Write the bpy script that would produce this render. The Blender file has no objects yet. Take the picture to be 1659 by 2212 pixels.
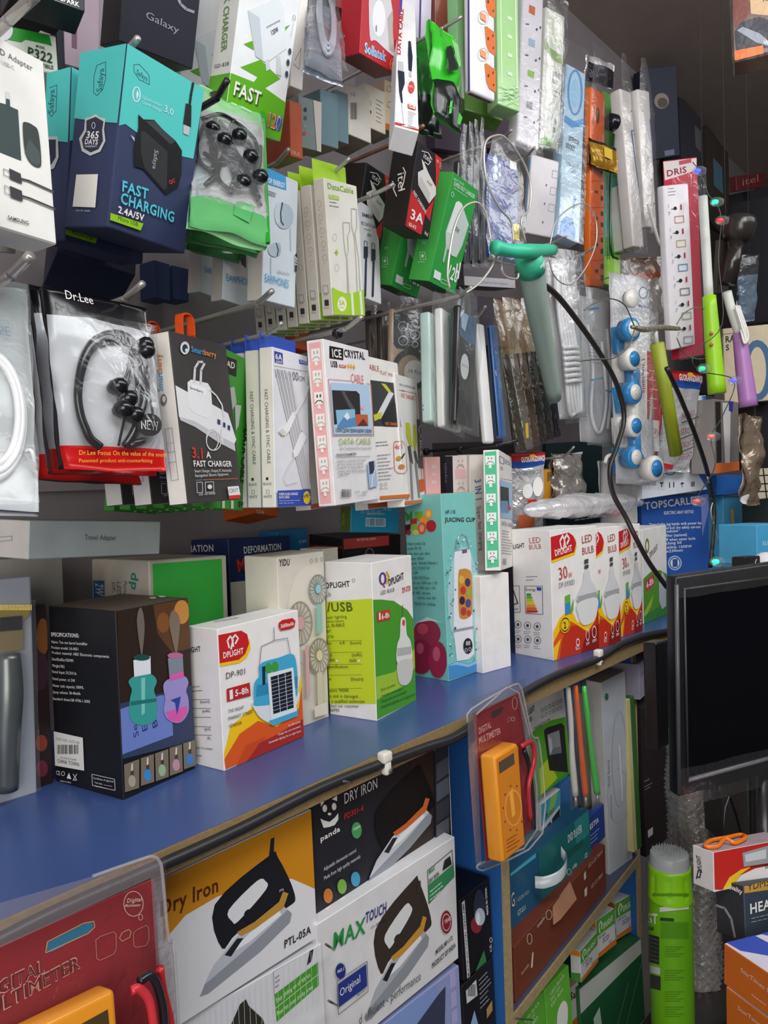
import bpy, bmesh, math, random, string
import numpy as np
from mathutils import Vector, noise
from mathutils.geometry import tessellate_polygon
random.seed(7)
sc = bpy.context.scene
COL = sc.collection
# ------------------------------------------------------------------ camera
W, H, FPX = 1659., 2212., 1680.
EYE = np.array([0., 0., 1.35])            # eye height; X runs along the wall, Y into it
az, pt, ro = math.radians(40.8), math.radians(2.25), math.radians(2.0)
R0 = np.array([math.sin(az), -math.cos(az), 0.]); F0 = np.array([math.cos(az), math.sin(az), 0.]); U0 = np.array([0., 0., 1.])
FW = F0 * math.cos(pt) - U0 * math.sin(pt); UP = U0 * math.cos(pt) + F0 * math.sin(pt)
RT = R0 * math.cos(ro) - UP * math.sin(ro); UU = UP * math.cos(ro) + R0 * math.sin(ro)
cam = bpy.data.cameras.new('camera'); co = bpy.data.objects.new('camera', cam); COL.objects.link(co)
cam.sensor_fit = 'HORIZONTAL'; cam.sensor_width = 36; cam.lens = 36 * FPX / W; cam.clip_start = .02; cam.clip_end = 50
from mathutils import Matrix
co.matrix_world = Matrix(((RT[0], UU[0], -FW[0], EYE[0]), (RT[1], UU[1], -FW[1], EYE[1]), (RT[2], UU[2], -FW[2], EYE[2]), (0, 0, 0, 1)))
sc.camera = co
# ------------------------------------------------------------------ light, exposure
vs = sc.view_settings
vs.view_transform = 'Standard'; vs.look = 'None'; vs.gamma = 1; vs.use_curve_mapping = False; vs.exposure = 0.35
sc.cycles.transparent_max_bounces = 32; sc.cycles.max_bounces = 8
wd = bpy.data.worlds.new('world'); sc.world = wd; wd.use_nodes = True
wd.node_tree.nodes['Background'].inputs[0].default_value = (.80, .86, 1, 1); wd.node_tree.nodes['Background'].inputs[1].default_value = .55
def area(name, loc, target, sx, sy, power, col=(1, 1, 1)):
    l = bpy.data.lights.new(name, 'AREA'); l.shape = 'RECTANGLE'; l.size = sx; l.size_y = sy; l.energy = power; l.color = col
    o = bpy.data.objects.new(name, l); COL.objects.link(o); o.location = loc
    o.rotation_euler = (Vector(target) - Vector(loc)).to_track_quat('-Z', 'Y').to_euler()
    return o
area('ceiling_tube_and_fill', (.45, -.35, 2.42), (.9, .60, 1.15), 1.5, .5, 14, (.96, .98, 1))
area('ceiling_tube_and_fill', (1.75, -.35, 2.42), (1.7, .70, 1.3), 1.7, .8, 10, (.97, .98, 1))  # second overhead light, added to brighten the boards at the right end
area('shopfront_daylight', (-1.7, -1.2, 1.75), (.9, .7, 1.15), 1.6, 1.5, 30, (1, .95, .88))
# ------------------------------------------------------------------ projection
def ray(x, y): return FW + RT * ((x - W / 2) / FPX) - UU * ((y - H / 2) / FPX)
def pix(P):
    d = np.asarray(P) - EYE; z = d @ FW
    return np.array([W / 2 + FPX * (d @ RT) / z, H / 2 - FPX * (d @ UU) / z])
def at(x, y, Y): r = ray(x, y); return EYE + r * (Y / r[1])
def atd(x, y, z): return EYE + ray(x, y) * z
def atz(x, y, Z): r = ray(x, y); return EYE + r * ((Z - EYE[2]) / r[2])
SHELF, WALL, EDGE = 1.054, .95, .557
# ------------------------------------------------------------------ materials
MATS = {}
def lin(h):
    h = h.lstrip('#'); o = []
    for i in (0, 2, 4):
        c = int(h[i:i + 2], 16) / 255; o.append(c / 12.92 if c <= .04045 else ((c + .055) / 1.055) ** 2.4)
    return (*o, 1)
def M(h, kind='card', r=None):
    key = (h, kind, r)
    if key in MATS: return MATS[key]
    m = bpy.data.materials.new(kind + '_' + h.lstrip('#')); m.use_nodes = True; MATS[key] = m
    nt = m.node_tree; N = nt.nodes; L = nt.links; b = N['Principled BSDF']; c = lin(h)
    def nd(t, **k):
        n = N.new(t)
        for a, v in k.items():
            if a in n.inputs: n.inputs[a].default_value = v
            else: setattr(n, a, v)
        return n
    b.inputs['Base Color'].default_value = c
    if kind in ('card', 'gloss', 'paint', 'wood', 'metal', 'cloth'):
        tc = nd('ShaderNodeTexCoord'); tx = nd('ShaderNodeTexNoise')
        tx.inputs['Scale'].default_value = {'card': 40, 'gloss': 25, 'paint': 14, 'wood': 160, 'metal': 60, 'cloth': 200}[kind]
        tx.inputs['Detail'].default_value = 3
        L.new(tc.outputs['Object'], tx.inputs['Vector'])
        mx = nd('ShaderNodeMix', data_type='RGBA'); mx.inputs[6].default_value = tuple(v * .86 for v in c[:3]) + (1,)
        mx.inputs[7].default_value = tuple(min(1, v * 1.1) for v in c[:3]) + (1,)
        if kind == 'wood': mx.inputs[6].default_value = tuple(v * .55 for v in c[:3]) + (1,)
        L.new(tx.outputs[0], mx.inputs[0]); L.new(mx.outputs[2], b.inputs['Base Color'])
        b.inputs['Roughness'].default_value = r if r is not None else {'card': .48, 'gloss': .2, 'paint': .4, 'wood': .8, 'metal': .3, 'cloth': .9}[kind]
        if kind == 'metal': b.inputs['Metallic'].default_value = .55
        if kind == 'card': b.inputs['Specular IOR Level'].default_value = .35
    elif kind == 'ink':
        b.inputs['Roughness'].default_value = .45 if r is None else r; b.inputs['Specular IOR Level'].default_value = .35
    elif kind == 'glow':
        b.inputs['Emission Color'].default_value = c; b.inputs['Emission Strength'].default_value = 4 if r is None else r
    elif kind in ('film', 'foil'):
        tc = nd('ShaderNodeTexCoord'); tx = nd('ShaderNodeTexNoise'); tx.inputs['Scale'].default_value = 55 if kind == 'film' else 34; tx.inputs['Detail'].default_value = 2
        tx.inputs['Distortion'].default_value = 1.2
        bp = nd('ShaderNodeBump'); bp.inputs['Strength'].default_value = .55 if kind == 'film' else .8; bp.inputs['Distance'].default_value = .006
        L.new(tc.outputs['Object'], tx.inputs['Vector']); L.new(tx.outputs[0], bp.inputs['Height'])
        if kind == 'foil':
            b.inputs['Roughness'].default_value = .22 if r is None else r; L.new(bp.outputs[0], b.inputs['Normal']); b.inputs['Metallic'].default_value = .35
        else:
            tr = nd('ShaderNodeBsdfTransparent'); tr.inputs[0].default_value = (.98, .98, .98, 1)
            gl = nd('ShaderNodeBsdfGlossy', Roughness=.24); L.new(bp.outputs[0], gl.inputs['Normal']); bp.inputs['Strength'].default_value = .3
            df = nd('ShaderNodeBsdfDiffuse'); df.inputs[0].default_value = c
            fr = nd('ShaderNodeFresnel', IOR=1.45); L.new(bp.outputs[0], fr.inputs['Normal'])
            ml = nd('ShaderNodeMath', operation='MULTIPLY_ADD'); ml.inputs[1].default_value = .22; ml.inputs[2].default_value = .008; L.new(fr.outputs[0], ml.inputs[0])
            m1 = nd('ShaderNodeMixShader'); m1.inputs[0].default_value = .05 if r is None else r; L.new(tr.outputs[0], m1.inputs[1]); L.new(df.outputs[0], m1.inputs[2])
            ms = nd('ShaderNodeMixShader'); L.new(ml.outputs[0], ms.inputs[0]); L.new(m1.outputs[0], ms.inputs[1]); L.new(gl.outputs[0], ms.inputs[2])
            L.new(ms.outputs[0], N['Material Output'].inputs[0]); N.remove(b)
    return m
# ------------------------------------------------------------------ text glyphs
CHARS = string.ascii_letters + string.digits + "&.-/:+%®°,'()#!<>=≤±"
GL = {}
def build_glyphs():
    obs = []
    for b in (0, 1):
        for c in CHARS:
            for body, tag in ((c, 'g'), ('H' + c + 'H', 'w')):
                cu = bpy.data.curves.new('g', 'FONT'); cu.body = body; cu.resolution_u = 2; cu.offset = .022 if b else 0.
                o = bpy.data.objects.new('g', cu); COL.objects.link(o); obs.append((b, c, tag, o))
        cu = bpy.data.curves.new('g', 'FONT'); cu.body = 'HH'; cu.offset = .022 if b else 0.; o = bpy.data.objects.new('g', cu); COL.objects.link(o); obs.append((b, 'HH', 'w', o))
    bpy.context.view_layer.update(); dg = bpy.context.evaluated_depsgraph_get(); wid = {}
    for b, c, tag, o in obs:
        me = bpy.data.meshes.new_from_object(o.evaluated_get(dg))
        v = np.array([p.co[:2] for p in me.vertices]) if len(me.vertices) else np.zeros((0, 2))
        if tag == 'w': wid[b, c] = v[:, 0].max() if len(v) else 0
        else: GL[b, c] = [v, [tuple(p.vertices) for p in me.polygons], 0]
        bpy.data.meshes.remove(me)
    for b, c, tag, o in obs:
        cu = o.data; bpy.data.objects.remove(o); bpy.data.curves.remove(cu)
    for (b, c), g in GL.items(): g[2] = wid[b, c] - wid[b, 'HH'] + (.04 if b else 0)
    for b in (0, 1): GL[b, ' '] = [np.zeros((0, 2)), [], .33]
build_glyphs()
CAPH = GL[0, 'H'][0][:, 1].max()
def text_geo(s, bold):
    V, F, x = [], [], 0.
    for c in s:
        g = GL.get((bold, c)) or GL[bold, ' ']
        n = len(V)
        V += [(x + p[0], p[1]) for p in g[0]]; F += [tuple(i + n for i in f) for f in g[1]]; x += g[2]
    return np.array(V).reshape(-1, 2) / np.array([max(x, .01), CAPH]), F
# ------------------------------------------------------------------ objects
def mesh_obj(name, verts, faces, mats, fm=None, loc=(0, 0, 0), parent=None, smooth=False):
    me = bpy.data.meshes.new(name)
    L = np.asarray(loc, float)
    me.from_pydata([tuple(np.asarray(v, float) - L) for v in verts], [], faces)
    for m in mats: me.materials.append(m)
    if fm is not None: me.polygons.foreach_set('material_index', fm)
    if smooth: me.polygons.foreach_set('use_smooth', [True] * len(me.polygons))
    me.update()
    o = bpy.data.objects.new(name, me); COL.objects.link(o)
    if parent is not None: o.parent = parent
    else: o.location = tuple(L)
    return o
def wl(o):
    return np.asarray(o.location, float) + (wl(o.parent) if o.parent is not None else 0)
def tag(o, label=None, cat=None, group=None, kind=None):
    for k, v in (('label', label), ('category', cat), ('group', group), ('kind', kind)):
        if v: o[k] = v
    return o
def kids(o): return [c for c in COL.objects if c.parent == o]
def dup(o, off, label, group=None):
    r = o.copy(); COL.objects.link(r); r.location = Vector(o.location) + Vector(off)
    r['label'] = label
    if group: r['group'] = group
    for c in list(o.children):
        d = c.copy(); COL.objects.link(d); d.parent = r
        for e in list(c.children):
            f = e.copy(); COL.objects.link(f); f.parent = d
    return r
def rotm(yaw, pit, rol):
    cy, sy, cp, sp, cr, sr = math.cos(yaw), math.sin(yaw), math.cos(pit), math.sin(pit), math.cos(rol), math.sin(rol)
    return np.array([[cy, -sy, 0], [sy, cy, 0], [0, 0, 1]]) @ np.array([[1, 0, 0], [0, cp, -sp], [0, sp, cp]]) @ np.array([[cr, 0, sr], [0, 1, 0], [-sr, 0, cr]])
UVW = dict(A=(0, 0, 0), B=(1, 0, 0), C=(1, 1, 0), D=(0, 1, 0), E=(0, 0, 1), F=(1, 0, 1), G=(1, 1, 1), H=(0, 1, 1))
class Fr: pass
LOG = []
def fit(spec, y=None, z=None, zb=None, d=.03, yaw0=0., sig=(.25, .2, .2), fixd=False, name=''):
    """pose and size of a box from the corners the photo shows (front A B C D clockwise from top left, back E F G H)"""
    P = {}
    for t in spec.split():
        a, b = t[1:].split(','); P[t[0]] = (float(a), float(b))
    fr = [np.array(P[k]) for k in 'ABCD' if k in P]
    c0 = np.array(P['D']) if zb is not None else (np.mean(fr, 0) if len(fr) == 4 else np.mean([np.array(P['A']), np.array(P['C'])], 0))
    def anchor(q):
        if zb is not None: return atz(q[0], q[1], zb)
        return at(q[0], q[1], y) if y is not None else atd(q[0], q[1], z)
    if zb is not None: sig = (sig[0], .004, .004)
    a0 = anchor(c0); s = ((a0 - EYE) @ FW) / FPX
    w0 = max(.006, np.linalg.norm(np.array(P['B']) - P['A']) * s * 1.25); h0 = np.linalg.norm(np.array(P['D']) - P['A']) * s if 'D' in P else np.linalg.norm(np.array(P['C']) - P['B']) * s
    p = np.array([c0[0], c0[1], 0, 0, 0, math.log(w0), math.log(h0), math.log(d)])
    def corners(p, ks):
        R = rotm(p[2] + yaw0, p[3], p[4]); w, h, dd = np.exp(p[5:8]); a = anchor(p[:2])
        ax, ay, azz = R[:, 0], -R[:, 2], R[:, 1]
        O = a - ay * h if zb is not None else a - ax * w / 2 - ay * h / 2
        return O, ax, ay, azz, w, h, dd
    def res(p):
        O, ax, ay, azz, w, h, dd = corners(p, P); o = []
        for k, q in P.items():
            u, v, t = UVW[k]; e = (pix(O + ax * u * w + ay * v * h + azz * t * dd) - q) / 2.; o += [e[0], e[1]]
        o += [p[2] / sig[0], p[3] / sig[1], p[4] / sig[2], (p[7] - math.log(d)) / (.01 if fixd else .6), (p[5] - math.log(w0)) / .9]
        return np.array(o)
    lam = 1e-2; r = res(p); st = np.array([.5, .5, 1e-3, 1e-3, 1e-3, 1e-3, 1e-3, 1e-3])
    for it in range(40):
        J = np.array([(res(p + np.eye(8)[i] * st[i]) - r) / st[i] for i in range(8)]).T
        A = J.T @ J; g = J.T @ r
        stp = np.linalg.solve(A + lam * np.diag(np.diag(A) + 1e-9), -g)
        stp[2:5] = np.clip(stp[2:5], -.2, .2); stp[5:] = np.clip(stp[5:], -.4, .4)
        r2 = res(p + stp)
        if r2 @ r2 < r @ r: p = p + stp; r = r2; lam = max(1e-6, lam * .3)
        else: lam *= 8
        if np.abs(stp).max() < 1e-5 or lam > 1e8: break
    f = Fr(); f.O, f.ax, f.ay, f.az, f.w, f.h, f.d = corners(p, P)
    f.bulge = None
    LOG.append((name, round(float(np.sqrt(np.mean(r[:2 * len(P)] ** 2)) * 2), 1), [round(float(v), 3) for v in (f.w, f.h, f.d)], [round(math.degrees(v), 1) for v in p[2:5]], [round(float(v), 2) for v in f.O]))
    return f
def boxf(O, w, h, d, yaw=0):
    """an upright box frame from its front top left corner"""
    f = Fr(); R = rotm(yaw, 0, 0); f.O = np.asarray(O, float); f.ax, f.ay, f.az = R[:, 0], -R[:, 2], R[:, 1]; f.w, f.h, f.d = w, h, d; f.bulge = None
    return f
def face(f, k):
    """origin, u edge, v edge, outward normal"""
    X, Y, Z = f.ax * f.w, f.ay * f.h, f.az * f.d
    return {'f': (f.O, X, Y, -f.az), 'l': (f.O + Z, -Z, Y, -f.ax), 'r': (f.O + X, Z, Y, f.ax), 't': (f.O + Z, X, -Z, -f.ay), 'b': (f.O + Y, X, Z, f.ay), 'k': (f.O + X + Z, -X, Y, f.az)}[k]
def base_of(f): return f.O + f.ax * f.w / 2 + f.ay * f.h + f.az * f.d / 2
def box_mesh(f, cols, bev=.0008, kind='card', seg=1, rough=None):
    names = 'fklrtb'; o = f.O; X, Y, Z = f.ax * f.w, f.ay * f.h, f.az * f.d
    bm = bmesh.new(); V = {k: bm.verts.new(tuple(o + X * u + Y * v + Z * t)) for k, (u, v, t) in UVW.items()}
    mats = []; 
    for s, k in zip(('DCBA', 'EFGH', 'HDAE', 'CGFB', 'ABFE', 'DHGC'), names):
        fc = bm.faces.new([V[c] for c in s]); h = cols.get(k, cols.get('x', '#dddddd')); m = M(h, kind, rough)
        if m not in mats: mats.append(m)
        fc.material_index = mats.index(m)
    bmesh.ops.recalc_face_normals(bm, faces=bm.faces)
    b = min(bev, f.w * .45, f.h * .45, f.d * .45)
    if b > 0: bmesh.ops.bevel(bm, geom=list(bm.edges), offset=b, segments=seg, affect='EDGES', profile=.5)
    bm.verts.ensure_lookup_table(); vs_ = [tuple(v.co) for v in bm.verts]; fs = [[v.index for v in fc.verts] for fc in bm.faces]
    bm.verts.index_update(); fs = [[v.index for v in fc.verts] for fc in bm.faces]; fm = [fc.material_index for fc in bm.faces]
    bm.free(); return vs_, fs, mats, fm
class Geo:
    def __init__(s): s.v, s.f, s.m, s.fm, s.segs = [], [], [], [], []
    def add(s, vs_, fs, mat):
        s.segs.append((list(vs_), list(fs), mat))
        n = len(s.v); s.v += [tuple(p) for p in vs_]; s.f += [tuple(i + n for i in q) for q in fs]
        if mat not in s.m: s.m.append(mat)
        s.fm += [s.m.index(mat)] * len(fs)
    def build(s, name, loc, parent=None, smooth=False): return mesh_obj(name, s.v, s.f, s.m, s.fm, loc, parent, smooth)
def art(root, f, fk, items, name, lift=.0003):
    """printed artwork on one face of a box; capitals: photo pixels, small letters: per cent of the face"""
    O, X, Y, n = face(f, fk); lx, ly = np.linalg.norm(X), np.linalg.norm(Y); ux, uy = X / lx, Y / ly
    G = Geo(); eps = [lift]
    def P2(x, y, px):
        if px:
            r = ray(x, y); t = ((O - EYE) @ n) / (r @ n); q = EYE + r * t - O; u, v = (q @ ux) / lx, (q @ uy) / ly
        else: u, v = x / 100., y / 100.
        return min(max(u, .004), .996), min(max(v, .004), .996)
    def S(u, v):
        p = O + X * u + Y * v
        if f.bulge is not None and fk == 'f': p = p + n * f.bulge(u, v)
        return p + n * eps[0]
    def poly(c, pts, px, k='ink'):
        w = [S(*P2(*q, px)) for q in pts]
        if len(w) > 4:
            u2 = [Vector(((p - O) @ ux, (p - O) @ uy, 0)) for p in w]; tr = [tuple(t) for t in tessellate_polygon([u2])]
        else: tr = [tuple(range(len(w)))]
        G.add(w, tr, M(c, k))
    for it in items:
        eps[0] += .00007; k, c = it[0], it[1]; px = k.isupper(); a = it[2:]; K = k.upper()
        if K == 'P': poly(c, list(zip(a[0::2], a[1::2])), px)
        elif K == 'S': poly(c, [tuple(p) for p in smooth_path(list(zip(a[0::2], a[1::2])), 4, True)], px)
        elif K == 'R':
            u0, v0 = P2(a[0], a[1], px); u1, v1 = P2(a[2], a[3], px); poly(c, [(u0 * 100, v0 * 100), (u1 * 100, v0 * 100), (u1 * 100, v1 * 100), (u0 * 100, v1 * 100)], False)
        elif K == 'E':
            N = 18; poly(c, [(a[0] + a[2] * math.cos(t * 2 * math.pi / N), a[1] + (a[3] if len(a) > 3 else a[2]) * math.sin(t * 2 * math.pi / N)) for t in range(N)], px)
        elif K == 'O':
            N = 20; ry = a[3]; wd_ = a[4]; vv = []
            for t in range(N):
                cs, sn = math.cos(t * 2 * math.pi / N), math.sin(t * 2 * math.pi / N)
                vv += [S(*P2(a[0] + a[2] * cs, a[1] + ry * sn, px)), S(*P2(a[0] + (a[2] - wd_) * cs, a[1] + (ry - wd_) * sn, px))]
            G.add(vv, [(2 * t, 2 * ((t + 1) % N), 2 * ((t + 1) % N) + 1, 2 * t + 1) for t in range(N)], M(c, 'ink'))
        elif K == 'L':
            hw = a[0] / 2; q = np.array(a[1:], float).reshape(-1, 2)
            for i in range(len(q) - 1):
                dv = q[i + 1] - q[i]; L_ = np.linalg.norm(dv)
                if L_ < 1e-6: continue
                dv = dv / L_; pn = np.array([-dv[1], dv[0]]) * hw; ex = dv * hw * .5
                poly(c, [q[i] + pn - ex, q[i + 1] + pn + ex, q[i + 1] - pn + ex, q[i] - pn - ex], px)
        elif K == 'T':
            s, x0, y0, x1, y1, hh = a[:6]; bold = a[6] if len(a) > 6 else 0
            V, F = text_geo(s, bold)
            if not len(V): continue
            def un(x, y):
                r = ray(x, y); t = ((O - EYE) @ n) / (r @ n); q = EYE + r * t - O; return np.array([q @ ux, q @ uy])
            if px:
                p0, p1 = un(x0, y0), un(x1, y1)
            else: p0, p1 = np.array([x0 * lx, y0 * ly]) / 100, np.array([x1 * lx, y1 * ly]) / 100
            e = p1 - p0; L_ = np.linalg.norm(e); e1 = e / L_; up = np.array([e1[1], -e1[0]])
            if px:
                m_ = (p0 + p1) / 2; q0, q1 = O + ux * m_[0] + uy * m_[1], O + ux * (m_[0] + up[0] * .01) + uy * (m_[1] + up[1] * .01)
                hm = hh * .01 / max(1e-6, np.linalg.norm(pix(q1) - pix(q0)))
            else: hm = hh * ly / 100
            Q = p0 + V[:, :1] * e + V[:, 1:] * up * hm
            G.add([S(min(max(q[0] / lx, .003), .997), min(max(q[1] / ly, .003), .997)) for q in Q], F, M(c, 'ink'))
        elif K == 'G':   # fine print: n lines of short strokes
            x0, y0, x1, y1, nl, dx, dy, th = a
            for i in range(nl):
                t0, fr_ = 0., random.uniform(.6, 1)
                while t0 < fr_:
                    t1 = min(fr_, t0 + random.uniform(.06, .2))
                    qa = np.array([x0 + (x1 - x0) * t0 + dx * i, y0 + (y1 - y0) * t0 + dy * i]); qb = np.array([x0 + (x1 - x0) * t1 + dx * i, y0 + (y1 - y0) * t1 + dy * i])
                    dv = (qb - qa) / max(1e-6, np.linalg.norm(qb - qa)); pn = np.array([-dv[1], dv[0]]) * th / 2
                    poly(c, [qa + pn, qb + pn, qb - pn, qa - pn], px); t0 = t1 + .03
        elif K == 'B':   # bar code
            x0, y0, x1, y1 = a; t = 0.
            while t < 1:
                wdt = random.uniform(.012, .05); t2 = min(1, t + wdt); poly(c, [(x0 + (x1 - x0) * t, y0), (x0 + (x1 - x0) * t2, y0), (x0 + (x1 - x0) * t2, y1), (x0 + (x1 - x0) * t, y1)], px); t = t2 + random.uniform(.015, .05)
    if not G.v: return
    bb = [(np.min(q[0], 0), np.max(q[0], 0)) for q in G.segs if len(q[0])]; par = list(range(len(bb)))
    def find(i):
        while par[i] != i: i = par[i]
        return i
    for i in range(len(bb)):
        for j in range(i):
            gap = np.maximum(0, np.maximum(bb[i][0] - bb[j][1], bb[j][0] - bb[i][1]))
            if np.linalg.norm(gap) <= .018: par[find(i)] = find(j)
    for r_ in sorted({find(i) for i in range(len(bb))}):
        g = Geo()
        for i, q in enumerate([q for q in G.segs if len(q[0])]):
            if find(i) == r_: g.add(*q)
        g.build(name, wl(root), root)
FN = {'f': 'front_print', 'l': 'side_print', 'r': 'end_print', 't': 'top_print', 'b': 'base_print'}
def B(name, label, cat, spec, cols, arts=None, group=None, y=None, z=None, zb=None, d=.03, bev=.0008, kind='card', seg=1, yaw0=0., sig=(.25, .2, .2), fixd=False, rough=None, f=None):
    if isinstance(cols, str): cols = {'x': cols}
    f = f or fit(spec, y, z, zb, d, yaw0, sig, fixd, name)
    b = base_of(f); v, fs, ms, fm = box_mesh(f, cols, bev, kind, seg, rough)
    o = mesh_obj(name, v, fs, ms, fm, b, None, seg > 2); tag(o, label, cat, group); FR[o.name] = f
    for k, it in (arts or {}).items(): art(o, f, k, it, FN[k])
    return o
FR = {}
def sub(root, name, f, cols, arts=None, bev=.0006, kind='card', seg=1, rough=None, label=None):
    """a box-shaped part of a thing"""
    v, fs, ms, fm = box_mesh(f, cols if isinstance(cols, dict) else {'x': cols}, bev, kind, seg, rough)
    o = mesh_obj(name, v, fs, ms, fm, wl(root), root, seg > 2)
    if label: o['label'] = label
    for k, it in (arts or {}).items(): art(o, f, k, it, FN[k])
    return o
def smooth_path(pts, n=6, closed=False):
    P = [np.asarray(p, float) for p in pts]; o = []; N = len(P)
    if N < 3: return P
    for i in range(N if closed else N - 1):
        p0 = P[(i - 1) % N] if closed or i else P[0] * 2 - P[1]; p1 = P[i]; p2 = P[(i + 1) % N]
        p3 = P[(i + 2) % N] if closed or i + 2 < N else P[-1] * 2 - P[-2]
        for k in range(n):
            t = k / n; o.append(.5 * (2 * p1 + (p2 - p0) * t + (2 * p0 - 5 * p1 + 4 * p2 - p3) * t * t + (3 * p1 - p0 - 3 * p2 + p3) * t ** 3))
    if not closed: o.append(P[-1])
    return o
def tube_geo(pts, r, n=8, closed=False):
    """tube through points; r a number or one per point"""
    P = [np.asarray(p, float) for p in pts]; N = len(P); V, Fc = [], []; rr = [r] * N if not hasattr(r, '__len__') else list(np.interp(np.linspace(0, 1, N), np.linspace(0, 1, len(r)), r))
    nrm = None
    for i in range(N):
        t = P[(i + 1) % N] - P[i - 1] if closed else P[min(i + 1, N - 1)] - P[max(i - 1, 0)]
        t = t / max(1e-9, np.linalg.norm(t))
        if nrm is None: nrm = np.cross(t, [.3, .2, 1.]); 
        nrm = nrm - t * (nrm @ t); nrm = nrm / max(1e-9, np.linalg.norm(nrm)); b = np.cross(t, nrm)
        for k in range(n): a = 2 * math.pi * k / n; V.append(P[i] + (nrm * math.cos(a) + b * math.sin(a)) * rr[i])
    for i in range(N if closed else N - 1):
        j = (i + 1) % N
        for k in range(n): Fc.append((i * n + k, i * n + (k + 1) % n, j * n + (k + 1) % n, j * n + k))
    if not closed: Fc += [tuple(range(n))[::-1], tuple((N - 1) * n + k for k in range(n))]
    return V, Fc
def tube(name, pts, r, mat, parent=None, sm=6, n=8, closed=False, label=None, cat=None, group=None):
    q = smooth_path(pts, sm, closed) if sm else [np.asarray(p, float) for p in pts]
    V, Fc = tube_geo(q, r, n, closed); b = wl(parent) if parent is not None else np.mean(V, 0)
    o = mesh_obj(name, V, Fc, [mat], None, b, parent, True)
    return tag(o, label, cat, group)
def lathe_geo(base, axis, prof, n=20, ref=(.3, .2, 1.)):
    """profile [(distance along axis, radius)] turned about axis"""
    a = np.asarray(axis, float); a = a / np.linalg.norm(a); u = np.cross(a, ref if abs(a @ np.asarray(ref)) < .95 * np.linalg.norm(ref) else (1, 0, 0)); u = u / np.linalg.norm(u); w = np.cross(a, u)
    V = [np.asarray(base) + a * t + (u * math.cos(2 * math.pi * k / n) + w * math.sin(2 * math.pi * k / n)) * r for t, r in prof for k in range(n)]
    Fc = [(i * n + k, i * n + (k + 1) % n, (i + 1) * n + (k + 1) % n, (i + 1) * n + k) for i in range(len(prof) - 1) for k in range(n)]
    Fc += [tuple(range(n))[::-1], tuple((len(prof) - 1) * n + k for k in range(n))]
    return V, Fc
def lathe(name, base, axis, prof, mat, parent=None, n=20, label=None, cat=None, group=None):
    V, Fc = lathe_geo(base, axis, prof, n); b = wl(parent) if parent is not None else np.asarray(base)
    return tag(mesh_obj(name, V, Fc, [mat], None, b, parent, True), label, cat, group)
def sheet_geo(f, nu=12, nv=18, off=0., amp=.0, bul=0., u0=0., u1=1., v0=0., v1=1., seed=0, pinch=0.):
    """a crumpled sheet in front of frame f"""
    V, Fc = [], []
    n = -f.az
    for j in range(nv + 1):
        for i in range(nu + 1):
            u, v = u0 + (u1 - u0) * i / nu, v0 + (v1 - v0) * j / nv
            uu = u
            if pinch and j < nv * .3:
                k = (1 - j / (nv * .3)) ** 1.2 * pinch; c = (u0 + u1) / 2; uu = c + (u - c) * (1 - k)
            p = f.O + f.ax * f.w * uu + f.ay * f.h * v
            s, t = i / nu, j / nv
            q = p * 28 + seed * 7.3
            h = off + bul * (4 * s * (1 - s)) ** .6 * (4 * t * (1 - t)) ** .6 + amp * (noise.noise(Vector(q)) + .5 * noise.noise(Vector(q * 2.3)))
            V.append(p + n * h + (f.ax * noise.noise(Vector(q + 50)) + f.ay * noise.noise(Vector(q + 90))) * amp * .6)
    for j in range(nv):
        for i in range(nu): a = j * (nu + 1) + i; Fc.append((a, a + 1, a + nu + 2, a + nu + 1))
    return V, Fc
def film(root, f, name='plastic_bag', off=.003, amp=.003, bul=.002, u0=-.06, u1=1.06, v0=-.1, v1=1.04, seed=1, mat=None, pinch=0., nu=12, nv=20):
    V, Fc = sheet_geo(f, nu, nv, off, amp, bul, u0, u1, v0, v1, seed, pinch)
    return mesh_obj(name, V, Fc, [mat or M('#e8ecee', 'film')], None, wl(root), root, True)
def pouch(name, label, cat, spec, bands, group=None, y=None, z=None, bul=.006, amp=.0015, seed=0, kind='foil', arts=None, d=.004, nu=14, nv=24, back='#c9c9c9', lift=.0012, sig=(.25, .2, .2), yaw0=0.):
    """a flat foil pouch; bands [(v from, v to, colour, kind)] down the front"""
    f = fit(spec, y, z, None, d, yaw0, sig, True, name); b = base_of(f)
    def hb(u, v): return bul * max(0, 4 * u * (1 - u)) ** .6 * max(0, 4 * v * (1 - v)) ** .6
    f.bulge = hb
    V, Fc = sheet_geo(f, nu, nv, .0, amp, bul, seed=seed); mats, fm = [], []
    for j in range(nv):
        c = next((M(q[2], q[3] if len(q) > 3 else kind) for q in bands if q[0] <= (j + .5) / nv < q[1]), M(bands[0][2], kind))
        if c not in mats: mats.append(c)
        fm += [mats.index(c)] * nu
    n0 = len(V); V2, F2 = sheet_geo(f, nu, nv, -d, amp, 0, seed=seed + 3); mb = M(back, 'card')
    if mb not in mats: mats.append(mb)
    V = list(V) + list(V2); Fc = Fc + [tuple(i + n0 for i in q)[::-1] for q in F2]; fm += [mats.index(mb)] * len(F2)
    W1 = nu + 1; rim = [i for i in range(W1)] + [j * W1 + nu for j in range(1, nv + 1)] + [nv * W1 + i for i in range(nu - 1, -1, -1)] + [j * W1 for j in range(nv - 1, 0, -1)]
    for a, c in zip(rim, rim[1:] + rim[:1]): Fc.append((a, c, c + n0, a + n0)); fm.append(0)
    o = mesh_obj(name, V, Fc, mats, fm, b, None, True); tag(o, label, cat, group); FR[o.name] = f
    for k, it in (arts or {}).items(): art(o, f, k, it, FN[k], lift)
    return o
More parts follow.
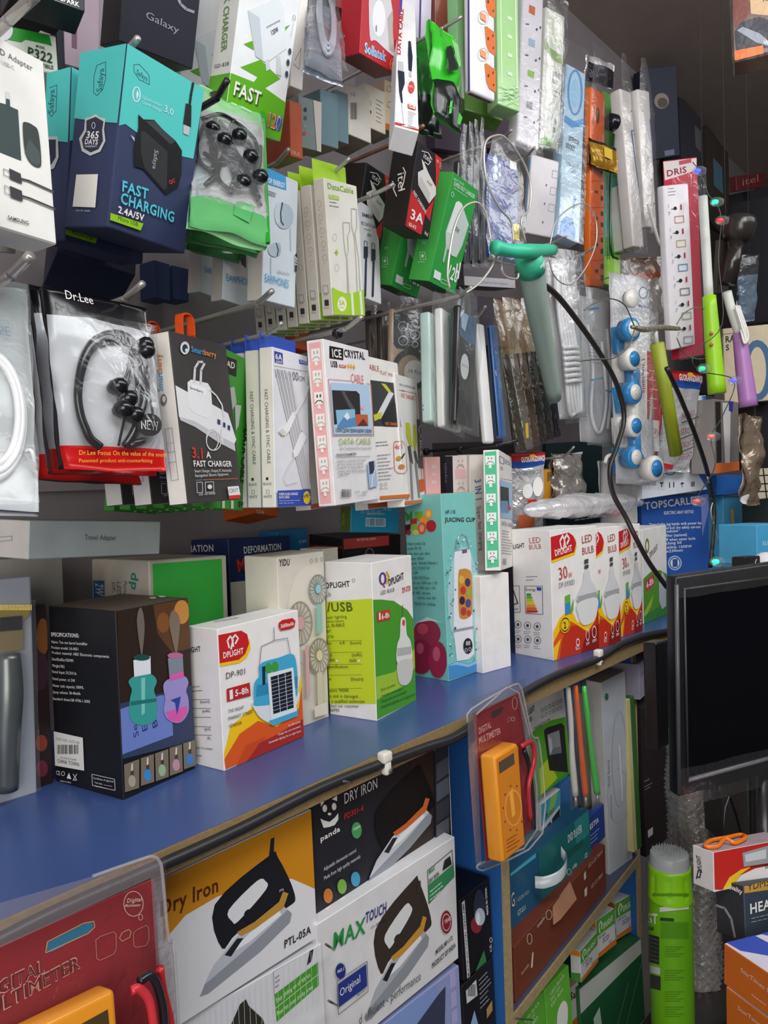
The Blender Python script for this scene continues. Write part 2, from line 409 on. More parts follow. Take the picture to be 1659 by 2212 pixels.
def hook(label, bx, by, yb, tx, ty, yt, r=.0026, col='#8d8a86', group='display hooks on the wall'):
    """a rod out of the wall, bent up at the tip"""
    b, t = at(bx, by, yb), at(tx, ty, yt); w = np.array([b[0], WALL - .004, b[2] - .004])
    return tube('display_hook', [w, w + (b - w) * .5, b - (b - w) * .04, b + (t - b) * .12, t], r, M(col, 'metal'), None, 5, 8, False, label, 'hook', group)
RED, WHT, YEL, INK, GRY = '#c42327', '#ece9e6', '#f2c21a', '#2b2b2e', '#7b7b80'
# ------------------------------------------------------------------ the setting
def slab(name, lo, hi, mat, kind='structure', label=None, cat=None, group=None, cols=None, bev=0.):
    f = Fr(); f.O = np.array([lo[0], lo[1], hi[2]]); f.ax, f.ay, f.az = np.array([1., 0, 0]), np.array([0, 0, -1.]), np.array([0, 1., 0]); f.w, f.h, f.d = hi[0] - lo[0], hi[2] - lo[2], hi[1] - lo[1]; f.bulge = None
    v, fs, ms, fm = box_mesh(f, {'x': '#ffffff'}, bev)
    o = mesh_obj(name, v, fs, [mat], [0] * len(fs), base_of(f)); tag(o, label, cat, group, kind)
    FR[o.name] = f
    return o
slab('floor', (-2.6, -2.2, -.05), (3.7, 1.05, 0), M('#6b6560', 'paint'))
slab('ceiling', (-2.6, -2.2, 2.55), (3.7, 1.05, 2.6), M('#a3958c', 'paint'))
slab('wall_back', (-2.6, WALL, 0), (3.7, 1.05, 2.55), M('#7d7678', 'paint'))
slab('wall_end', (3.55, -2.2, 0), (3.7, WALL, 2.55), M('#3a3434', 'paint'))
slab('wall_opposite', (-1.0, -2.2, 0), (3.7, -2.1, 2.55), M('#6f6a66', 'paint'))
slab('trim_1', (-2.6, WALL - .012, 1.352), (1.05, WALL, 2.55), M('#857d80', 'paint'))      # display panel on the wall above the shelf
# the shelf unit: board, dividers, lower shelf
sh = slab('display_shelf', (-1.4, EDGE, SHELF - .022), (3.2, WALL, SHELF), M('#40588f', 'paint', .3), 'thing', 'long blue laminate shelf board with raw chipboard front edge', 'shelf')
f0 = FR['display_shelf']
fe = boxf((-1.4, EDGE - .003, SHELF - .0005), 4.6, .021, .003); sub(sh, 'front_edge', fe, '#957d54', kind='wood', bev=0)
# ------------------------------------------------------------------ dividers and lower shelf of the unit
BLUE, CHIP = M('#2a62a8', 'paint', .4), '#b09a70'
LOW = at(1113, 2190, EDGE)[2]
Y2 = .606
def divider(name, x, z0, z1, label, y0=EDGE):
    o = slab(name, (x - .008, y0 + .004, z0), (x + .008, WALL - .011, z1), BLUE, 'thing', label, 'panel')
    sub(o, 'front_edge', boxf((x - .008, y0 + .001, z1), .016, z1 - z0, .003), CHIP, kind='wood', bev=0)
    return o
X1, X2 = at(1098, 1990, EDGE)[0], at(1375, 1600, Y2)[0]
divider('shelf_divider', X1, .45, SHELF - .0225, 'blue upright shelf panel beside the orange meter blister pack')
divider('shelf_divider', X2, .45, SHELF - .0225, 'blue upright shelf panel beside the tall white carton', Y2)
ly = math.atan2(Y2 - EDGE - .004, X2 - .012 - X1); lf_ = boxf((X1 + .009, EDGE + .003, LOW), (X2 - X1 - .018) / math.cos(ly), .016, .26, ly)
ls = B('lower_shelf', 'lower shelf board under the brown and teal cartons', 'shelf', '', '#4a4f66', f=lf_, bev=0, kind='paint')
sub(ls, 'front_edge', boxf(lf_.O - lf_.az * .003, lf_.w, .016, .0029, ly), CHIP, kind='wood', bev=0)
slab('trim_2', (-1.4, WALL - .01, .4), (2.6, WALL - .002, SHELF - .0225), M('#24508f', 'paint'))
# ------------------------------------------------------------------ iron cartons under the shelf
def iron(px, body='#1d1f26', band='#b88a3a', chrome='#b9bec6'):
    """printed electric iron; px maps a unit sketch to photo pixels"""
    def q(*p): return [c for i in range(0, len(p), 2) for c in px(p[i], p[i + 1])]
    return [('S', body, *q(.18, .33, .70, -.07, .78, -.05, .93, .30, .86, .42, .40, .60, .24, .74)), ('S', '#dcdde0', *q(.31, .39, .58, .15, .66, .16, .66, .24, .40, .50, .34, .50)),
            ('P', '#8e949c', *q(.02, 1.16, .12, .95, .38, .66, .84, .42, .90, .48, .88, .56, .60, .80, .10, 1.14)), ('P', chrome, *q(.06, 1.06, .16, .88, .38, .64, .82, .40, .86, .44, .55, .70)), ('P', '#e8eaee', *q(.30, .80, .50, .62, .78, .44, .80, .48, .50, .70)), ('P', '#24262c', *q(.26, .80, .38, .66, .44, .66, .32, .82)), ('P', band, *q(.38, .60, .55, .52, .78, .36, .82, .27, .87, .29, .82, .42, .56, .58, .42, .64)), ('E', body, *q(.50, .46), 12, 14)]
def mapper(ax, ay, bx, by, cx, cy): return lambda u, v: (ax + bx * u + cx * v, ay + by * u + cy * v)
pt = [('P', '#c9861e', 340, 1700, 690, 1700, 700, 2240, 340, 2240), ('P', '#dcdce0', 330, 2050, 400, 1977, 470, 1936, 560, 1906, 630, 1898, 700, 1908, 700, 2060, 340, 2260), ('T', '#5a2a12', 'Dry Iron', 345, 1980, 473, 1924, 32, 1), ('P', '#22242b', 584, 1812, 592, 1808, 590, 1862, 578, 1870)]
pt += iron(mapper(420, 1880, 230, -22, 5, 235)) + [('T', WHT, 'PTL', 602, 1927, 612, 1922, 5), ('T', INK, 'PTL-05A', 612, 2048, 670, 2014, 16, 1)]
B('iron_box', 'orange and white iron carton with a black handled iron, left of the black iron carton', 'box', 'A340,1908 B668,1745 C690,2027 D350,2234', '#dcdce0', {'f': pt}, y=.585, d=.1, sig=(.05, .05, .05))
pl = [('L', GRY, 1, 590, 2098, 688, 2035), ('L', GRY, 1, 590, 2098, 592, 2150), ('P', '#4a9a2e', 592, 2148, 686, 2078, 688, 2128, 597, 2207), ('L', WHT, 1, 594, 2178, 687, 2104), ('T', '#dff0d0', 'Easy gliding on all fabrics', 596, 2166, 670, 2108, 9), ('T', '#dff0d0', 'Reaches even tricky areas', 598, 2194, 676, 2133, 9), ('P', INK, 662, 2085, 668, 2050, 676, 2046, 672, 2075), ('P', '#2f2f28', 490, 2230, 518, 2168, 530, 2158, 536, 2172, 566, 2200, 580, 2240), ('G', GRY, 593, 2112, 606, 2104, 3, 0, 10, 2)]
for k in range(26): pl.append(('L', '#c4c6cb', .8, 380 + 12 * k, 2225 - 7.2 * k, 384 + 12 * k, 2320 - 6 * k))
B('iron_box', 'white ribbed carton with a green label, under the orange and white iron carton', 'box', 'A372,2222 B693,2036 C712,2330 D388,2560', '#d2d3d8', {'f': pl}, y=.583, d=.1, sig=(.05, .05, .05))
pd = [('P', '#2f2622', 885, 1600, 935, 1560, 936, 1830, 850, 1900, 880, 1760), ('E', WHT, 701, 1746, 5, 8), ('E', WHT, 721, 1742, 5, 8), ('E', WHT, 711, 1758, 4, 3), ('P', WHT, 691, 1768, 700, 1772, 711, 1775, 722, 1766, 730, 1756, 730, 1770, 722, 1782, 710, 1786, 698, 1788), ('P', WHT, 692, 1742, 692, 1732, 700, 1731), ('P', WHT, 716, 1726, 727, 1718, 727, 1730), ('T', WHT, 'panda', 691, 1818, 734, 1794, 11, 1), ('T', '#dcdce0', 'DRY IRON', 742, 1737, 815, 1701, 22), ('T', '#b8302e', 'PD301-4', 742, 1770, 784, 1750, 12, 1), ('E', '#4a9a5a', 769, 1793, 11, 18), ('T', WHT, '1000W', 761, 1795, 777, 1787, 6), ('T', '#d0d0d4', 'Adjustable thermostat control', 698, 1881, 768, 1839, 8), ('T', '#d0d0d4', 'Made from high quality materials', 698, 1901, 777, 1852, 8),
      ('E', '#c87a3a', 707, 1934, 10, 16), ('E', '#7ab04a', 737, 1914, 10, 16), ('E', '#4a9ac8', 766, 1898, 10, 16), ('G', WHT, 701, 1962, 716, 1953, 2, 0, 8, 2), ('G', WHT, 731, 1942, 746, 1933, 2, 0, 8, 2), ('G', WHT, 760, 1926, 775, 1917, 1, 0, 8, 2)]
pd += iron(mapper(780, 1690, 165, -25, 5, 195), '#141416', '#c8642e', '#c6cad0')[:1] + iron(mapper(780, 1690, 165, -25, 5, 195), '#141416', '#c8642e', '#c6cad0')[2:]
pd += [('P', '#2b2d34', 936, 1600, 966, 1580, 972, 1806, 938, 1824), ('T', '#c9c9cc', '1000', 932, 1622, 962, 1606, 18, 1)] + [('P', c, 939, 1650 + 44 * k, 966, 1632 + 44 * k, 967, 1668 + 44 * k, 940, 1688 + 44 * k) for k, c in enumerate(('#4a4d57', '#565a64', '#3a3c44', '#5a5d66'))] + [('L', WHT, 2.5, 968, 1590, 973, 1808)]
B('iron_box', 'black iron carton with a white bear face logo, under the shelf edge', 'box', 'A668,1744 B966,1588 C973,1806 D686,1998', '#26262c', {'f': pd}, y=.585, d=.1, sig=(.05, .05, .05))
pm = iron(mapper(780, 1935, 160, -25, 5, 235), '#3a322e', '#c8923a', '#aeb1b7') + [('P', '#3a322e', 898, 1930, 901, 1904, 907, 1901, 909, 1930), ('T', '#2f8f4a', 'MAX', 717, 2052, 788, 2014, 35, 1), ('T', '#33357a', 'TOUCH', 788, 1994, 834, 1969, 22, 1), ('T', INK, "it's different..", 800, 2006, 835, 1987, 6), ('L', INK, 1.2, 922, 1880, 975, 1836, 979, 1893, 925, 1951, 922, 1880), ('P', '#3a8a5a', 923, 1912, 978, 1866, 980, 1893, 925, 1950), ('G', '#cfe4d4', 927, 1926, 962, 1897, 3, 0, 9, 2), ('T', '#2f8f4a', 'MAX', 925, 1888, 938, 1878, 9, 1), ('T', INK, 'DRY IRON', 925, 1908, 947, 1889, 8, 1), ('P', INK, 954, 1880, 958, 1858, 970, 1848, 974, 1866),
      ('E', '#8a2a2e', 962, 1991, 12, 25), ('E', '#d8d8da', 962, 1991, 9, 19), ('E', '#8a2a2e', 962, 1991, 8, 17), ('T', '#e8d8d4', '1 YEAR', 953, 1998, 972, 1985, 8, 1), ('T', INK, 'MODEL MP-1172', 939, 2061, 976, 2028, 9, 1), ('T', INK, 'PRODUCT OF INDIA', 931, 2091, 982, 2044, 10, 1), ('E', '#26337f', 733, 2096, 11, 17), ('T', WHT, 'NO.1', 726, 2101, 741, 2093, 7, 1), ('L', INK, 1, 725, 2118, 790, 2075, 792, 2140, 728, 2190, 725, 2118), ('P', '#2a3a8a', 727, 2124, 788, 2081, 790, 2128, 729, 2174), ('T', WHT, 'Original', 731, 2152, 776, 2118, 16), ('T', INK, 'MAXTOUCH', 768, 2152, 788, 2137, 6), ('T', '#5a5a5e', 'd efficient - performance', 772, 2212, 906, 2114, 19)]
B('iron_box', 'white iron carton with green and navy lettering, stacked under the black iron carton', 'box', 'A683,2002 B982,1803 C991,2073 D698,2306', '#dcdcde', {'f': pm}, y=.575, d=.1, sig=(.06, .03, .03))
B('iron_box', 'blue and lilac carton under the white iron carton, at the bottom of the photo', 'box', 'A702,2314 B992,2080 C1003,2330 D722,2590', '#8f98c4', {'f': [('P', '#7f96cc', 707, 2290, 940, 2110, 960, 2230, 720, 2500), ('P', '#3a3f55', 900, 2212, 945, 2150, 962, 2130, 960, 2230, 900, 2280), ('R', '#a8a4d0', 970, 2104, 984, 2128), ('R', '#a8a4d0', 972, 2146, 986, 2170), ('R', '#a8a4d0', 974, 2186, 988, 2206)]}, y=.58, d=.1, sig=(.05, .012, .012))
B('headlamp_box', 'black headlamp carton with a red lamp pictured, standing beside the blue shelf panel', 'box', 'A992,1944 B1057,1897 C1066,2060 D1004,2122', '#16161c', {'f': [('P', '#d4d4d6', 997, 1950, 1003, 1944, 1015, 2108, 1009, 2114), ('T', INK, 'MULTIFUNCTIONAL HEADLAMP', 1014, 2108, 1002, 1950, 5, 1), ('E', '#30344a', 1035, 1962, 13, 42), ('E', '#8a2a3a', 1028, 1998, 12, 18), ('E', '#b9c9d6', 1036, 1980, 11, 19), ('E', '#e8eef2', 1032, 1984, 4, 14), ('T', WHT, 'MADE IN CHINA', 1054, 1974, 1050, 1916, 5, 1), ('P', '#3a7a4a', 1026, 2102, 1044, 2052, 1050, 2078), ('T', WHT, 'CE', 1062, 2054, 1060, 2038, 6), ('O', WHT, 1059, 2030, 3, 6, 1)]}, y=.572, d=.07, fixd=True, sig=(.06, .02, .02))
B('headlamp_box', 'second black headlamp carton with a bar code, under the one with a red lamp', 'box', 'A997,2130 B1065,2067 C1073,2240 D1008,2318', '#1a1a20', {'f': [('P', '#d4d4d6', 1006, 2140, 1028, 2116, 1031, 2150, 1008, 2168), ('B', INK, 1010, 2126, 1027, 2152), ('G', '#9a9aa0', 1034, 2118, 1060, 2090, 7, .5, 10, 2.2), ('P', '#8ab0d0', 1016, 2212, 1024, 2182, 1032, 2212), ('P', '#b08a5a', 1050, 2180, 1062, 2160, 1063, 2182, 1051, 2200)]}, y=.572, d=.07, fixd=True, sig=(.06, .02, .02))
# ------------------------------------------------------------------ second bay
fd = [('P', '#5aa52e', 1140, 1590, 1160, 1572, 1190, 1556, 1222, 1548, 1240, 1660, 1150, 1740), ('P', '#b9d22e', 1164, 1662, 1182, 1640, 1204, 1680, 1168, 1718), ('P', '#3f9a34', 1168, 1720, 1232, 1660, 1236, 1640, 1240, 1680, 1160, 1745), ('T', INK, 'DPLIGHT', 1134, 1549, 1155, 1535, 12, 1), ('T', INK, '3420', 1137, 1564, 1149, 1556, 9, 1), ('T', '#24401a', 'Overbright flood light', 1152, 1577, 1188, 1555, 6), ('P', '#2b2b2d', 1174, 1578, 1180, 1572, 1212, 1562, 1218, 1568, 1226, 1668, 1186, 1664), ('P', '#8e949a', 1181, 1587, 1207, 1577, 1212, 1626, 1186, 1631), ('P', '#b4b9be', 1183, 1590, 1190, 1596, 1193, 1622, 1187, 1628), ('P', '#6f757b', 1193, 1616, 1211, 1612, 1212, 1626, 1188, 1631)]
for k in range(6): fd += [('O', '#4a5a4a', 1170 + 8 * k, 1534 - 4 * k, 3, 5, .8), ('G', GRY, 1167 + 8 * k, 1546 - 4 * k, 1174 + 8 * k, 1543 - 4 * k, 2, 0, 5, 1)]
B('flood_light_box', 'white and green flood light carton beside the orange meter blister pack', 'box', 'A1126,1524 B1218,1479 C1233,1668 D1148,1736', '#d8d8d8', {'f': fd}, y=.63, d=.06, sig=(.06, .08, .05))
B('solar_lamp_box', 'small carton with solar panels pictured, under the flood light carton', 'box', 'A1172,1738 B1207,1704 C1213,1787 D1165,1826', '#ced4d2', {'f': [('p', '#4aa0b8', 0, 0, 100, 0, 100, 40, 0, 55), ('p', '#8ac06a', 50, 0, 90, 0, 60, 40, 30, 45), ('T', INK, 'DPLIGHT', 1176, 1770, 1196, 1753, 9, 1), ('p', '#23252c', 10, 70, 48, 60, 48, 88, 10, 98), ('p', '#23252c', 56, 58, 96, 48, 96, 76, 56, 86)]}, y=.63, d=.05, fixd=True, sig=(.06, .08, .05))
B('solar_lamp_box', 'blue carton peeping out between the flood light carton and the white wrapped cable', 'box', 'A1208,1702 B1234,1678 C1238,1748 D1212,1780', '#3a6aa8', None, y=.66, d=.02, fixd=True, sig=(.06, .08, .05))
dv = [('P', '#1f6a6c', 1160, 1800, 1280, 1700, 1290, 1900, 1170, 1990), ('P', '#2f8a8a', 1240, 1770, 1270, 1750, 1272, 1800, 1245, 1830), ('P', '#4ab0d0', 1100, 1878, 1157, 1838, 1157, 1852, 1100, 1895), ('T', '#dce4e8', 'G', 1104, 1962, 1112, 1955, 30), ('T', '#c8404a', 'T', 1111, 1958, 1117, 1952, 16), ('T', '#a9c0c8', 'GOLDEN TECH', 1117, 1948, 1142, 1929, 8), ('T', WHT, 'GT-511', 1117, 1979, 1135, 1964, 11), ('T', '#dce4e8', 'DVD PLAYER', 1226, 1821, 1256, 1796, 16, 1), ('T', '#cfe0e0', 'USB', 1236, 1878, 1245, 1870, 7, 1), ('T', '#cfe0e0', 'CE', 1262, 1855, 1268, 1849, 9, 1), ('O', '#cfe0e0', 1228, 1883, 5, 7, 1), ('P', '#24584f', 1225, 1840, 1258, 1812, 1258, 1826, 1226, 1854)]
DV = B('player_box', 'blue and teal carton with a pale carrying strap, on top of the brown carton', 'box', 'A1100,1884 B1272,1752 C1279,1860 D1109,2026', '#22587a', {'f': dv}, y=.598, d=.08, fixd=True, yaw0=ly, sig=(.06, .02, .02))
V, Fc = tube_geo(smooth_path([at(1156, 1912, .612), at(1178, 1911, .60), at(1206, 1900, .585), at(1222, 1880, .585), at(1224, 1862, .60), at(1212, 1842, .612)], 6), .0016, 6)
ctr = smooth_path([at(1156, 1906, .588), at(1178, 1906, .575), at(1206, 1895, .562), at(1222, 1876, .562), at(1224, 1858, .578), at(1212, 1839, .592)], 6)
V = [tuple(p + np.array([0, 0, s])) for p in ctr for s in (.009, -.009)] + [tuple(p + np.array([.001, .001, s])) for p in ctr for s in (.009, -.009)]
n_ = len(ctr) * 2; Fc = [(2 * i, 2 * i + 2, 2 * i + 3, 2 * i + 1) for i in range(len(ctr) - 1)] + [(n_ + 2 * i, n_ + 2 * i + 1, n_ + 2 * i + 3, n_ + 2 * i + 2) for i in range(len(ctr) - 1)] + [(2 * i, n_ + 2 * i, n_ + 2 * i + 2, 2 * i + 2) for i in range(len(ctr) - 1)]
mesh_obj('carrying_strap', V, Fc, [M('#b4bcc0', 'gloss')], None, wl(DV), DV, True)
bw = [('T', '#d8c4b4', 'POWER', 1126, 2108, 1142, 2086, 6), ('P', '#d8d0c4', 1146, 2092, 1149, 2058, 1152, 2056, 1150, 2088), ('O', '#d8c4b4', 1185, 1976, 7, 11, 1.4), ('T', '#d8c4b4', 'mosquito', 1160, 2005, 1176, 1984, 8, 1), ('O', '#d8c4b4', 1143, 2028, 6, 12, 1.4), ('T', '#d8c4b4', 'LED LCD 7800W', 1270, 1876, 1301, 1842, 8), ('T', '#d8c4b4', 'LED LCD 7800W', 1276, 1920, 1301, 1892, 8), ('P', '#d8d0c4', 1260, 1888, 1264, 1880, 1265, 1896, 1261, 1902), ('P', '#d8d0c4', 1261, 1922, 1267, 1914, 1267, 1932, 1262, 1938)]
BW = B('brown_box', 'brown ribbed carton with a torn cardboard flap, on the lower shelf under the teal carton', 'box', 'A1109,2040 B1304,1832 C1313,1914 D1117,2172', '#74392a', {'f': bw}, zb=LOW + .001, d=.12, fixd=True, yaw0=ly, sig=(.08, .01, .01))
ff = FR[BW.name]
fl = [at(1194, 1958, .578), at(1232, 1905, .582), at(1246, 1942, .57), at(1212, 1985, .568), at(1196, 1998, .572)]
mesh_obj('torn_flap', [tuple(p) for p in fl] + [tuple(p + np.array([.0005, .0015, 0])) for p in fl], [(0, 1, 2, 3), (0, 3, 4), (5, 8, 7, 6), (5, 9, 8), (2, 7, 8, 3), (3, 8, 9, 4), (1, 6, 7, 2)], [M('#a4765c', 'card')], None, wl(BW), BW)
B('navy_box', 'navy carton with white lettering beside the tall white carton, above the brown carton', 'box', 'A1264,1772 B1304,1738 C1308,1806 D1268,1850', '#24408c', {'f': [('T', WHT, 'ESTIA', 1274, 1793, 1293, 1775, 11, 1), ('G', '#9ab0d8', 1275, 1806, 1297, 1786, 3, .5, 8, 1.6)]}, y=.612, d=.012, fixd=True, sig=(.2, .05, .05))
for i, (c, nm, p, lb) in enumerate(((('#e4e0d8'), 'white', ((1227, 1484), (1233, 1560), (1236, 1640), (1243, 1718)), 'white charging cable in a slim clear sleeve hanging beside the flood light carton'), ('#f0641e', 'orange', ((1243, 1480), (1250, 1560), (1258, 1650), (1265, 1718)), 'orange charging cable in a slim clear sleeve between the white and the green one'), ('#45d04a', 'green', ((1261, 1482), (1270, 1560), (1281, 1650), (1290, 1714)), 'bright green charging cable in a slim clear sleeve against the tall white carton'))):
    q = [at(x, y_, .566 - .002 * k) for k, (x, y_) in enumerate(p)]
    o = tube('charging_cable', q, [.0036, .0044, .0040, .0052, .0050], M(c, 'gloss'), None, 6, 10, False, lb, 'cable', 'cables in slim sleeves on one nail')
    tube('plug_tip', [q[-1], q[-1] + np.array([.001, 0, -.017])], .0028, M('#b9b9b9', 'metal'), o, 0, 8)
    x0, x1 = p[0][0], p[-1][0]
    fb = fit('A%d,%d B%d,%d C%d,%d D%d,%d' % (x0 - 9, 1446, x0 + 9, 1440, x1 + 13, 1738, x1 - 13, 1752), y=.558, d=.004, fixd=True, name='sleeve'); film(o, fb, 'clear_sleeve', 0, .002, .001, 0, 1, 0, 1, 11 + i, None, .5, 6, 24)
B('router_box', 'tall white carton with a faint device outline, standing against the second blue panel', 'box', 'A1299,1476 B1350,1445 C1367,1862 D1317,1900 E1265,1472', {'x': '#c6c3be', 'f': '#b3b7be', 't': '#a08c78'}, {'f': [('O', '#a2a8b2', 1338, 1640, 17, 105, 2), ('O', '#a8aeb8', 1336, 1720, 24, 60, 1.4), ('L', '#d4d8dc', 3, 1337, 1610, 1344, 1730), ('E', '#3a6a5a', 1310, 1505, 4, 8), ('T', GRY, 'dual band', 1317, 1700, 1316, 1640, 5), ('T', GRY, 'wireless', 1322, 1770, 1320, 1715, 4)]}, y=.61, d=.05, sig=(.2, .06, .05))
B('slim_box', 'slim cream edged pack between the tall white carton and the blue panel', 'box', 'A1353,1514 B1361,1508 C1377,1836 D1369,1842', '#cfc68f', None, y=.60, d=.1, fixd=True, sig=(.2, .05, .05))
B('slim_box', 'slim dark green pack pressed against the blue panel, beside the cream one', 'box', 'A1362,1507 B1371,1501 C1387,1830 D1378,1836', '#3a6a34', None, y=.60, d=.1, fixd=True, sig=(.2, .05, .05))
B('lilac_box', 'pale lilac carton high in the bay right of the second blue panel', 'box', 'A1378,1436 B1424,1398 C1426,1470 D1384,1512', '#a09aac', {'f': [('T', '#8a4a5a', '5.0', 1383, 1462, 1391, 1455, 7), ('E', '#7a6a80', 1398, 1424, 3, 6)]}, y=.60, d=.1, sig=(.2, .05, .05))
B('black_box', 'tall dark brown carton below the pale lilac one, left of the monitor', 'box', 'A1385,1534 B1434,1495 C1444,1812 D1396,1850', '#30282a', {'f': [('P', '#cfc8c8', 1399, 1794, 1410, 1786, 1410, 1802, 1400, 1810), ('T', '#b9b0b0', 'Fitted', 1392, 1690, 1402, 1684, 4), ('G', '#b0a8a8', 1392, 1700, 1410, 1690, 2, .3, 6, 1.2)]}, y=.60, d=.1, sig=(.2, .05, .05))
# ------------------------------------------------------------------ bottom bay, under the lower shelf
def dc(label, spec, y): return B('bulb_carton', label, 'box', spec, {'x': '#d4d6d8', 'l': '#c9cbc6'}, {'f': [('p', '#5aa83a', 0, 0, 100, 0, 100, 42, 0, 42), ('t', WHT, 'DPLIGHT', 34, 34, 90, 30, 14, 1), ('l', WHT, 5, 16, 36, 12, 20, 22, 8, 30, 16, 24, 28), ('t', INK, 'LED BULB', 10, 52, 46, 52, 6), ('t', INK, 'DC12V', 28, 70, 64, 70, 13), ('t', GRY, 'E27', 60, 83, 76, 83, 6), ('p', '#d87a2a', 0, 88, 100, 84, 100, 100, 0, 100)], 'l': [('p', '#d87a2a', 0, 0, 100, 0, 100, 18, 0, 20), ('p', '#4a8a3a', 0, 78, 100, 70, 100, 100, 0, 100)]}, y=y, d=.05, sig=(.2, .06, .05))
dc('small white, green and orange bulb carton, middle of three under the lower shelf', 'A1287,1990 B1326,1962 C1332,2038 D1292,2070', .615)
dc('small white, green and orange bulb carton nearest the spray can', 'A1328,1952 B1374,1926 C1377,2002 D1333,2030', .625)
dc('small bulb carton with a white end, leftmost of three under the lower shelf', 'A1254,2050 B1288,2012 C1294,2078 D1254,2125 E1232,2054 H1232,2112', .60)
B('green_carton', 'large dark green carton with a white printed top band under the small bulb cartons', 'box', 'A1250,2136 B1384,2028 C1394,2200 D1262,2330', '#24623a', {'f': [('p', '#c4c9c2', 0, 0, 100, 0, 100, 18, 55, 22, 0, 28), ('p', '#bfe0c4', 18, 45, 28, 38, 30, 60, 20, 66), ('l', '#7aa088', 1, 40, 100, 75, 40), ('l', '#7aa088', 1, 60, 100, 98, 30)]}, y=.61, d=.1, sig=(.2, .05, .05))
B('striped_carton', 'pale carton with black script and a rust foot, left of the dark green carton', 'box', 'A1228,2136 B1249,2122 C1262,2290 D1240,2312', '#bdbcb4', {'f': [('T', INK, 'Sal', 1231, 2162, 1247, 2152, 16, 1), ('p', '#b05a2a', 0, 42, 100, 38, 100, 70, 0, 74)]}, y=.63, d=.05, fixd=True, sig=(.2, .05, .05))
gb = [('s', '#f0f0ec', 36, 62, 44, 44, 66, 38, 82, 48, 80, 68, 68, 82, 66, 100, 48, 100, 48, 84, 38, 76), ('t', WHT, 'LED BULB', 20, 14, 78, 8, 4), ('t', WHT, 'DC 12V', 20, 22, 60, 17, 4), ('t', WHT, 'E27 B22', 20, 30, 70, 24, 4)]
B('green_bulb_carton', 'leaf green carton with a white bulb pictured, under the lower shelf edge', 'box', 'A1176,2140 B1228,2084 C1240,2240 D1188,2300', '#6ab83e', {'f': gb}, y=.60, d=.06, fixd=True, sig=(.2, .05, .05))
B('green_bulb_carton', 'leaf green carton corner at the very bottom, next to the shelf panel foot', 'box', 'A1122,2200 B1174,2142 C1186,2300 D1134,2360', '#62b03a', {'f': gb}, y=.60, d=.06, fixd=True, sig=(.2, .05, .05))
# ------------------------------------------------------------------ cable and fixings along the shelf edge
cb = [(-60, 2062), (120, 1970), (350, 1868), (520, 1790), (690, 1704), (836, 1646), (918, 1615), (985, 1592), (1060, 1540), (1130, 1497), (1200, 1459), (1290, 1424), (1340, 1393), (1390, 1374), (1450, 1362)]
cy = [.553] * 7 + [.548, .546] + [.550] * 6
tube('edge_cable', [at(x, y_, yy) for (x, y_), yy in zip(cb, cy)], .0058, M('#26262a', 'gloss', .4), None, 5, 10, False, 'thick black cable clipped along the front edge of the blue shelf', 'cable')
for lb, x, y_ in (('white cable clip on the shelf edge above the black iron carton', 838, 1640), ('white cable clip on the shelf edge under the bulb cartons', 1298, 1414)):
    p = at(x, y_, .546); f = boxf(p - np.array([.008, .002, -.008]), .015, .012, .012); o = B('cable_clip', lb, 'clip', '', '#e2dfd4', None, 'cable clips on the shelf edge', f=f, bev=.003, seg=3, kind='gloss')
    sub(o, 'nail_plate', boxf(p - np.array([.004, .001, .002]), .010, .016, .009), '#e2dfd4', bev=.003, seg=3, kind='gloss'); lathe('nail_head', p + np.array([.001, -.002, -.013]), (0, -1, 0), [(0, .0025), (.0015, .0025), (.002, .001)], M('#6a665c', 'metal'), o, 10)
for lb, x0, y0, x1, y1 in (('nail sticking out of the shelf edge above the black iron carton', 770, 1692, 742, 1688), ('nail sticking out over the white iron carton corner', 722, 2052, 704, 2040), ('nail in front of the blue badge on the white iron carton', 728, 2172, 710, 2162), ('nail near the foot of the blue panel beside the green cartons', 1150, 2203, 1112, 2200)):
    a, b_ = at(x0, y0, .572), at(x1, y1, .53); tube('nail', [a, b_], .0012, M('#77706a', 'metal'), None, 0, 8, False, lb, 'nail', 'nails in the shelf front')
# ------------------------------------------------------------------ meter blister packs
def meter(label, card, mtr, yc, ym, rim, arts, mart, shell, probe, dm=.03):
    o = B('multimeter_pack', label, 'blister pack', card, {'x': '#8c1e27', 'k': '#c9c4b8'}, {'f': arts}, None, y=yc, d=.002, fixd=True, bev=.0004, sig=(.06, .06, .06))
    fm = fit(mtr, y=ym, d=dm, sig=(.06, .08, .06), name='meter'); m = sub(o, 'multimeter', fm, '#e8962a', None, .004, 'gloss', 3)
    art(m, fm, 'f', mart, 'front_panel', .0004)
    fc = FR[o.name]; film(o, fc, 'clear_shell', .004, .0016, .004, -.04, 1.06, -.1, 1.03, 21, M('#e6e8ea', 'film', .02), 0, 12, 20)
    V = [tuple(at(x, y_, yc - .002)) for x, y_ in rim]; tr = [tuple(t) for t in tessellate_polygon([[Vector((x, y_, 0)) for x, y_ in rim]])]; mesh_obj('blister_margin', V, tr, [M('#a59aa0', 'film', .3)], None, wl(o), o)  # grey in the clear margin stands in for its reflection
    tube('blister_rim', V[1:-2], .0013, M('#d0ccd0', 'film', .3), o, 3, 6)
    for c, pp, yy in probe: tube('test_lead', [at(x, y_, yy) for x, y_ in pp], .0032, M(c, 'gloss'), o, 6, 8)
    return o
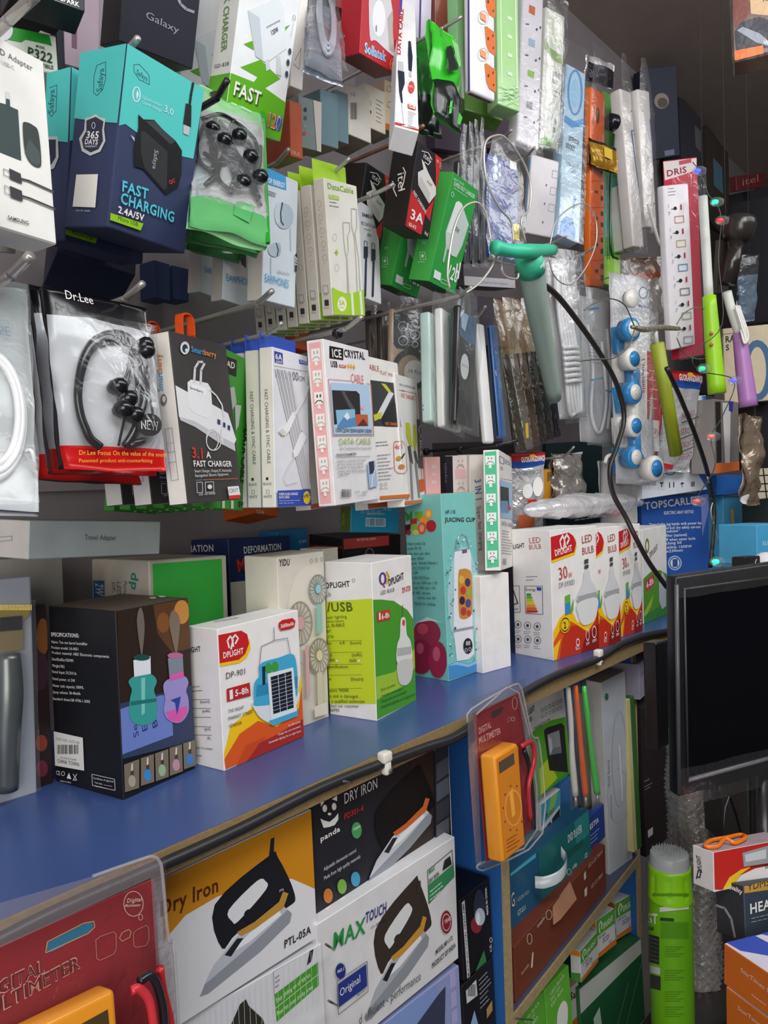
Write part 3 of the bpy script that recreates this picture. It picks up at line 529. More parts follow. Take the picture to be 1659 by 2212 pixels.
ar1 = [('P', '#24708f', 100, 2054, 102, 2036, 180, 1996, 198, 1990, 202, 2000, 190, 2014, 112, 2056), ('L', '#c99a6a', 2, 98, 2056, 102, 2034, 180, 1994, 202, 1990, 204, 2002, 190, 2016, 98, 2058), ('T', '#d09088', 'DIGITAL', -46, 2172, 97, 2099, 30, 1), ('T', '#5a1a1c', 'DIGITAL', -44, 2169, 95, 2099, 27), ('T', '#d09088', 'MULTIMETER', -60, 2219, 173, 2090, 30, 1), ('T', '#5a1a1c', 'MULTIMETER', -58, 2216, 171, 2090, 27), ('O', '#d8a49a', 287, 1952, 22, 28, 2), ('T', '#e0b4aa', 'Digital', 272, 1950, 305, 1946, 9, 1), ('T', '#e0b4aa', 'Multimeter', 268, 1959, 302, 1957, 6, 1), ('O', '#d8a49a', 302, 1981, 5, 7, 1.4), ('L', '#c98a70', 1.2, 205, 2030, 215, 2022, 244, 2012, 249, 2018, 249, 2050, 244, 2060, 214, 2074, 207, 2070, 205, 2030), ('L', '#c98a70', 1.8, 256, 2026, 262, 2014, 276, 2007, 281, 2012, 278, 2024, 262, 2033, 256, 2026), ('L', '#c98a70', 1.2, 286, 2016, 293, 2008, 314, 1998, 319, 2004, 320, 2030, 312, 2042, 292, 2046, 287, 2042, 286, 2016)]
meter('large red and clear blister pack with an orange meter, at the bottom left corner', 'A-60,2075 B326,1896 C372,2400 D-40,2700', 'A-20,2262 B246,2142 C280,2500 D0,2700 F215,2120', .50, .465, [(-60, 1968), (200, 1893), (300, 1858), (330, 1850), (345, 1862), (351, 1890), (364, 2030), (376, 2060), (392, 2400), (358, 2400), (326, 1896), (-60, 2075)], ar1, [('P', '#4a3a20', 160, 2220, 232, 2180, 240, 2260, 170, 2320)], None, [('#c42c34', ((345, 2090), (352, 2140), (368, 2210), (372, 2300)), .488), ('#24242a', ((300, 2120), (330, 2110), (352, 2180), (356, 2300)), .482), ('#d83a44', ((284, 2140), (300, 2136), (322, 2162), (334, 2230)), .478)])
ar2 = [('P', '#3a2a20', 1061, 1548, 1062, 1538, 1084, 1526, 1088, 1530, 1082, 1540, 1066, 1552), ('T', '#dca49c', 'DIGITAL', 1034, 1586, 1061, 1571, 13, 1), ('T', '#dca49c', 'MULTIMETER', 1034, 1607, 1081, 1584, 13, 1), ('O', '#d8a49a', 1111, 1519, 6, 14, 1.2), ('L', '#c9707a', 1, 1095, 1552, 1100, 1548, 1102, 1556, 1096, 1560, 1095, 1552), ('O', '#d8a49a', 1107, 1553, 4, 5, 1)]
mr2 = [('P', '#d98428', 1072, 1640, 1118, 1612, 1132, 1822, 1090, 1856), ('P', '#5a4c40', 1076, 1647, 1109, 1626, 1111, 1650, 1078, 1672), ('E', '#e8a04a', 1108, 1745, 19, 40), ('E', '#d48026', 1108, 1745, 16, 36), ('P', '#f4ae48', 1099, 1712, 1106, 1702, 1112, 1758, 1105, 1766)] + [('E', '#6a3a10', 1108 + 25 * math.cos(a / 10 * 6.28) * .9, 1745 + 50 * math.sin(a / 10 * 6.28), 1.2, 2) for a in range(10)] + [('G', '#7a4414', 1092, 1815, 1120, 1798, 4, .4, 8, 1.4)]
meter('small red blister pack with an orange meter, in front of the first blue panel', 'A1029,1541 B1120,1494 C1160,1790 D1046,1862', 'A1069,1634 B1120,1604 C1135,1826 D1088,1864 E1034,1630 H1052,1860', .53, .502, [(1012, 1640), (1010, 1560), (1018, 1532), (1108, 1480), (1124, 1484), (1132, 1510), (1150, 1590), (1166, 1610), (1172, 1800), (1060, 1874), (1030, 1874), (1040, 1862), (1046, 1862), (1160, 1792), (1120, 1496), (1029, 1543), (1040, 1862), (1028, 1866)], ar2, mr2, None, [('#b8303c', ((1126, 1612), (1148, 1604), (1154, 1640), (1142, 1700), (1146, 1770)), .518), ('#24242a', ((1132, 1620), (1142, 1650), (1150, 1720), (1153, 1790)), .522)])
# ------------------------------------------------------------------ boxes standing on the shelf

thumbs = [((265, 1651, 298, 1639, 298, 1701, 267, 1711), '#a9a08a'), ((301, 1637, 329, 1628, 330, 1688, 301, 1697), '#3a8ad0'), ((331, 1627, 360, 1617, 361, 1677, 333, 1687), '#9ab58f'), ((362, 1615, 389, 1607, 391, 1665, 363, 1675), '#c08fa0'), ((391, 1605, 417, 1597, 419, 1652, 393, 1661), '#3f7fc0')]
hf = [('P', '#2e211b', 252, 1317, 408, 1291, 416, 1560, 258, 1600), ('P', '#5a3a22', 330, 1304, 408, 1291, 412, 1400, 372, 1410, 340, 1370), ('E', '#c08540', 392, 1322, 17, 26), ('E', '#7d5028', 352, 1345, 14, 22),
      ('P', '#343f5c', 257, 1520, 414, 1480, 420, 1600, 262, 1640), ('P', '#6b80c4', 258, 1532, 345, 1502, 368, 1500, 373, 1588, 262, 1630), ('T', '#26345f', 'Se', 299, 1590, 294, 1562, 12), ('T', '#26345f', 'Ei', 318, 1578, 315, 1555, 12), ('T', '#26345f', 'Br', 340, 1570, 335, 1540, 12),
      ('S', '#6e655c', 303, 1412, 294, 1340, 303, 1312, 311, 1350, 306, 1412), ('S', '#7a6c5c', 377, 1408, 364, 1345, 372, 1318, 387, 1340, 381, 1408),
      ('S', '#3a9a94', 276, 1472, 290, 1460, 322, 1455, 337, 1470, 331, 1490, 336, 1510, 336, 1548, 318, 1565, 290, 1563, 278, 1545, 279, 1510, 283, 1490), ('P', '#7cc4bd', 303, 1465, 312, 1463, 311, 1540, 304, 1545), ('P', '#24706c', 280, 1515, 336, 1508, 336, 1515, 280, 1524), ('P', '#dfe3e6', 286, 1426, 323, 1417, 324, 1455, 288, 1462), ('E', '#1f4a48', 304, 1420, 18, 7),
      ('S', '#9a8fc9', 352, 1476, 364, 1466, 395, 1460, 405, 1474, 400, 1492, 405, 1510, 404, 1540, 386, 1561, 362, 1555, 352, 1535, 355, 1510, 351, 1490), ('P', '#d95aa8', 356, 1538, 402, 1524, 402, 1542, 385, 1561, 362, 1555), ('P', '#2f3f96', 366, 1512, 388, 1504, 386, 1518, 380, 1545, 376, 1518), ('P', '#7d8794', 360, 1422, 392, 1412, 394, 1450, 363, 1458), ('P', '#d95aa8', 363, 1458, 394, 1450, 395, 1462, 364, 1470), ('E', '#b06a90', 376, 1416, 17, 7)]
for q, c in thumbs:
    cx, cy = sum(q[0::2]) / 4, sum(q[1::2]) / 4
    hf += [('P', '#7a6f5e', *q), ('P', '#d8d2c8', cx - 1, cy - 26, cx + 2, cy - 27, cx + 2, cy - 8, cx - 2, cy - 8), ('R', '#4a3a2e', cx - 3, cy - 10, cx + 4, cy), ('E', c, cx, cy + 11, 8, 13)]
spec = [('Name: Ton ton barrel humidifier', 112, 1389, 190, 1394), ('Product model: LA-0651', 112, 1401, 171, 1405), ('Product material: ABS/ Electronic components', 113, 1412, 237, 1421), ('Size:82x82x155MM', 113, 1426, 160, 1430), ('Weight:78G', 114, 1440, 141, 1443), ('Rated Input: DC5V/1A', 114, 1453, 167, 1458), ('Rated power: ≤1.5W', 115, 1468, 164, 1473), ('Water tank capacity: 500ML', 115, 1483, 183, 1488), ('Spray volume: 30-40ml/h', 116, 1497, 176, 1501), ('Standard sheet:GB 4706.1-2005', 116, 1511, 197, 1518)]
hl = [('T', WHT, 'SPECIFICATIONS:', 111, 1374, 172, 1377, 8, 1)] + [('T', WHT, *s, 6) for s in spec]
hl += [('P', '#e8e6e0', 118, 1579, 181, 1593, 184, 1664, 121, 1653), ('T', GRY, 'ITEM NO: A275-84', 123, 1598, 174, 1607, 6), ('B', '#3a3a3c', 126, 1608, 172, 1628), ('T', GRY, '2416562752684', 132, 1637, 168, 1643, 4), ('T', '#4a4a4c', 'CHINA TOWN', 126, 1646, 174, 1655, 8),
       ('T', WHT, 'CE', 124, 1672, 133, 1674, 9), ('O', WHT, 139, 1670, 4, 5, 1), ('P', WHT, 147, 1680, 152, 1668, 157, 1682), ('L', WHT, 1.3, 161, 1671, 169, 1684, 161, 1684, 169, 1671), ('T', WHT, 'MADE IN CHINA', 133, 1687, 157, 1691, 3), ('L', WHT, 1, 202, 1671, 251, 1682, 252, 1706, 203, 1695, 202, 1671), ('T', WHT, 'Certificate of approval', 205, 1681, 249, 1689, 4), ('T', WHT, 'Test date', 208, 1690, 225, 1694, 3.5), ('T', WHT, 'Inspector', 208, 1697, 226, 1701, 3.5), ('L', WHT, .6, 228, 1694, 246, 1697), ('L', WHT, .6, 228, 1701, 246, 1704)]
HB = B('humidifier_box', 'black carton with two lit steaming bottles pictured and a specification list on its side', 'box', 'A250,1316 B408,1290 C422,1667 D265,1722 E105,1314 H120,1690', {'x': '#17181d', 't': '#5a4d42'}, {'f': hf, 'l': hl, 't': [('E', '#c9d8b0', 330, 1292, 8, 2), ('E', '#dfe3e6', 350, 1289, 8, 2), ('E', '#a9c4bd', 366, 1286, 7, 2)]}, zb=SHELF, d=.12)
B('humidifier_box', 'dark brown carton standing half hidden between the trimmer pack and the black steaming bottles carton', 'box', 'A-20,1316 B100,1310 C114,1690 D-10,1735', {'x': '#1d1618', 'f': '#2a1a1c'}, {'f': [('E', '#8a3a26', 89, 1605, 13, 18), ('E', '#6b2a3a', 90, 1660, 13, 18), ('E', '#7a4a22', 92, 1375, 14, 40), ('E', '#3a2430', 80, 1450, 26, 44)]}, zb=SHELF, d=.06)
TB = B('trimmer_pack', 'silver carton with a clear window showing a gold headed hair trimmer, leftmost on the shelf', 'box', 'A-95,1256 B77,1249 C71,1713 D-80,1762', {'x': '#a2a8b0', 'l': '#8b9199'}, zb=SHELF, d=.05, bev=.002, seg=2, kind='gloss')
tf = FR[TB.name]
def wpt(x, y, lift=.004): O, X, Y, n = face(tf, 'f'); r = ray(x, y); t = ((O + n * lift - EYE) @ n) / (r @ n); return EYE + r * t
g = Geo()
for k in range(24): a = wpt(-6 + k * 3.2, 1318); b_ = wpt(-6 + k * 3.2, 1306); g.add(*tube_geo([a, b_], .0005, 5), M('#c9b24a', 'metal'))
g.add([wpt(-10, 1318), wpt(66, 1312), wpt(62, 1330), wpt(48, 1342), wpt(48, 1352), wpt(-10, 1358)], [(0, 1, 2, 3, 4, 5)], M('#c9b24a', 'metal'))
g.add([wpt(0, 1334, .006), wpt(48, 1330, .006), wpt(48, 1360, .006), wpt(0, 1364, .006)], [(0, 1, 2, 3)], M('#1a1a1c', 'gloss'))
g.add([wpt(-8, 1362, .005), wpt(50, 1358, .005), wpt(50, 1404, .005), wpt(-8, 1410, .005)], [(0, 1, 2, 3)], M('#b09a6a', 'metal'))
h_ = g.build('trimmer_head', TB.location, TB)
tube('trimmer_handle', [wpt(18, 1412, .006), wpt(20, 1500, .012), wpt(15, 1600, .012), wpt(14, 1705, .008)], [.011, .0125, .012, .011], M('#6a6f6d', 'metal'), TB, 6, 14)
film(TB, tf, 'clear_window', .012, .0015, .003, .02, .98, .1, .97, 3)
# night market lamp carton
nf = [('P', YEL, 482, 1630, 497, 1570, 545, 1527, 577, 1541, 600, 1560, 640, 1530, 652, 1450, 658, 1592, 487, 1662), ('P', '#d9591f', 484, 1640, 517, 1585, 557, 1557, 597, 1570, 645, 1530, 655, 1480, 658, 1592, 487, 1662), ('P', '#c84a1c', 510, 1655, 530, 1610, 575, 1590, 560, 1620, 545, 1648), ('P', '#a82a24', 532, 1645, 560, 1605, 600, 1585, 656, 1552, 658, 1592),
      ('P', YEL, 473, 1440, 517, 1432, 532, 1420, 540, 1402, 538, 1380, 473, 1400), ('P', RED, 470, 1372, 520, 1362, 533, 1370, 537, 1390, 529, 1412, 515, 1425, 473, 1433), ('T', WHT, 'DPLIGHT', 481, 1422, 525, 1411, 12, 1), ('L', WHT, 3.4, 494, 1399, 490, 1384, 496, 1374, 502, 1382, 498, 1402), ('L', WHT, 3.4, 503, 1396, 500, 1380, 507, 1371, 513, 1379, 507, 1390), ('T', '#4a4a4c', 'DP-901', 486, 1467, 531, 1455, 13),
      ('P', '#b8282c', 488, 1488, 538, 1474, 540, 1503, 489, 1516), ('R', WHT, 494, 1491, 502, 1509), ('T', WHT, '5-8h', 506, 1504, 536, 1496, 13, 1), ('T', INK, 'THE NIGHT', 491, 1540, 525, 1531, 7), ('T', INK, 'MARKET STREET', 491, 1556, 545, 1540, 7), ('T', INK, 'VENDOR', 492, 1572, 520, 1564, 7),
      ('P', RED, 600, 1345, 608, 1339, 630, 1335, 636, 1341, 634, 1354, 626, 1358, 605, 1362, 600, 1355), ('T', WHT, '3600mAh', 604, 1357, 633, 1350, 8, 1), ('T', WHT, 'The USB interface', 620, 1570, 647, 1560, 4.5), ('T', WHT, 'Charge fast and convenient', 598, 1589, 647, 1570, 4.5), ('T', WHT, 'Sustainable lighting five to eight hours', 578, 1606, 648, 1580, 4.5),
      ('L', '#8a8d92', 1.6, 557, 1447, 562, 1396, 590, 1383, 589, 1355), ('L', '#8a8d92', 1.6, 590, 1383, 618, 1378, 627, 1425), ('S', '#d8dfe4', 548, 1510, 640, 1490, 630, 1540, 600, 1562, 572, 1558, 552, 1540), ('S', '#45a8cf', 557, 1440, 567, 1429, 600, 1420, 625, 1412, 636, 1425, 640, 1480, 630, 1510, 552, 1525, 546, 1510, 547, 1475, 557, 1460), ('P', '#2f8ab5', 552, 1480, 640, 1460, 640, 1486, 550, 1505), ('P', '#1d2f3f', 563, 1440, 570, 1438, 570, 1478, 564, 1480), ('E', '#3f9a3c', 577, 1443, 7, 12), ('E', '#3f9a3c', 591, 1440, 7, 12),
      ('P', '#45a8cf', 577, 1557, 640, 1530, 640, 1546, 586, 1567), ('P', '#dfe6ea', 574, 1455, 630, 1441, 638, 1535, 582, 1555), ('P', '#1d2230', 581, 1462, 626, 1449, 631, 1528, 587, 1542)]
for k in range(1, 10): t = k / 10; nf.append(('L', '#c9d2da', .8, 581 + 6 * t, 1462 + 80 * t, 626 + 5 * t, 1449 + 79 * t))
nf += [('L', '#c9d2da', 1.2, 596, 1458, 601, 1537), ('L', '#c9d2da', 1.2, 611, 1454, 616, 1533)]
nl = [('T', INK, 'LIGHT', 406, 1410, 435, 1407, 11, 1), ('G', GRY, 412, 1484, 444, 1482, 2, 0, 9, 2), ('L', INK, .9, 416, 1511, 454, 1511), ('T', INK, '(hours)', 433, 1519, 454, 1518, 6), ('L', INK, .9, 418, 1530, 456, 1530), ('T', INK, '(mAh)', 438, 1539, 455, 1538, 6), ('L', INK, .9, 419, 1549, 456, 1549), ('L', INK, .9, 420, 1569, 457, 1570), ('T', INK, '(pcs)', 443, 1577, 456, 1577, 6), ('L', INK, .9, 421, 1587, 458, 1588), ('T', INK, '(K)', 449, 1597, 457, 1597, 6), ('T', INK, 'stries Co Limited', 422, 1616, 460, 1620, 5), ('T', INK, 'al.com', 422, 1633, 438, 1634, 5)]
B('night_market_lamp_box', 'white, red and yellow solar lamp carton with a blue lamp on its front', 'box', 'A467,1360 B643,1317 C658,1592 D487,1662 E405,1352 H422,1654', WHT, {'f': nf, 'l': nl, 't': [('G', '#b9b9bb', 440, 1335, 500, 1325, 3, 12, 4, 2.4)]}, zb=SHELF, d=.1)
# lime bulb carton
LT = [('L', '/USB', 0)]
ll = [('P', '#c3d42a', 695, 1299, 806, 1293, 818, 1521, 700, 1519), ('T', INK, 'OPLIGHT', 703, 1271, 757, 1267, 12, 1), ('O', INK, 764, 1254, 3.5, 4, .8), ('T', GRY, 'LB', 705, 1289, 716, 1288, 8), ('T', '#55651a', '/USB', 708, 1321, 764, 1320, 19, 1)]
for s, x0, y0, x1, y1, h in (('oor lighting', 707, 1337, 750, 1335, 7), ('ithium battery', 707, 1345, 744, 1343, 5), ('LL BUBBLE', 706, 1355, 746, 1353, 7), ('er:', 706, 1367, 718, 1366, 9), ('3730', 709, 1378, 722, 1378, 6), ('me:', 707, 1392, 718, 1392, 6), ('6-8', 735, 1392, 746, 1391, 7), ('(hours)', 757, 1392, 782, 1391, 7), ('city:', 706, 1418, 720, 1418, 8), ('(mAh)', 761, 1418, 784, 1418, 8), ('2400', 709, 1429, 725, 1429, 7), ('3600', 755, 1430, 772, 1430, 7), ('specification:', 709, 1443, 755, 1443, 7), ('ne:', 709, 1469, 718, 1469, 7), ('(hours)', 759, 1470, 787, 1470, 8), ('rature: 9000K', 709, 1494, 756, 1494, 7), ('his unit is damaged ,', 709, 1506, 780, 1507, 7), ('ct a qualified technician', 709, 1517, 790, 1518, 7), ('ontact our customer', 709, 1527, 777, 1528, 7), ('946990', 710, 1537, 735, 1537, 7)): ll.append(('T', '#3f4a22', s, x0, y0, x1, y1, h))
for y_ in (1383, 1408, 1434, 1457, 1486): ll.append(('L', '#6d7a2a', .8, 709, y_ + 1, 784, y_))
ll += [('R', WHT, 728, 1424, 733, 1429), ('R', WHT, 775, 1424, 780, 1429)]
lf = [('P', '#4a9a2c', 800, 1297, 822, 1295, 850, 1298, 880, 1318, 893, 1338, 905, 1515, 813, 1555), ('P', '#9fc437', 812, 1462, 850, 1452, 880, 1425, 897, 1400, 899, 1440, 870, 1482, 813, 1512), ('O', '#4a3f8c', 826, 1250, 8, 14, 4), ('L', '#e0a52a', 4, 834, 1235, 839, 1245, 834, 1260), ('L', '#b8404a', 3, 826, 1262, 830, 1268), ('T', INK, 'DPLIGHT', 839, 1266, 872, 1250, 14, 1), ('T', '#4a4a4c', 'LED BULB', 821, 1285, 851, 1277, 8), ('T', RED, 'DP-3730', 868, 1281, 886, 1275, 11, 1), ('P', '#c43a2e', 813, 1322, 841, 1316, 842, 1338, 814, 1344), ('R', WHT, 817, 1324, 821, 1338), ('T', WHT, '6-8h', 823, 1338, 840, 1333, 11, 1),
      ('L', '#5a5a5c', 1, 868, 1306, 869, 1338), ('S', '#e4e2dc', 864, 1338, 874, 1336, 877, 1370, 885, 1385, 888, 1425, 857, 1432, 856, 1395, 862, 1375), ('S', '#cfcdc9', 857, 1432, 888, 1425, 888, 1462, 880, 1477, 870, 1480, 860, 1472), ('P', '#b9b7b2', 856, 1400, 887, 1396, 887, 1412, 856, 1418), ('E', '#d8482a', 870, 1345, 3, 7), ('T', '#1f3a14', "Don't use when", 821, 1493, 852, 1481, 5.5), ('T', '#1f3a14', 'connected to power source', 821, 1506, 868, 1489, 5.5), ('T', '#1f3a14', 'Charge fast and convenient', 821, 1518, 876, 1496, 5.5), ('T', '#1f3a14', 'Sustainable lighting six to eight hours', 821, 1530, 895, 1501, 5.5)]
B('bulb_box', 'lime and green tall bulb carton between the mint juicer carton and the cream fan carton', 'box', 'A803,1216 B887,1198 C901,1515 D813,1553 E703,1214 H710,1547', WHT, {'f': lf, 'l': ll}, zb=SHELF, d=.1)
# juicing cup carton
jl = [('P', '#3f8f3a', 878, 1126, 872, 1104, 884, 1112, 890, 1102, 892, 1120), ('P', '#7aa83a', 896, 1106, 914, 1104, 912, 1124, 898, 1126), ('E', '#f0a02a', 926, 1110, 8, 11), ('E', '#f6c35a', 926, 1110, 5, 7), ('P', '#b8302a', 886, 1122, 902, 1119, 900, 1140, 888, 1142), ('P', '#3a1f2a', 873, 1134, 888, 1132, 886, 1152, 876, 1154), ('E', '#ef9a2a', 916, 1124, 9, 8), ('E', '#b02a36', 932, 1136, 11, 13), ('E', '#e0563a', 912, 1141, 9, 13), ('E', '#f2a080', 912, 1141, 5, 8), ('E', '#8fae3a', 896, 1138, 8, 7), ('E', '#c9c86a', 899, 1150, 7, 6), ('E', '#c0392b', 871, 1147, 6, 7), ('E', '#a02a26', 884, 1150, 5, 6)]
for s, x0, y0, x1, y1 in (('Product Name: Juicing Cup', 866, 1178, 920, 1176), ('Product model: HP-118', 866, 1188, 911, 1187), ('Product color: black, pink, white', 866, 1199, 930, 1198), ('Capacity: 450ml', 880, 1209, 917, 1209), ('Battery capacity: 1300mAh/1500mAh*2', 872, 1219, 947, 1219), ('Voltage: DC3.7V/DC7.4V', 876, 1230, 930, 1230), ('Power: 50W', 882, 1240, 905, 1240), ('Size: 83X 83X252mm', 886, 1250, 930, 1251), ('Speed: No load 22000 rpm ± 15%', 880, 1261, 947, 1262), ('Load 15000 rpm ± 15%', 895, 1272, 943, 1273), ('Material: ABS, silicone,', 880, 1282, 932, 1284), ('stainless steel 304', 904, 1293, 943, 1295), ('MADE IN CHINA', 897, 1306, 943, 1309)): jl.append(('T', '#24484a', s, x0, y0, x1, y1, 6))
jl += [('E', '#93324a', 924, 1368, 30, 30), ('E', '#c04a5a', 915, 1358, 12, 12), ('E', '#8a2440', 912, 1418, 26, 38), ('E', '#9a2a4a', 948, 1425, 20, 40), ('E', '#c45a74', 945, 1412, 8, 16), ('E', '#b8506a', 910, 1400, 8, 12), ('P', '#c9e0e0', 900, 1345, 925, 1332, 960, 1345, 930, 1340)]
jf = [('E', '#a9cfd2', 1000, 1290, 34, 110), ('P', '#4a90c8', 964, 1438, 985, 1428, 1012, 1434, 1041, 1420, 1043, 1452, 967, 1470), ('P', '#8fc0e0', 964, 1440, 985, 1429, 1012, 1435, 1041, 1421, 1041, 1427, 1012, 1441, 985, 1436), ('T', INK, 'HP-118', 961, 1111, 983, 1110, 9), ('T', INK, 'JUICING CUP', 961, 1127, 1026, 1127, 9, 1), ('L', '#8d95a0', 2, 983, 1192, 986, 1168, 997, 1154, 1007, 1160, 1013, 1186), ('P', '#e6e6ea', 981, 1192, 1014, 1186, 1017, 1205, 1020, 1360, 1024, 1412, 1012, 1424, 986, 1428, 979, 1362, 980, 1210), ('L', '#a9adb5', 1.6, 981, 1190, 1014, 1184), ('R', '#6b5f6a', 997, 1188, 1008, 1194), ('S', '#c98a3a', 989, 1240, 997, 1229, 1010, 1230, 1018, 1244, 1019, 1318, 1011, 1334, 997, 1337, 990, 1322)]
for x_, y_, r_, c in ((996, 1252, 7, '#d9b04a'), (1009, 1258, 7, '#4a2f55'), (999, 1275, 7, '#c23a2e'), (1011, 1280, 6, '#8fae3a'), (997, 1297, 7, '#3a2440'), (1010, 1303, 7, '#4a4a80'), (1000, 1320, 7, '#b03a4a'), (1011, 1324, 5, '#c23a2e')): jf.append(('E', c, x_, y_, r_ * .85, r_ * 1.3))
jf += [('P', '#9a9aa8', 979, 1360, 1021, 1352, 1021, 1357, 979, 1365), ('E', '#22232a', 1009, 1395, 10, 17), ('T', WHT, '88', 1004, 1394, 1014, 1393, 9), ('O', WHT, 1005, 1404, 3, 4, .8), ('O', WHT, 1013, 1402, 3, 4, .8)]
for k in range(70):
    y_ = random.uniform(1160, 1430); s_ = random.choice((-1, 1)); x_ = 998 + s_ * random.gauss(28, 4) if y_ > 1200 else 998 + random.uniform(-22, 14); jf.append(('E', random.choice(('#f0f4f6', '#d0e2ec', '#5f7a9a', '#3f5f8a')), x_, y_, random.uniform(.7, 2.4), random.uniform(.8, 3)))
B('juicer_box', 'tall mint carton with a white juicing cup and fruit pictures', 'box', 'A954,1064 B1027,1066 C1041,1450 D967,1468 E862,1071 H900,1461', {'x': '#7cc4bd', 't': '#a99a80'}, {'f': jf, 'l': jl}, zb=SHELF, d=.1)
# the row of big bulb cartons
LEDF = [('p', YEL, 0, 78, 15, 68, 38, 62, 52, 74, 76, 79, 90, 72, 100, 60, 100, 100, 0, 100), ('p', '#d9591f', 0, 86, 15, 77, 32, 71, 50, 76, 75, 84, 92, 76, 100, 66, 100, 100, 0, 100), ('p', '#bf3420', 12, 100, 18, 86, 30, 76, 52, 77, 75, 85, 92, 77, 100, 68, 100, 100), ('p', '#8a2018', 58, 100, 68, 88, 100, 79, 100, 100), ('p', YEL, 0, 100, 0, 90, 16, 84, 10, 92, 6, 100), ('p', YEL, 0, 10, 53, 8, 55, 15, 50, 21, 0, 25), ('p', RED, 0, 5, 38, 3, 48, 6, 54, 12, 49, 19, 0, 23), ('t', WHT, 'DPLIGHT', 8, 20, 45, 17.5, 4.6, 1), ('l', WHT, 2.2, 22, 15, 19, 9, 25, 5, 29, 9, 26, 15.5), ('l', WHT, 2.2, 31, 14, 28, 8, 34, 4.5, 39, 8, 34, 11.5), ('t', '#a8433a', 'LED', 66, 13, 90, 12, 6), ('t', '#a8433a', 'BULB', 66, 22, 93, 21, 5.6), ('t', '#b83a34', '30', 14, 39, 34, 38, 9.5), ('t', '#b83a34', 'W', 35, 38.5, 43, 38, 4), ('t', GRY, 'DP-5930D', 14, 45, 48, 44, 4), ('p', '#3f8ac0', 26, 58, 37, 57, 37, 66, 26, 67), ('p', '#6aae3a', 26, 52, 37, 51, 37, 57, 26, 58), ('p', '#6aae3a', 38, 62, 44, 55, 43, 64, 38, 67),
        ('p', '#4a4a4c', 70, 26, 79, 25.5, 79, 29, 70, 29.5), ('p', '#4a4a4c', 70, 30.5, 79, 30, 79, 33, 70, 33.5), ('s', '#d4d4d6', 69, 35, 80, 34.5, 83, 42, 93, 49, 96, 56, 52, 57.5, 56, 50, 66, 43), ('p', '#a4a5aa', 53, 54, 96, 53, 96, 58, 52, 59.5), ('s', '#dededd', 52, 59.5, 96, 58, 95, 70, 88, 76, 76, 78, 62, 77, 54, 70), ('e', YEL, 24, 74, 11, 6.5), ('o', INK, 24, 74, 9.5, 5.6, 1), ('t', INK, '2', 21, 77, 27, 76.6, 5, 1), ('t', WHT, 'B22', 45, 96, 54, 95.5, 3), ('o', WHT, 50, 90, 4, 3, 1), ('t', WHT, '30W', 68, 94.5, 76, 94, 2.6), ('o', WHT, 72, 86, 4, 5, .9), ('t', WHT, '300W', 82, 93.5, 92, 93, 2.6), ('o', WHT, 87, 85, 5, 5, .9)]
def cutx(items, o, k):
    """the same artwork on a face of which the left part is covered"""
    g = lambda x: (x - o) * k; r = []
    for it in items:
        t = it[0]; a = list(it[2:])
        if t in 'psPS': a[0::2] = [g(x) for x in a[0::2]]
        elif t == 't': a[1], a[3] = g(a[1]), g(a[3])
        elif t in 'eo': a[0] = g(a[0]); a[2] *= k
        elif t == 'l': a[1::2] = [g(x) for x in a[1::2]]
        if t == 't' and a[1] < -6: continue
        r.append((t, it[1], *a))
    return r
el = [('T', INK, 'LIGHT', 1109, 1186, 1134, 1182, 9, 1), ('T', '#b05a52', 'LED', 1143, 1174, 1169, 1172, 12), ('T', '#b05a52', 'BULB', 1143, 1187, 1170, 1185, 10), ('G', GRY, 1137, 1246, 1163, 1245, 2, 0, 7, 1.6), ('L', INK, 1, 1134, 1266, 1172, 1266, 1173, 1327, 1136, 1325, 1134, 1266), ('T', INK, 'Energy', 1136, 1276, 1158, 1276, 6), ('R', '#2a4fa8', 1160, 1268, 1170, 1276)]
for k, c in enumerate(('#3a9a3c', '#6db33a', '#bccf2e', '#f2d02a', '#f0a02a', '#e0662a', '#d0302a')): el.append(('P', c, 1138, 1282 + 6 * k, 1147 + 2.4 * k, 1282 + 6 * k, 1149 + 2.4 * k, 1284.5 + 6 * k, 1147 + 2.4 * k, 1287 + 6 * k, 1138, 1287 + 6 * k))
for x_, y_ in ((1120, 1349), (1141, 1351), (1162, 1353), (1121, 1380), (1142, 1381), (1163, 1383)): el += [('O', '#4a4a4c', x_, y_, 7.5, 8.5, 1), ('E', '#4a4a4c', x_, y_, 3, 3.5), ('G', GRY, x_ - 8, y_ + 13, x_ + 8, y_ + 14, 2, 0, 4, 1.2)]
el += [('L', INK, 2, 1107, 1300, 1110, 1272, 1121, 1303, 1107, 1305), ('L', INK, .9, 1108, 1265, 1124, 1265, 1126, 1322, 1108, 1322), ('T', INK, 'n scald', 1109, 1317, 1122, 1317, 5)]
B('bulb_box', 'white and red bulb carton nearest in the row, an energy label on its white side', 'box', 'A1186,1143 B1285,1139 C1297,1402 D1198,1424 E1107,1143 H1110,1415', WHT, {'f': LEDF, 'l': el}, 'bulb cartons in a row at the shelf edge', zb=SHELF, d=.1)
B('bulb_box', 'second white and red bulb carton of the row, between two like it', 'box', 'A1284,1141 B1334,1136 C1342,1387 D1294,1402', WHT, {'f': cutx(LEDF, 30, 1.43)}, 'bulb cartons in a row at the shelf edge', zb=SHELF, d=.09, fixd=True, sig=(.05, .1, .1), yaw0=-.17)
B('bulb_box', 'third white and red bulb carton of the row, beside the green bulb carton', 'box', 'A1334,1137 B1381,1130 C1389,1362 D1343,1378', WHT, {'f': LEDF}, 'bulb cartons in a row at the shelf edge', zb=SHELF, d=.09, fixd=True, sig=(.05, .1, .1), yaw0=-.15)
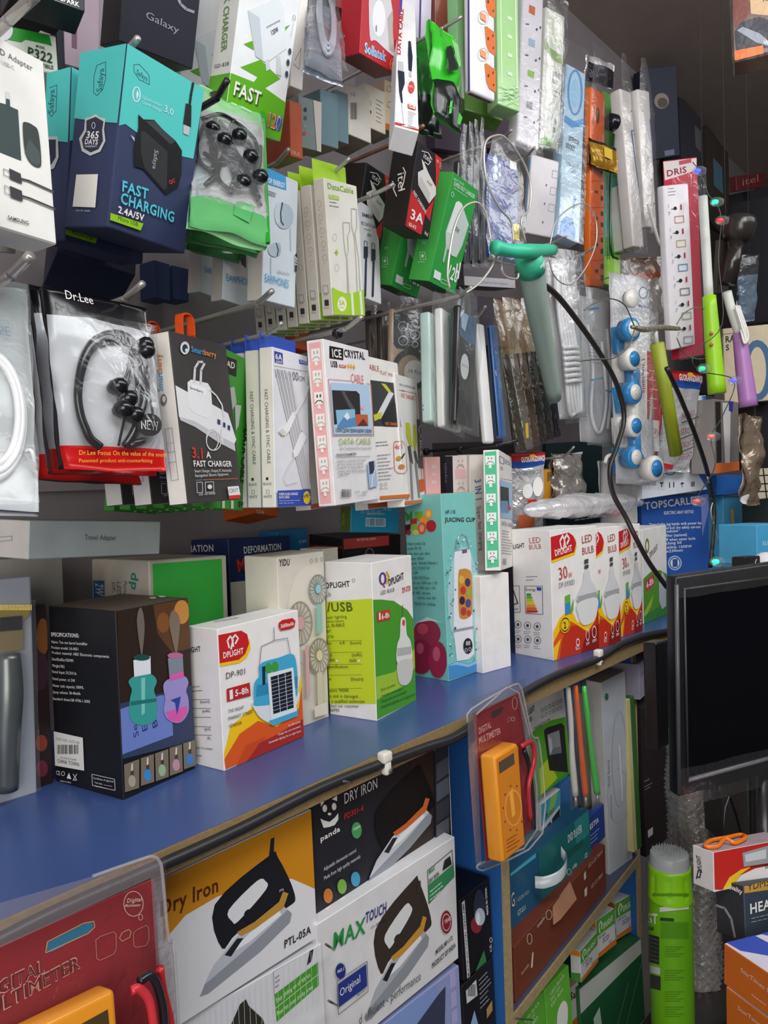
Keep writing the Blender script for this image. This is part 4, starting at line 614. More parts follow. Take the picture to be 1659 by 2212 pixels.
B('bulb_box', 'white and green bulb carton with a red badge, last of the row before the monitor', 'box', 'A1388,1141 B1440,1138 C1440,1322 D1391,1352', WHT, {'f': [('p', '#5a9a34', 0, 52, 30, 47, 70, 48, 100, 55, 100, 100, 0, 100), ('p', '#a4c43a', 0, 88, 40, 72, 30, 84, 0, 95), ('p', '#3f8a3a', 0, 92, 60, 88, 100, 76, 100, 100, 0, 100), ('p', '#c0404a', 8, 55, 44, 50, 44, 62, 8, 67), ('t', WHT, '4-8h', 12, 64, 42, 60, 7, 1), ('o', '#8a7a3a', 18, 18, 8, 8, 3), ('t', INK, 'DPLIGHT', 28, 32, 62, 24, 6), ('p', '#b9c4c9', 62, 62, 78, 50, 92, 60, 92, 90, 74, 92, 62, 82)]}, None, zb=SHELF, d=.07, sig=(.05, .1, .1), yaw0=-.1)
LB1 = [('G', '#cfcbc8', 8, 42, 70, 42, 12, 0, 3.2, .9)]
B('adapter_box', 'narrow plain white carton standing under the green edged cable carton', 'box', 'A1036,1240 B1099,1242 C1107,1447 D1042,1448', '#f2eeea', {'f': LB1}, zb=SHELF, d=.05, fixd=True, yaw0=.72, sig=(.1, .1, .1))
# cream fan carton
yf = [('T', INK, 'YIDU', 603, 1223, 626, 1221, 14, 1), ('E', '#d8d2c4', 668, 1330, 48, 110), ('O', '#8a8478', 672, 1212, 3, 5, .8), ('O', '#8a8478', 683, 1210, 3, 5, .8), ('O', '#8a8478', 694, 1208, 3, 5, .8)]
for x_, y_, rx, ry, c in ((646, 1346, 27, 48, '#a08f86'), (683, 1272, 19, 32, '#7d8c88'), (684, 1415, 22, 38, '#8d8570')):
    yf += [('E', '#c4beb2', x_, y_, rx, ry)]
    for k in range(18): a = k * math.pi / 9; yf.append(('L', c, 1.5, x_ + rx * .3 * math.cos(a), y_ + ry * .3 * math.sin(a), x_ + rx * .95 * math.cos(a + .3), y_ + ry * .95 * math.sin(a + .3)))
    yf += [('O', c, x_, y_, rx, ry, 2), ('E', {'#a08f86': '#e0a8ae', '#7d8c88': '#8fc4cc', '#8d8570': '#d8ccA8'.lower()}[c], x_, y_, rx * .3, ry * .3)]
yf += [('P', '#8fbcb6', 677, 1305, 688, 1303, 690, 1365, 678, 1368), ('P', '#cdc3ac', 678, 1452, 690, 1450, 692, 1520, 680, 1525), ('P', '#dcd4c4', 672, 1525, 700, 1515, 702, 1540, 674, 1548), ('P', '#d8a8ac', 652, 1395, 660, 1393, 663, 1500, 656, 1502)]
B('fan_box', 'cream hand fan carton with three little fans pictured, behind the solar lamp carton', 'box', 'A600,1205 B702,1187 C708,1550 D610,1585 E527,1203', {'x': '#e9e3d2', 'f': '#d3cdc0'}, {'f': yf}, zb=SHELF, d=.07, sig=(.12, .1, .1))
B('fan_box', 'cream carton top showing behind the lime bulb carton', 'box', 'A700,1186 B731,1182 C738,1500 D706,1520', '#d9d2c2', None, zb=SHELF, d=.04, fixd=True, sig=(.08, .1, .1))
# back row
B('lamp_box', 'worn white carton with a bright green end and blue tag, back of the shelf', 'box', 'A320,1211 B490,1199 C497,1440 D330,1470 E138,1206', {'x': '#d9d2c0'}, {'f': [('R', '#44c850', 329, 1218, 486, 1436)], 'l': [('P', '#4aa088', 140, 1210, 175, 1290, 140, 1290), ('P', '#3a78b0', 202, 1254, 226, 1254, 226, 1300, 203, 1300), ('T', WHT, '2W', 207, 1259, 207, 1284, 17, 1), ('T', '#3f9a86', 'dp', 284, 1235, 284, 1275, 15, 1), ('T', GRY, 'Porta', 268, 1254, 268, 1285, 7), ('T', GRY, 'LED', 254, 1255, 254, 1285, 8), ('T', GRY, 'DP-', 243, 1256, 243, 1280, 7)]}, y=.80, d=.1, bev=.0015, sig=(.1, .05, .05))
B('tyre_pump_box', 'navy carton with white capital lettering on two sides and a torn brown top', 'box', 'A495,1162 B627,1155 C632,1330 D498,1352 E350,1172', {'x': '#24305f', 't': '#8a6a4c'}, {'f': [('T', WHT, 'DEFORMATION', 526, 1196, 608, 1187, 14, 1), ('T', '#d83a2e', 'M', 513, 1236, 534, 1230, 26, 1), ('R', '#d9d2c4', 496, 1258, 631, 1330)], 'l': [('T', WHT, 'DEFORMATION', 361, 1194, 463, 1191, 14, 1)]}, y=.87, d=.06, sig=(.1, .05, .05))
B('gadget_box', 'blue carton end at the back, right of the navy lettered carton', 'box', 'A600,1148 B664,1142 C668,1240 D604,1255', '#2a76a8', {'f': [('T', WHT, 'YC-816', 645, 1174, 662, 1171, 6)]}, y=.90, d=.04, fixd=True)
B('speaker_box', 'black and red carton lying flat under the upside down blue carton', 'box', 'A740,1160 B865,1153 C866,1200 D741,1216 E668,1160 H668,1192', {'x': '#1f1b1c', 'l': '#26201f', 't': '#302a28'}, {'f': [('R', '#b8423c', 742, 1163, 840, 1178), ('T', '#ecd0cc', 'MAKE LIFE BETTER', 812, 1166, 770, 1169, -5), ('O', '#8a8a8c', 798, 1195, 9, 11, 1.5)], 'l': [('P', '#8a2a26', 668, 1176, 740, 1180, 740, 1186, 668, 1184)]}, y=.80, d=.08, sig=(.12, .05, .05))
B('phone_box', 'cyan and olive phone carton lying upside down on the black and red carton', 'box', 'A758,1092 B862,1100 C862,1150 D758,1152 E735,1092 H735,1148', {'x': '#5d6b2e', 'f': '#2aa3cf'}, {'f': [('T', WHT, 'CE FC', 845, 1103, 826, 1103, -7), ('O', WHT, 818, 1106, 3.5, 3.5, .8), ('O', WHT, 806, 1106, 3.5, 3.5, .8), ('O', WHT, 794, 1106, 3.5, 3.5, .8), ('O', WHT, 782, 1106, 3.5, 3.5, .8), ('T', WHT, '644359062886', 830, 1112, 792, 1112, -4), ('R', '#d8eef6', 789, 1118, 832, 1138), ('B', '#2a6f8f', 791, 1120, 830, 1136)], 'l': [('T', '#9aa860', 'TECNO', 745, 1135, 745, 1107, 6)]}, y=.78, d=.05, sig=(.15, .05, .05))
B('travel_adapter_box', 'flat pale grey carton lettered on its long side, lying across at the far left', 'box', 'A62,1127 B347,1128 C345,1196 D62,1207 E-40,1116 H-40,1203', {'x': '#b9c3c4', 'l': '#d6d2ca', 't': '#8b8f8c'}, {'f': [('T', '#5a6468', 'Travel Adapter', 182, 1166, 250, 1167, 11)], 'l': [('L', '#9a9a98', 1.5, -30, 1163, 26, 1158, 26, 1167, -30, 1172)]}, y=.72, d=.06, sig=(.2, .06, .06))
B('storage_box', 'plain pale carton at the back wall under the flat pale grey lettered carton', 'box', 'A-60,1208 B136,1206 C140,1400 D-50,1430', '#a9a5a0', None, y=.86, d=.07, fixd=True, sig=(.1, .05, .05))
# ------------------------------------------------------------------ left part of the hanging wall
SAF = '#4fc3bd'; NAVY = '#323b5c'
sf = [('P', SAF, 270, 90, 445, 185, 417, 343, 390, 337, 300, 290, 270, 268, 245, 266), ('L', '#2b5c66', 1.4, 288, 140, 300, 139, 321, 162, 322, 183, 300, 172, 289, 155, 288, 140), ('T', '#2b5c66', 'Safaya', 293, 160, 317, 176, 11), ('O', '#cfe8ee', 294, 204, 9, 17, 2.4), ('P', '#cfe8ee', 296, 194, 299, 205, 294, 216, 293, 203), ('T', '#bfe3ee', 'Qualcomm', 306, 212, 348, 231, 6.5), ('T', '#bfe3ee', 'Quick charge', 306, 223, 348, 242, 6), ('T', '#cfeaf0', '3.0', 352, 240, 373, 251, 14),
      ('L', '#15161a', 5, 416, 178, 411, 205, 408, 228), ('P', '#17181c', 400, 223, 412, 228, 411, 275, 394, 268), ('P', '#b9bcc0', 395, 269, 409, 275, 406, 293, 394, 288), ('P', '#101114', 297, 247, 308, 258, 331, 259, 350, 280, 378, 305, 391, 325, 390, 375, 382, 405, 357, 421, 308, 365, 289, 360, 288, 320, 297, 275), ('P', '#2b2d30', 302, 285, 310, 283, 360, 328, 358, 408, 352, 410, 310, 362, 302, 330), ('P', '#3a3c40', 312, 262, 331, 261, 376, 306, 366, 312), ('T', '#a8a8aa', 'Safaya', 332, 322, 327, 364, 9), ('T', '#c83a2a', 'QC', 364, 398, 377, 393, 8, 1), ('P', '#c9ccd0', 280, 292, 288, 298, 288, 306),
      ('T', '#52c2d6', 'FAST', 260, 412, 318, 431, 22, 1), ('T', '#52c2d6', 'CHARGING', 257, 438, 374, 481, 22, 1), ('T', WHT, '2.4A/5V', 252, 459, 308, 478, 14, 1), ('P', '#8fc31f', 225, 456, 307, 483, 301, 498, 229, 473), ('T', '#26360f', 'Micro USB', 251, 475, 295, 489, 9)]
sl = [('P', SAF, 170, 105, 280, 92, 276, 130, 254, 266, 205, 262, 150, 257), ('L', '#2b5c66', 1.4, 210, 142, 229, 134, 229, 172, 222, 195, 210, 207, 203, 200, 204, 165, 210, 142), ('T', '#2b5c66', 'Safaya', 221, 198, 226, 147, 12), ('P', '#c9c9c4', 185, 256, 197, 253, 208, 247, 216, 254, 229, 257, 226, 280, 229, 305, 218, 328, 196, 337, 178, 327, 172, 300, 183, 282), ('P', '#2d3148', 188, 261, 208, 253, 225, 263, 222, 282, 224, 305, 214, 323, 197, 330, 182, 321, 178, 302, 188, 283), ('T', WHT, '365', 187, 299, 215, 300, 15, 1), ('T', WHT, 'DAYS', 184, 312, 213, 313, 11, 1), ('T', WHT, 'WARRANTY', 185, 319, 211, 319, 4), ('O', WHT, 204, 272, 4, 7, 1), ('P', '#ece8df', 167, 378, 214, 377, 208, 449, 159, 447), ('T', '#c9d2da', 'Scan for details', 166, 457, 197, 458, 4)]
B('charger_box', 'turquoise and navy charger carton hanging in front, a black plug adapter on its face', 'box', 'A276,97 B437,188 C405,553 D230,488 E176,112 H135,491', {'x': NAVY, 't': SAF}, {'f': sf, 'l': sl}, 'turquoise and navy charger cartons', y=.58, d=.06, bev=.0015, seg=2)
B('charger_box', 'turquoise and navy charger carton hanging behind the front one, only its edge and foot showing', 'box', 'A160,144 B322,232 C313,574 D133,521 E98,158 H92,520', {'x': NAVY, 't': SAF}, {'f': [('P', SAF, 150, 130, 330, 220, 330, 360, 165, 300, 150, 305), ('P', '#8fc31f', 133, 492, 211, 513, 205, 526, 133, 504), ('T', '#26360f', 'Micro USB', 155, 506, 200, 519, 9)], 'l': [('P', SAF, 90, 150, 170, 140, 156, 306, 90, 304), ('L', '#2b5c66', 1.4, 108, 190, 124, 184, 122, 240, 112, 252, 107, 246), ('T', '#2b5c66', 'Safaya', 116, 245, 119, 193, 12), ('P', '#c9c9c4', 100, 296, 126, 295, 128, 340, 118, 364, 100, 372), ('P', '#2d3148', 100, 302, 122, 302, 122, 340, 112, 356, 100, 362)]}, 'turquoise and navy charger cartons', y=.65, d=.06, bev=.0015, seg=2)
for k, (dy, lb) in enumerate(((.075, 'dark navy carton foot deep on the peg behind the two turquoise cartons'),)):
    B('charger_box', lb, 'box', 'A150,300 B300,370 C296,590 D120,545', '#252b42', None, None, y=.74, d=.06, fixd=True)
B('charger_box', 'slim navy carton foot near the wall under the turquoise cartons', 'box', 'A332,560 B368,572 C368,650 D336,644', '#27365c', None, None, y=.86, d=.03, fixd=True)
B('charger_box', 'slim navy carton foot near the wall left of the cream earphone cartons', 'box', 'A372,572 B408,582 C408,652 D374,646', '#2a3a64', None, None, y=.88, d=.03, fixd=True)
SA = '#e9e8e3'
B('adapter_box', 'white power adapter carton with two black cable plugs pictured, at the left edge', 'box', 'A-90,34 B94,132 C125,530 D-60,474 G67,549', SA, {'f': [('T', '#66666a', 'PD Adapter', -10, 112, 70, 154, 13), ('T', '#b4b4b6', 'USB-C', 2, 139, 31, 152, 9), ('P', '#273c3b', -60, 205, 12, 226, 38, 238, 45, 347, 0, 329, -60, 310), ('P', '#273c3b', 12, 213, 20, 216, 21, 232, 12, 229), ('P', '#d0d2d4', 11, 197, 19, 200, 20, 216, 12, 213), ('S', '#26302f', 48, 272, 53, 264, 70, 271, 82, 287, 88, 350, 82, 362, 64, 352, 52, 325), ('P', '#3a4a48', 52, 330, 62, 300, 84, 330, 86, 352, 80, 360, 66, 352), ('L', INK, 1, 19, 371, 6, 365, 7, 379, 20, 384), ('P', '#26282a', 18, 364, 43, 376, 46, 398, 20, 387), ('L', '#3a3036', 4, 45, 387, 60, 391, 119, 417), ('L', INK, 1, 20, 407, 8, 401, 9, 417, 21, 423), ('P', '#26282a', 19, 402, 45, 413, 47, 436, 21, 426), ('L', '#3a3036', 4, 46, 424, 62, 429, 120, 453), ('T', '#3a3a3c', 'SAMSUNG', 15, 474, 61, 487, 8, 1)]}, None, y=.57, d=.06, bev=.0012)
B('adapter_box', 'cream carton corner hanging behind the white power adapter carton, lower left edge', 'box', 'A-80,400 B30,470 C36,548 D-75,540', '#dcd6c2', None, None, y=.66, d=.04, fixd=True)
B('battery_box', 'green and white battery carton with a large model number, behind the white power adapter carton', 'box', 'A-60,38 B118,80 C128,158 D-60,128', {'x': '#cfd4c8'}, {'f': [('P', '#1f8a2a', -60, 30, 106, 76, 112, 100, 100, 96, 55, 86, 45, 92, -60, 70), ('E', '#d4d4dc', 4, 66, 24, 24), ('T', '#2c4a38', 'MODEL', 77, 102, 97, 108, 5, 1), ('T', '#2c4a38', 'P322', 58, 122, 114, 138, 20, 1), ('T', '#2c4a38', 'COMPATIBLE', 52, 139, 116, 151, 8, 1)]}, None, y=.68, d=.03, fixd=True)
B('dark_box', 'tall dark navy pack edge beside the green and white battery carton', 'box', 'A120,60 B138,66 C142,160 D124,158', '#23263a', None, None, y=.74, d=.05, fixd=True)
B('violet_box', 'dusty violet carton with a small dark stamp, left of the black phone carton', 'box', 'A138,-40 B216,-10 C214,160 D140,140', '#a08f9c', {'f': [('P', '#6a4a60', 155, 56, 166, 58, 166, 106, 155, 102)]}, None, y=.84, d=.06, fixd=True)
for k, (sp, lb, tx) in enumerate((('A52,-160 B182,-120 C182,30 D58,-22', 'black carton foot at the top left corner with pale letters', 1), ('A20,-160 B145,-110 C144,42 D22,-6', 'black carton edge second in the stack at the top left corner', 0), ('A-20,-150 B95,-100 C94,60 D-18,14', 'black carton edge third in the stack at the top left corner', 0))):
    B('phone_box', lb, 'box', sp, {'x': '#1f2026', 'b': '#15151a'}, {'f': [('L', '#b9bcc4', 1.2, *((62, -20, 182, 28) if k == 0 else (24, -4, 144, 40) if k == 1 else (-16, 16, 94, 58)))] + ([('T', WHT, 'SPARK', 130, 2, 171, 16, 10, 1)] if tx else [])}, None, y=.62 + .05 * k, d=.035, fixd=True)
B('phone_box', 'black phone carton with silver lettering, hanging above the turquoise cartons', 'box', 'A278,-215 B452,-140 C410,160 D262,82 E236,-195 H218,96', {'x': '#20212b', 'l': '#1d1a1d', 'b': '#3a3230'}, {'f': [('T', '#8d8f9c', 'Galaxy', 313, 38, 385, 73, 15), ('L', '#8d8f9c', 6, 383, -6, 390, 9, 402, 20, 418, 26)]}, None, y=.64, d=.05)
gf = [('P', '#62ad22', 480, 180, 497, 157, 548, 177, 556, 166, 519, 145, 562, 129, 605, 170, 572, 190, 618, 222, 606, 320, 480, 275), ('P', '#62ad22', 526, 95, 545, 88, 548, 108), ('P', '#62ad22', 612, 60, 626, 53, 614, 68), ('P', '#e2e8ec', 535, 22, 600, -6, 612, 15, 618, 105, 600, 118, 575, 136, 552, 122), ('P', '#c6cfd6', 535, 22, 560, 38, 568, 130, 552, 122), ('T', '#4a4e52', 'onemomax', 575, 62, 605, 46, 6), ('T', INK, '120W', 586, 77, 602, 67, 10, 1), ('P', '#ccd4da', 572, 130, 580, 128, 582, 150, 574, 154), ('P', '#ccd4da', 597, 120, 604, 122, 607, 165, 597, 160), ('E', '#3a5060', 625, 111, 3.5, 7), ('E', '#3a5060', 621, 135, 3.5, 7), ('E', '#3a5060', 618, 160, 3.5, 7), ('O', '#8a949c', 634, 38, 3.5, 6, 1), ('L', '#b9c0c6', 1, 632, 48, 627, 80), ('T', '#2f5a14', 'FAST', 503, 207, 562, 231, 28, 1), ('T', WHT, 'FAST', 501, 203, 560, 228, 28, 1), ('T', '#3a4a8a', '120', 574, 272, 605, 284, 30, 1), ('T', WHT, '120', 573, 271, 603, 282, 29, 1), ('T', '#d8642a', '12', 573, 270, 593, 277, 27, 1), ('T', '#6a50b0', '0', 594, 278, 603, 281, 26, 1)]
gl_ = [('P', '#62ad22', 440, 166, 500, 157, 490, 275, 430, 270), ('T', '#6f9a50', 'QUICK CHARGER', 489, -60, 478, 113, 13, 1), ('T', '#4a4e4a', 'GD-838', 463, 148, 495, 141, 8)]
GD = B('charger_box', 'white and green fast charger carton in front, with a white plug pictured and a zigzag', 'box', 'A530,-120 B657,-60 C606,311 D487,268 E489,-108 H440,262', {'x': '#e8e6e2', 'b': '#62ad22', 'f': '#eceef0'}, {'f': gf, 'l': gl_}, 'white and green fast charger cartons', y=.62, d=.05)
dup(GD, (-.012, .075, -.004), 'white and green fast charger carton behind its twin, next to the black phone carton')
B('cable_box', 'slim white carton with a line drawing, between the zigzag carton and the clear sleeve', 'box', 'A646,-80 B668,-70 C656,197 D624,184', '#e4dfda', {'f': [('L', GRY, .8, 637, 130, 650, 105, 646, 150, 634, 138)]}, None, y=.70, d=.03, fixd=True)
# green pouches with earphones
def ear_pouch(label, spec, y, seed, full):
    o = pouch('earphone_pouch', label, 'pouch', spec, [(0, .24, '#8ac68a' if full else '#4f9a55', 'gloss'), (.24, .84, '#c4c6c8', 'foil'), (.84, 1.01, '#5aa565' if full else '#3f8548', 'gloss')], 'green topped earphone pouches', y=y, bul=.012, amp=.004, seed=seed, d=.006, nu=16, nv=26)
    f = FR[o.name]; S = lambda u, v, l: f.O + f.ax * f.w * u + f.ay * f.h * v - f.az * (f.bulge(u, v) + l)
    sub(o, 'side_strip', boxf(S(.96, 0, .001), .004, f.h, .006), '#1f8a2a') if False else None
    V = [S(.965, 0, .002), S(1.02, .02, .002), S(1.03, .98, .002), S(.975, .99, .002)]; V += [p + f.az * .003 for p in V]
    mesh_obj('side_strip', [tuple(p) for p in V], [(0, 1, 2, 3), (7, 6, 5, 4), (0, 4, 5, 1), (1, 5, 6, 2), (2, 6, 7, 3), (3, 7, 4, 0)], [M('#1f8f2a', 'gloss')], None, wl(o), o)
    if full:
        art(o, f, 'f', [('E', '#2a2f2a', 466, 213, 16, 7), ('E', '#3f9f4a', 537, 356, 15, 10), ('T', WHT, 'MX5', 528, 359, 547, 361, 7), ('L', '#e8f4e8', 1.6, 495, 240, 507, 245), ('L', '#e8f4e8', 1.6, 517, 249, 538, 257), ('P', '#4aa05a', 505, 455, 545, 460, 535, 495, 500, 480)], 'pouch_print', .0014)
        bk = M('#16181c', 'gloss', .15)
        for pts in (((.10, .38), (.02, .52), (.08, .66), (.22, .70), (.26, .58), (.16, .48)), ((.45, .36), (.62, .42), (.74, .56), (.62, .70), (.48, .60), (.42, .48)), ((.20, .72), (.40, .62), (.60, .76), (.85, .60), (.90, .42)), ((.30, .40), (.38, .55), (.30, .74), (.5, .82)), ((.06, .34), (.3, .30), (.55, .34), (.8, .40), (.86, .52)), ((.12, .60), (.34, .66), (.5, .56), (.7, .66), (.86, .78)), ((.5, .32), (.42, .46), (.56, .6), (.48, .8)), ((.16, .80), (.3, .70), (.2, .56), (.34, .44)), ((.7, .44), (.82, .56), (.76, .72), (.88, .82)), ((.24, .34), (.2, .46), (.3, .5), (.38, .42), (.3, .36))):
            tube('earphone_cable', [S(u, v, .004) for u, v in pts], .0022, bk, o, 6, 8)
        for u, v in ((.14, .44), (.30, .52), (.66, .58), (.56, .76), (.80, .68), (.5, .46)):
            p = S(u, v, .003); lathe('earbud', p, (.3, -1, .3), [(0, .004), (.004, .007), (.010, .0065), (.013, .004)], bk, o, 12)
        film(o, f, 'clear_window', .013, .004, .006, .02, .96, .2, .9, 31, M('#e6ecee', 'film', .06))
    return o
ear_pouch('clear fronted earphone pouch with a pale green header, front one on its peg', 'A432,180 B565,236 C580,528 D405,490', .60, 5, True)
ear_pouch('earphone pouch with only its green foot showing under the front pouch', 'A418,215 B548,268 C560,545 D398,515', .66, 8, False)
ear_pouch('third earphone pouch, darker green foot near the wall', 'A400,235 B500,280 C524,556 D398,540', .72, 9, False)
# clear sleeve with a coiled silver lead
CS = pouch('cable_sleeve', 'tapered clear sleeve with a silver grey cable, left of the red wall plug carton', 'pouch', 'A662,-40 B722,-20 C741,184 D661,140', [(0, 1.01, '#8e95a2', 'foil')], None, y=.66, bul=.012, amp=.004, seed=14, d=.004)
f = FR[CS.name]; S = lambda u, v, l: f.O + f.ax * f.w * u + f.ay * f.h * v - f.az * (f.bulge(u, v) + l)
for k in range(3): tube('cable_coil', [S(.5 + .26 * math.sin(a) * (1 - .15 * k), .55 + .36 * math.cos(a) * (1 - .1 * k), .003) for a in [i * math.pi / 6 for i in range(12)]], .0022, M('#a4abb6', 'gloss'), CS, 4, 8, True)
lathe('black_plug', S(.45, .16, .004), (0, -.2, -1), [(0, .006), (.012, .008), (.02, .006), (.028, .003)], M('#18181c', 'gloss'), CS, 12)
film(CS, f, 'clear_front', .009, .005, .006, 0, 1, 0, 1, 15)
rf = [('S', '#c9c9cf', 800, -60, 830, -60, 847, 20, 848, 66, 851, 116, 845, 118, 812, 88, 798, 76), ('P', '#a9a49c', 836, 40, 848, 20, 848, 66, 850, 114, 840, 108), ('E', '#e4e4ea', 818, 40, 14, 40), ('E', '#8a8a94', 812, 62, 2, 8), ('T', '#e8f0f4', 'Sollatek', 787, 113, 832, 133, 21, 1), ('T', '#5fb4e0', 'Sollatek', 788, 112, 832, 132, 18, 1), ('O', '#d99a3a', 847, 140, 6.5, 13, 1.4), ('T', '#d99a3a', '5', 844, 147, 850, 149, 12, 1)]
B('wall_plug_box', 'dark red wall plug carton with a window and pale blue script, hanging at the top', 'box', 'A788,-110 B869,-60 C854,167 D778,112 E742,-98 H732,124', {'x': '#a5222c', 'f': '#b5232e', 'b': '#7a2426'}, {'f': rf, 'l': [('T', '#5fb4e0', 'lek', 725, 88, 741, 82, 14, 1), ('E', '#d99a3a', 744, 78, 1.5, 2)], 'b': [('T', '#b88a84', 'WALLGUARD', 735, 140, 800, 184, 16)]}, None, y=.63, d=.09)
B('wall_plug_box', 'dark red carton with a white lid edge, behind the red wall plug carton', 'box', 'A716,-60 B774,-30 C772,30 D718,14', {'x': '#8a2028'}, {'f': [('R', '#ded6d0', 720, -40, 770, 12)]}, None, y=.78, d=.05, fixd=True)
cf = [('P', '#c03038', 845, 262, 905, 276, 905, 300, 845, 296), ('P', '#e0dcdc', 866, 284, 905, 280, 905, 272, 878, 270), ('P', '#b4303a', 862, -60, 868, -60, 862, 60, 858, 120, 854, 120), ('P', '#5a4aa8', 862, -60, 872, -60, 868, 20, 862, 40), ('T', '#c43a40', 'DATA CABLE', 865, 120, 872, 20, 8, 1), ('P', '#b9bcc0', 860, 133, 871, 135, 872, 156, 860, 153), ('P', '#1f2a38', 859, 153, 873, 157, 874, 182, 868, 200, 870, 224, 866, 222, 862, 200), ('L', '#8a8d92', 1, 867, 224, 872, 280), ('P', '#1f2a38', 882, 90, 887, 91, 891, 125, 889, 156, 882, 152, 881, 118), ('P', '#b9bcc0', 883, 156, 889, 158, 889, 168, 884, 166), ('E', '#c84a44', 888, 190, 7, 13), ('T', WHT, 'FAST', 883, 190, 893, 192, 5), ('P', '#c8443e', 880, 226, 897, 232, 898, 240, 881, 235), ('T', WHT, 'YS-08', 882, 235, 896, 239, 7, 1), ('G', GRY, 880, 243, 898, 249, 6, 0, 6, 1.4)]
B('cable_box', 'white cable carton with black plugs and a red foot, right of the red plug carton', 'box', 'A862,-60 B895,-55 C905,287 D852,270', '#ebe9ea', {'f': cf}, None, y=.64, d=.025, fixd=True)
# small cartons deeper on that peg
for sp, c, lb, ar in (('A625,215 B652,225 C655,345 D628,338', '#b5502a', 'rust red carton farthest left in the row of small dim cartons', [('T', '#d8a890', 'ERA', 628, 332, 648, 338, 8)]), ('A646,205 B694,222 C694,328 D644,318', '#7d8989', 'grey green carton with a column of dots in the row of small dim cartons', [('E', '#2a3038', 659, 237, 3.5, 5), ('E', '#4a525a', 659, 255, 3.5, 5), ('E', '#8a9094', 658, 273, 3, 4.5), ('E', '#b8404a', 657, 288, 3.5, 5), ('P', '#d0c8be', 676, 210, 694, 216, 694, 330, 684, 326)]), ('A692,190 B730,205 C732,322 D693,312', '#6a8790', 'plain teal grey carton in the row of small dim cartons', None), ('A724,192 B752,204 C754,312 D726,304', '#64808a', 'second plain teal grey carton beside the bar coded one', None), ('A750,180 B800,200 C802,312 D754,288', '#cdc9c0', 'pale carton with a bar code in the row of small dim cartons', [('B', INK, 757, 222, 771, 258), ('T', GRY, 'CE', 757, 206, 768, 208, 7)]), ('A787,178 B832,198 C834,292 D788,270', '#dcd5c6', 'cream carton with one black square in the row of small dim cartons', [('R', '#26241f', 794, 236, 802, 246), ('R', '#c4b8a4', 794, 214, 802, 228), ('G', GRY, 812, 215, 828, 224, 6, 0, 9, 1.2)]), ('A830,172 B856,180 C858,290 D832,278', '#dcc9a8', 'tan carton with an orange foot beside the white cable carton', [('p', '#d8622a', 0, 88, 100, 84, 100, 100, 0, 100), ('O', GRY, 840, 192, 5, 7, .8), ('O', GRY, 841, 226, 5, 7, .8)])):
    B('small_carton', lb, 'box', sp, {'x': c, 'b': '#b0a090'}, {'f': ar} if ar else None, None, y=.70, d=.05, fixd=True)
# bright green pouches on the next peg
for sp, y, lb, c2, sd in (('A922,42 B984,84 C993,290 D944,244', .63, 'glossy bright green pouch with a black foot, front one of two', '#35b52a', 41), ('A894,78 B940,96 C958,302 D903,282', .69, 'dark green and black pouch hanging behind the bright green one', '#1f6a24', 44)):
    o = pouch('green_pouch', lb, 'pouch', sp, [(0, .62, c2, 'gloss'), (.62, 1.01, '#15201a', 'gloss')], 'green and black pouches', y=y, bul=.012, amp=.007, seed=sd, d=.004)
    if sd == 41: art(o, FR[o.name], 'f', [('P', '#101614', 945, 115, 955, 112, 966, 165, 950, 168), ('P', '#8ed884', 958, 95, 978, 105, 982, 150, 970, 160), ('P', '#4fc24a', 956, 230, 960, 228, 962, 252, 958, 254), ('P', '#4fc24a', 976, 252, 986, 262, 984, 276, 978, 272), ('L', '#2aa03a', 1.6, 955, 240, 966, 244)], 'pouch_print', .006)
# ------------------------------------------------------------------ middle rows of the hanging wall, left half
# cream earphone cartons
ef = [('P', '#3b9fd8', 566, 352, 617, 378, 618, 411, 570, 395), ('T', WHT, 'TOP ENERGY', 574, 393, 615, 407, 11, 1), ('P', '#3b9fd8', 585, 362, 590, 345, 602, 352, 600, 372), ('G', GRY, 578, 412, 597, 419, 3, 0, 4, 1.6), ('E', '#aebfca', 613, 467, 20, 28), ('E', '#c0d0da', 600, 461, 8, 24), ('L', '#3a4654', 3, 609, 438, 605, 460, 606, 478, 611, 486), ('E', '#b4c2cc', 592, 540, 14, 15), ('E', '#aab8c4', 600, 538, 6, 14), ('L', '#3a4654', 2.4, 595, 525, 600, 540, 597, 553), ('L', '#b4c2cc', 2, 626, 492, 627, 540), ('L', '#b4c2cc', 2, 584, 555, 584, 590), ('T', '#9aa8b0', 'lifestyle', 597, 589, 624, 594, 6), ('T', '#3f97c8', 'EARPHONES', 570, 608, 622, 622, 17), ('P', '#22303a', 636, 548, 641, 549, 641, 588, 635, 586), ('T', WHT, 'TOP', 640, 575, 640, 555, 5, 1)]
ec = {'x': '#cfc9be', 'f': '#d3dde2', 'l': '#dcd6ca'}
B('earphone_box', 'cream and pale blue earphone carton in front, grey earbuds pictured above blue lettering', 'box', 'A574,360 B641,392 C641,667 D565,650 E540,366 H531,647', ec, {'f': ef}, 'cream earphone cartons', y=.64, d=.03)
B('earphone_box', 'second cream earphone carton, a white plug drawing over its cut off lettering', 'box', 'A488,400 B556,424 C546,673 D481,645 E462,404 H455,648', ec, {'f': [('T', '#3f97c8', 'EARPHONES', 488, 606, 552, 622, 15), ('P', '#e6e6e6', 490, 540, 512, 545, 530, 560, 531, 598, 500, 597, 488, 590), ('P', '#33363a', 520, 545, 531, 548, 531, 580, 522, 572, 518, 560)]}, 'cream earphone cartons', y=.69, d=.03)
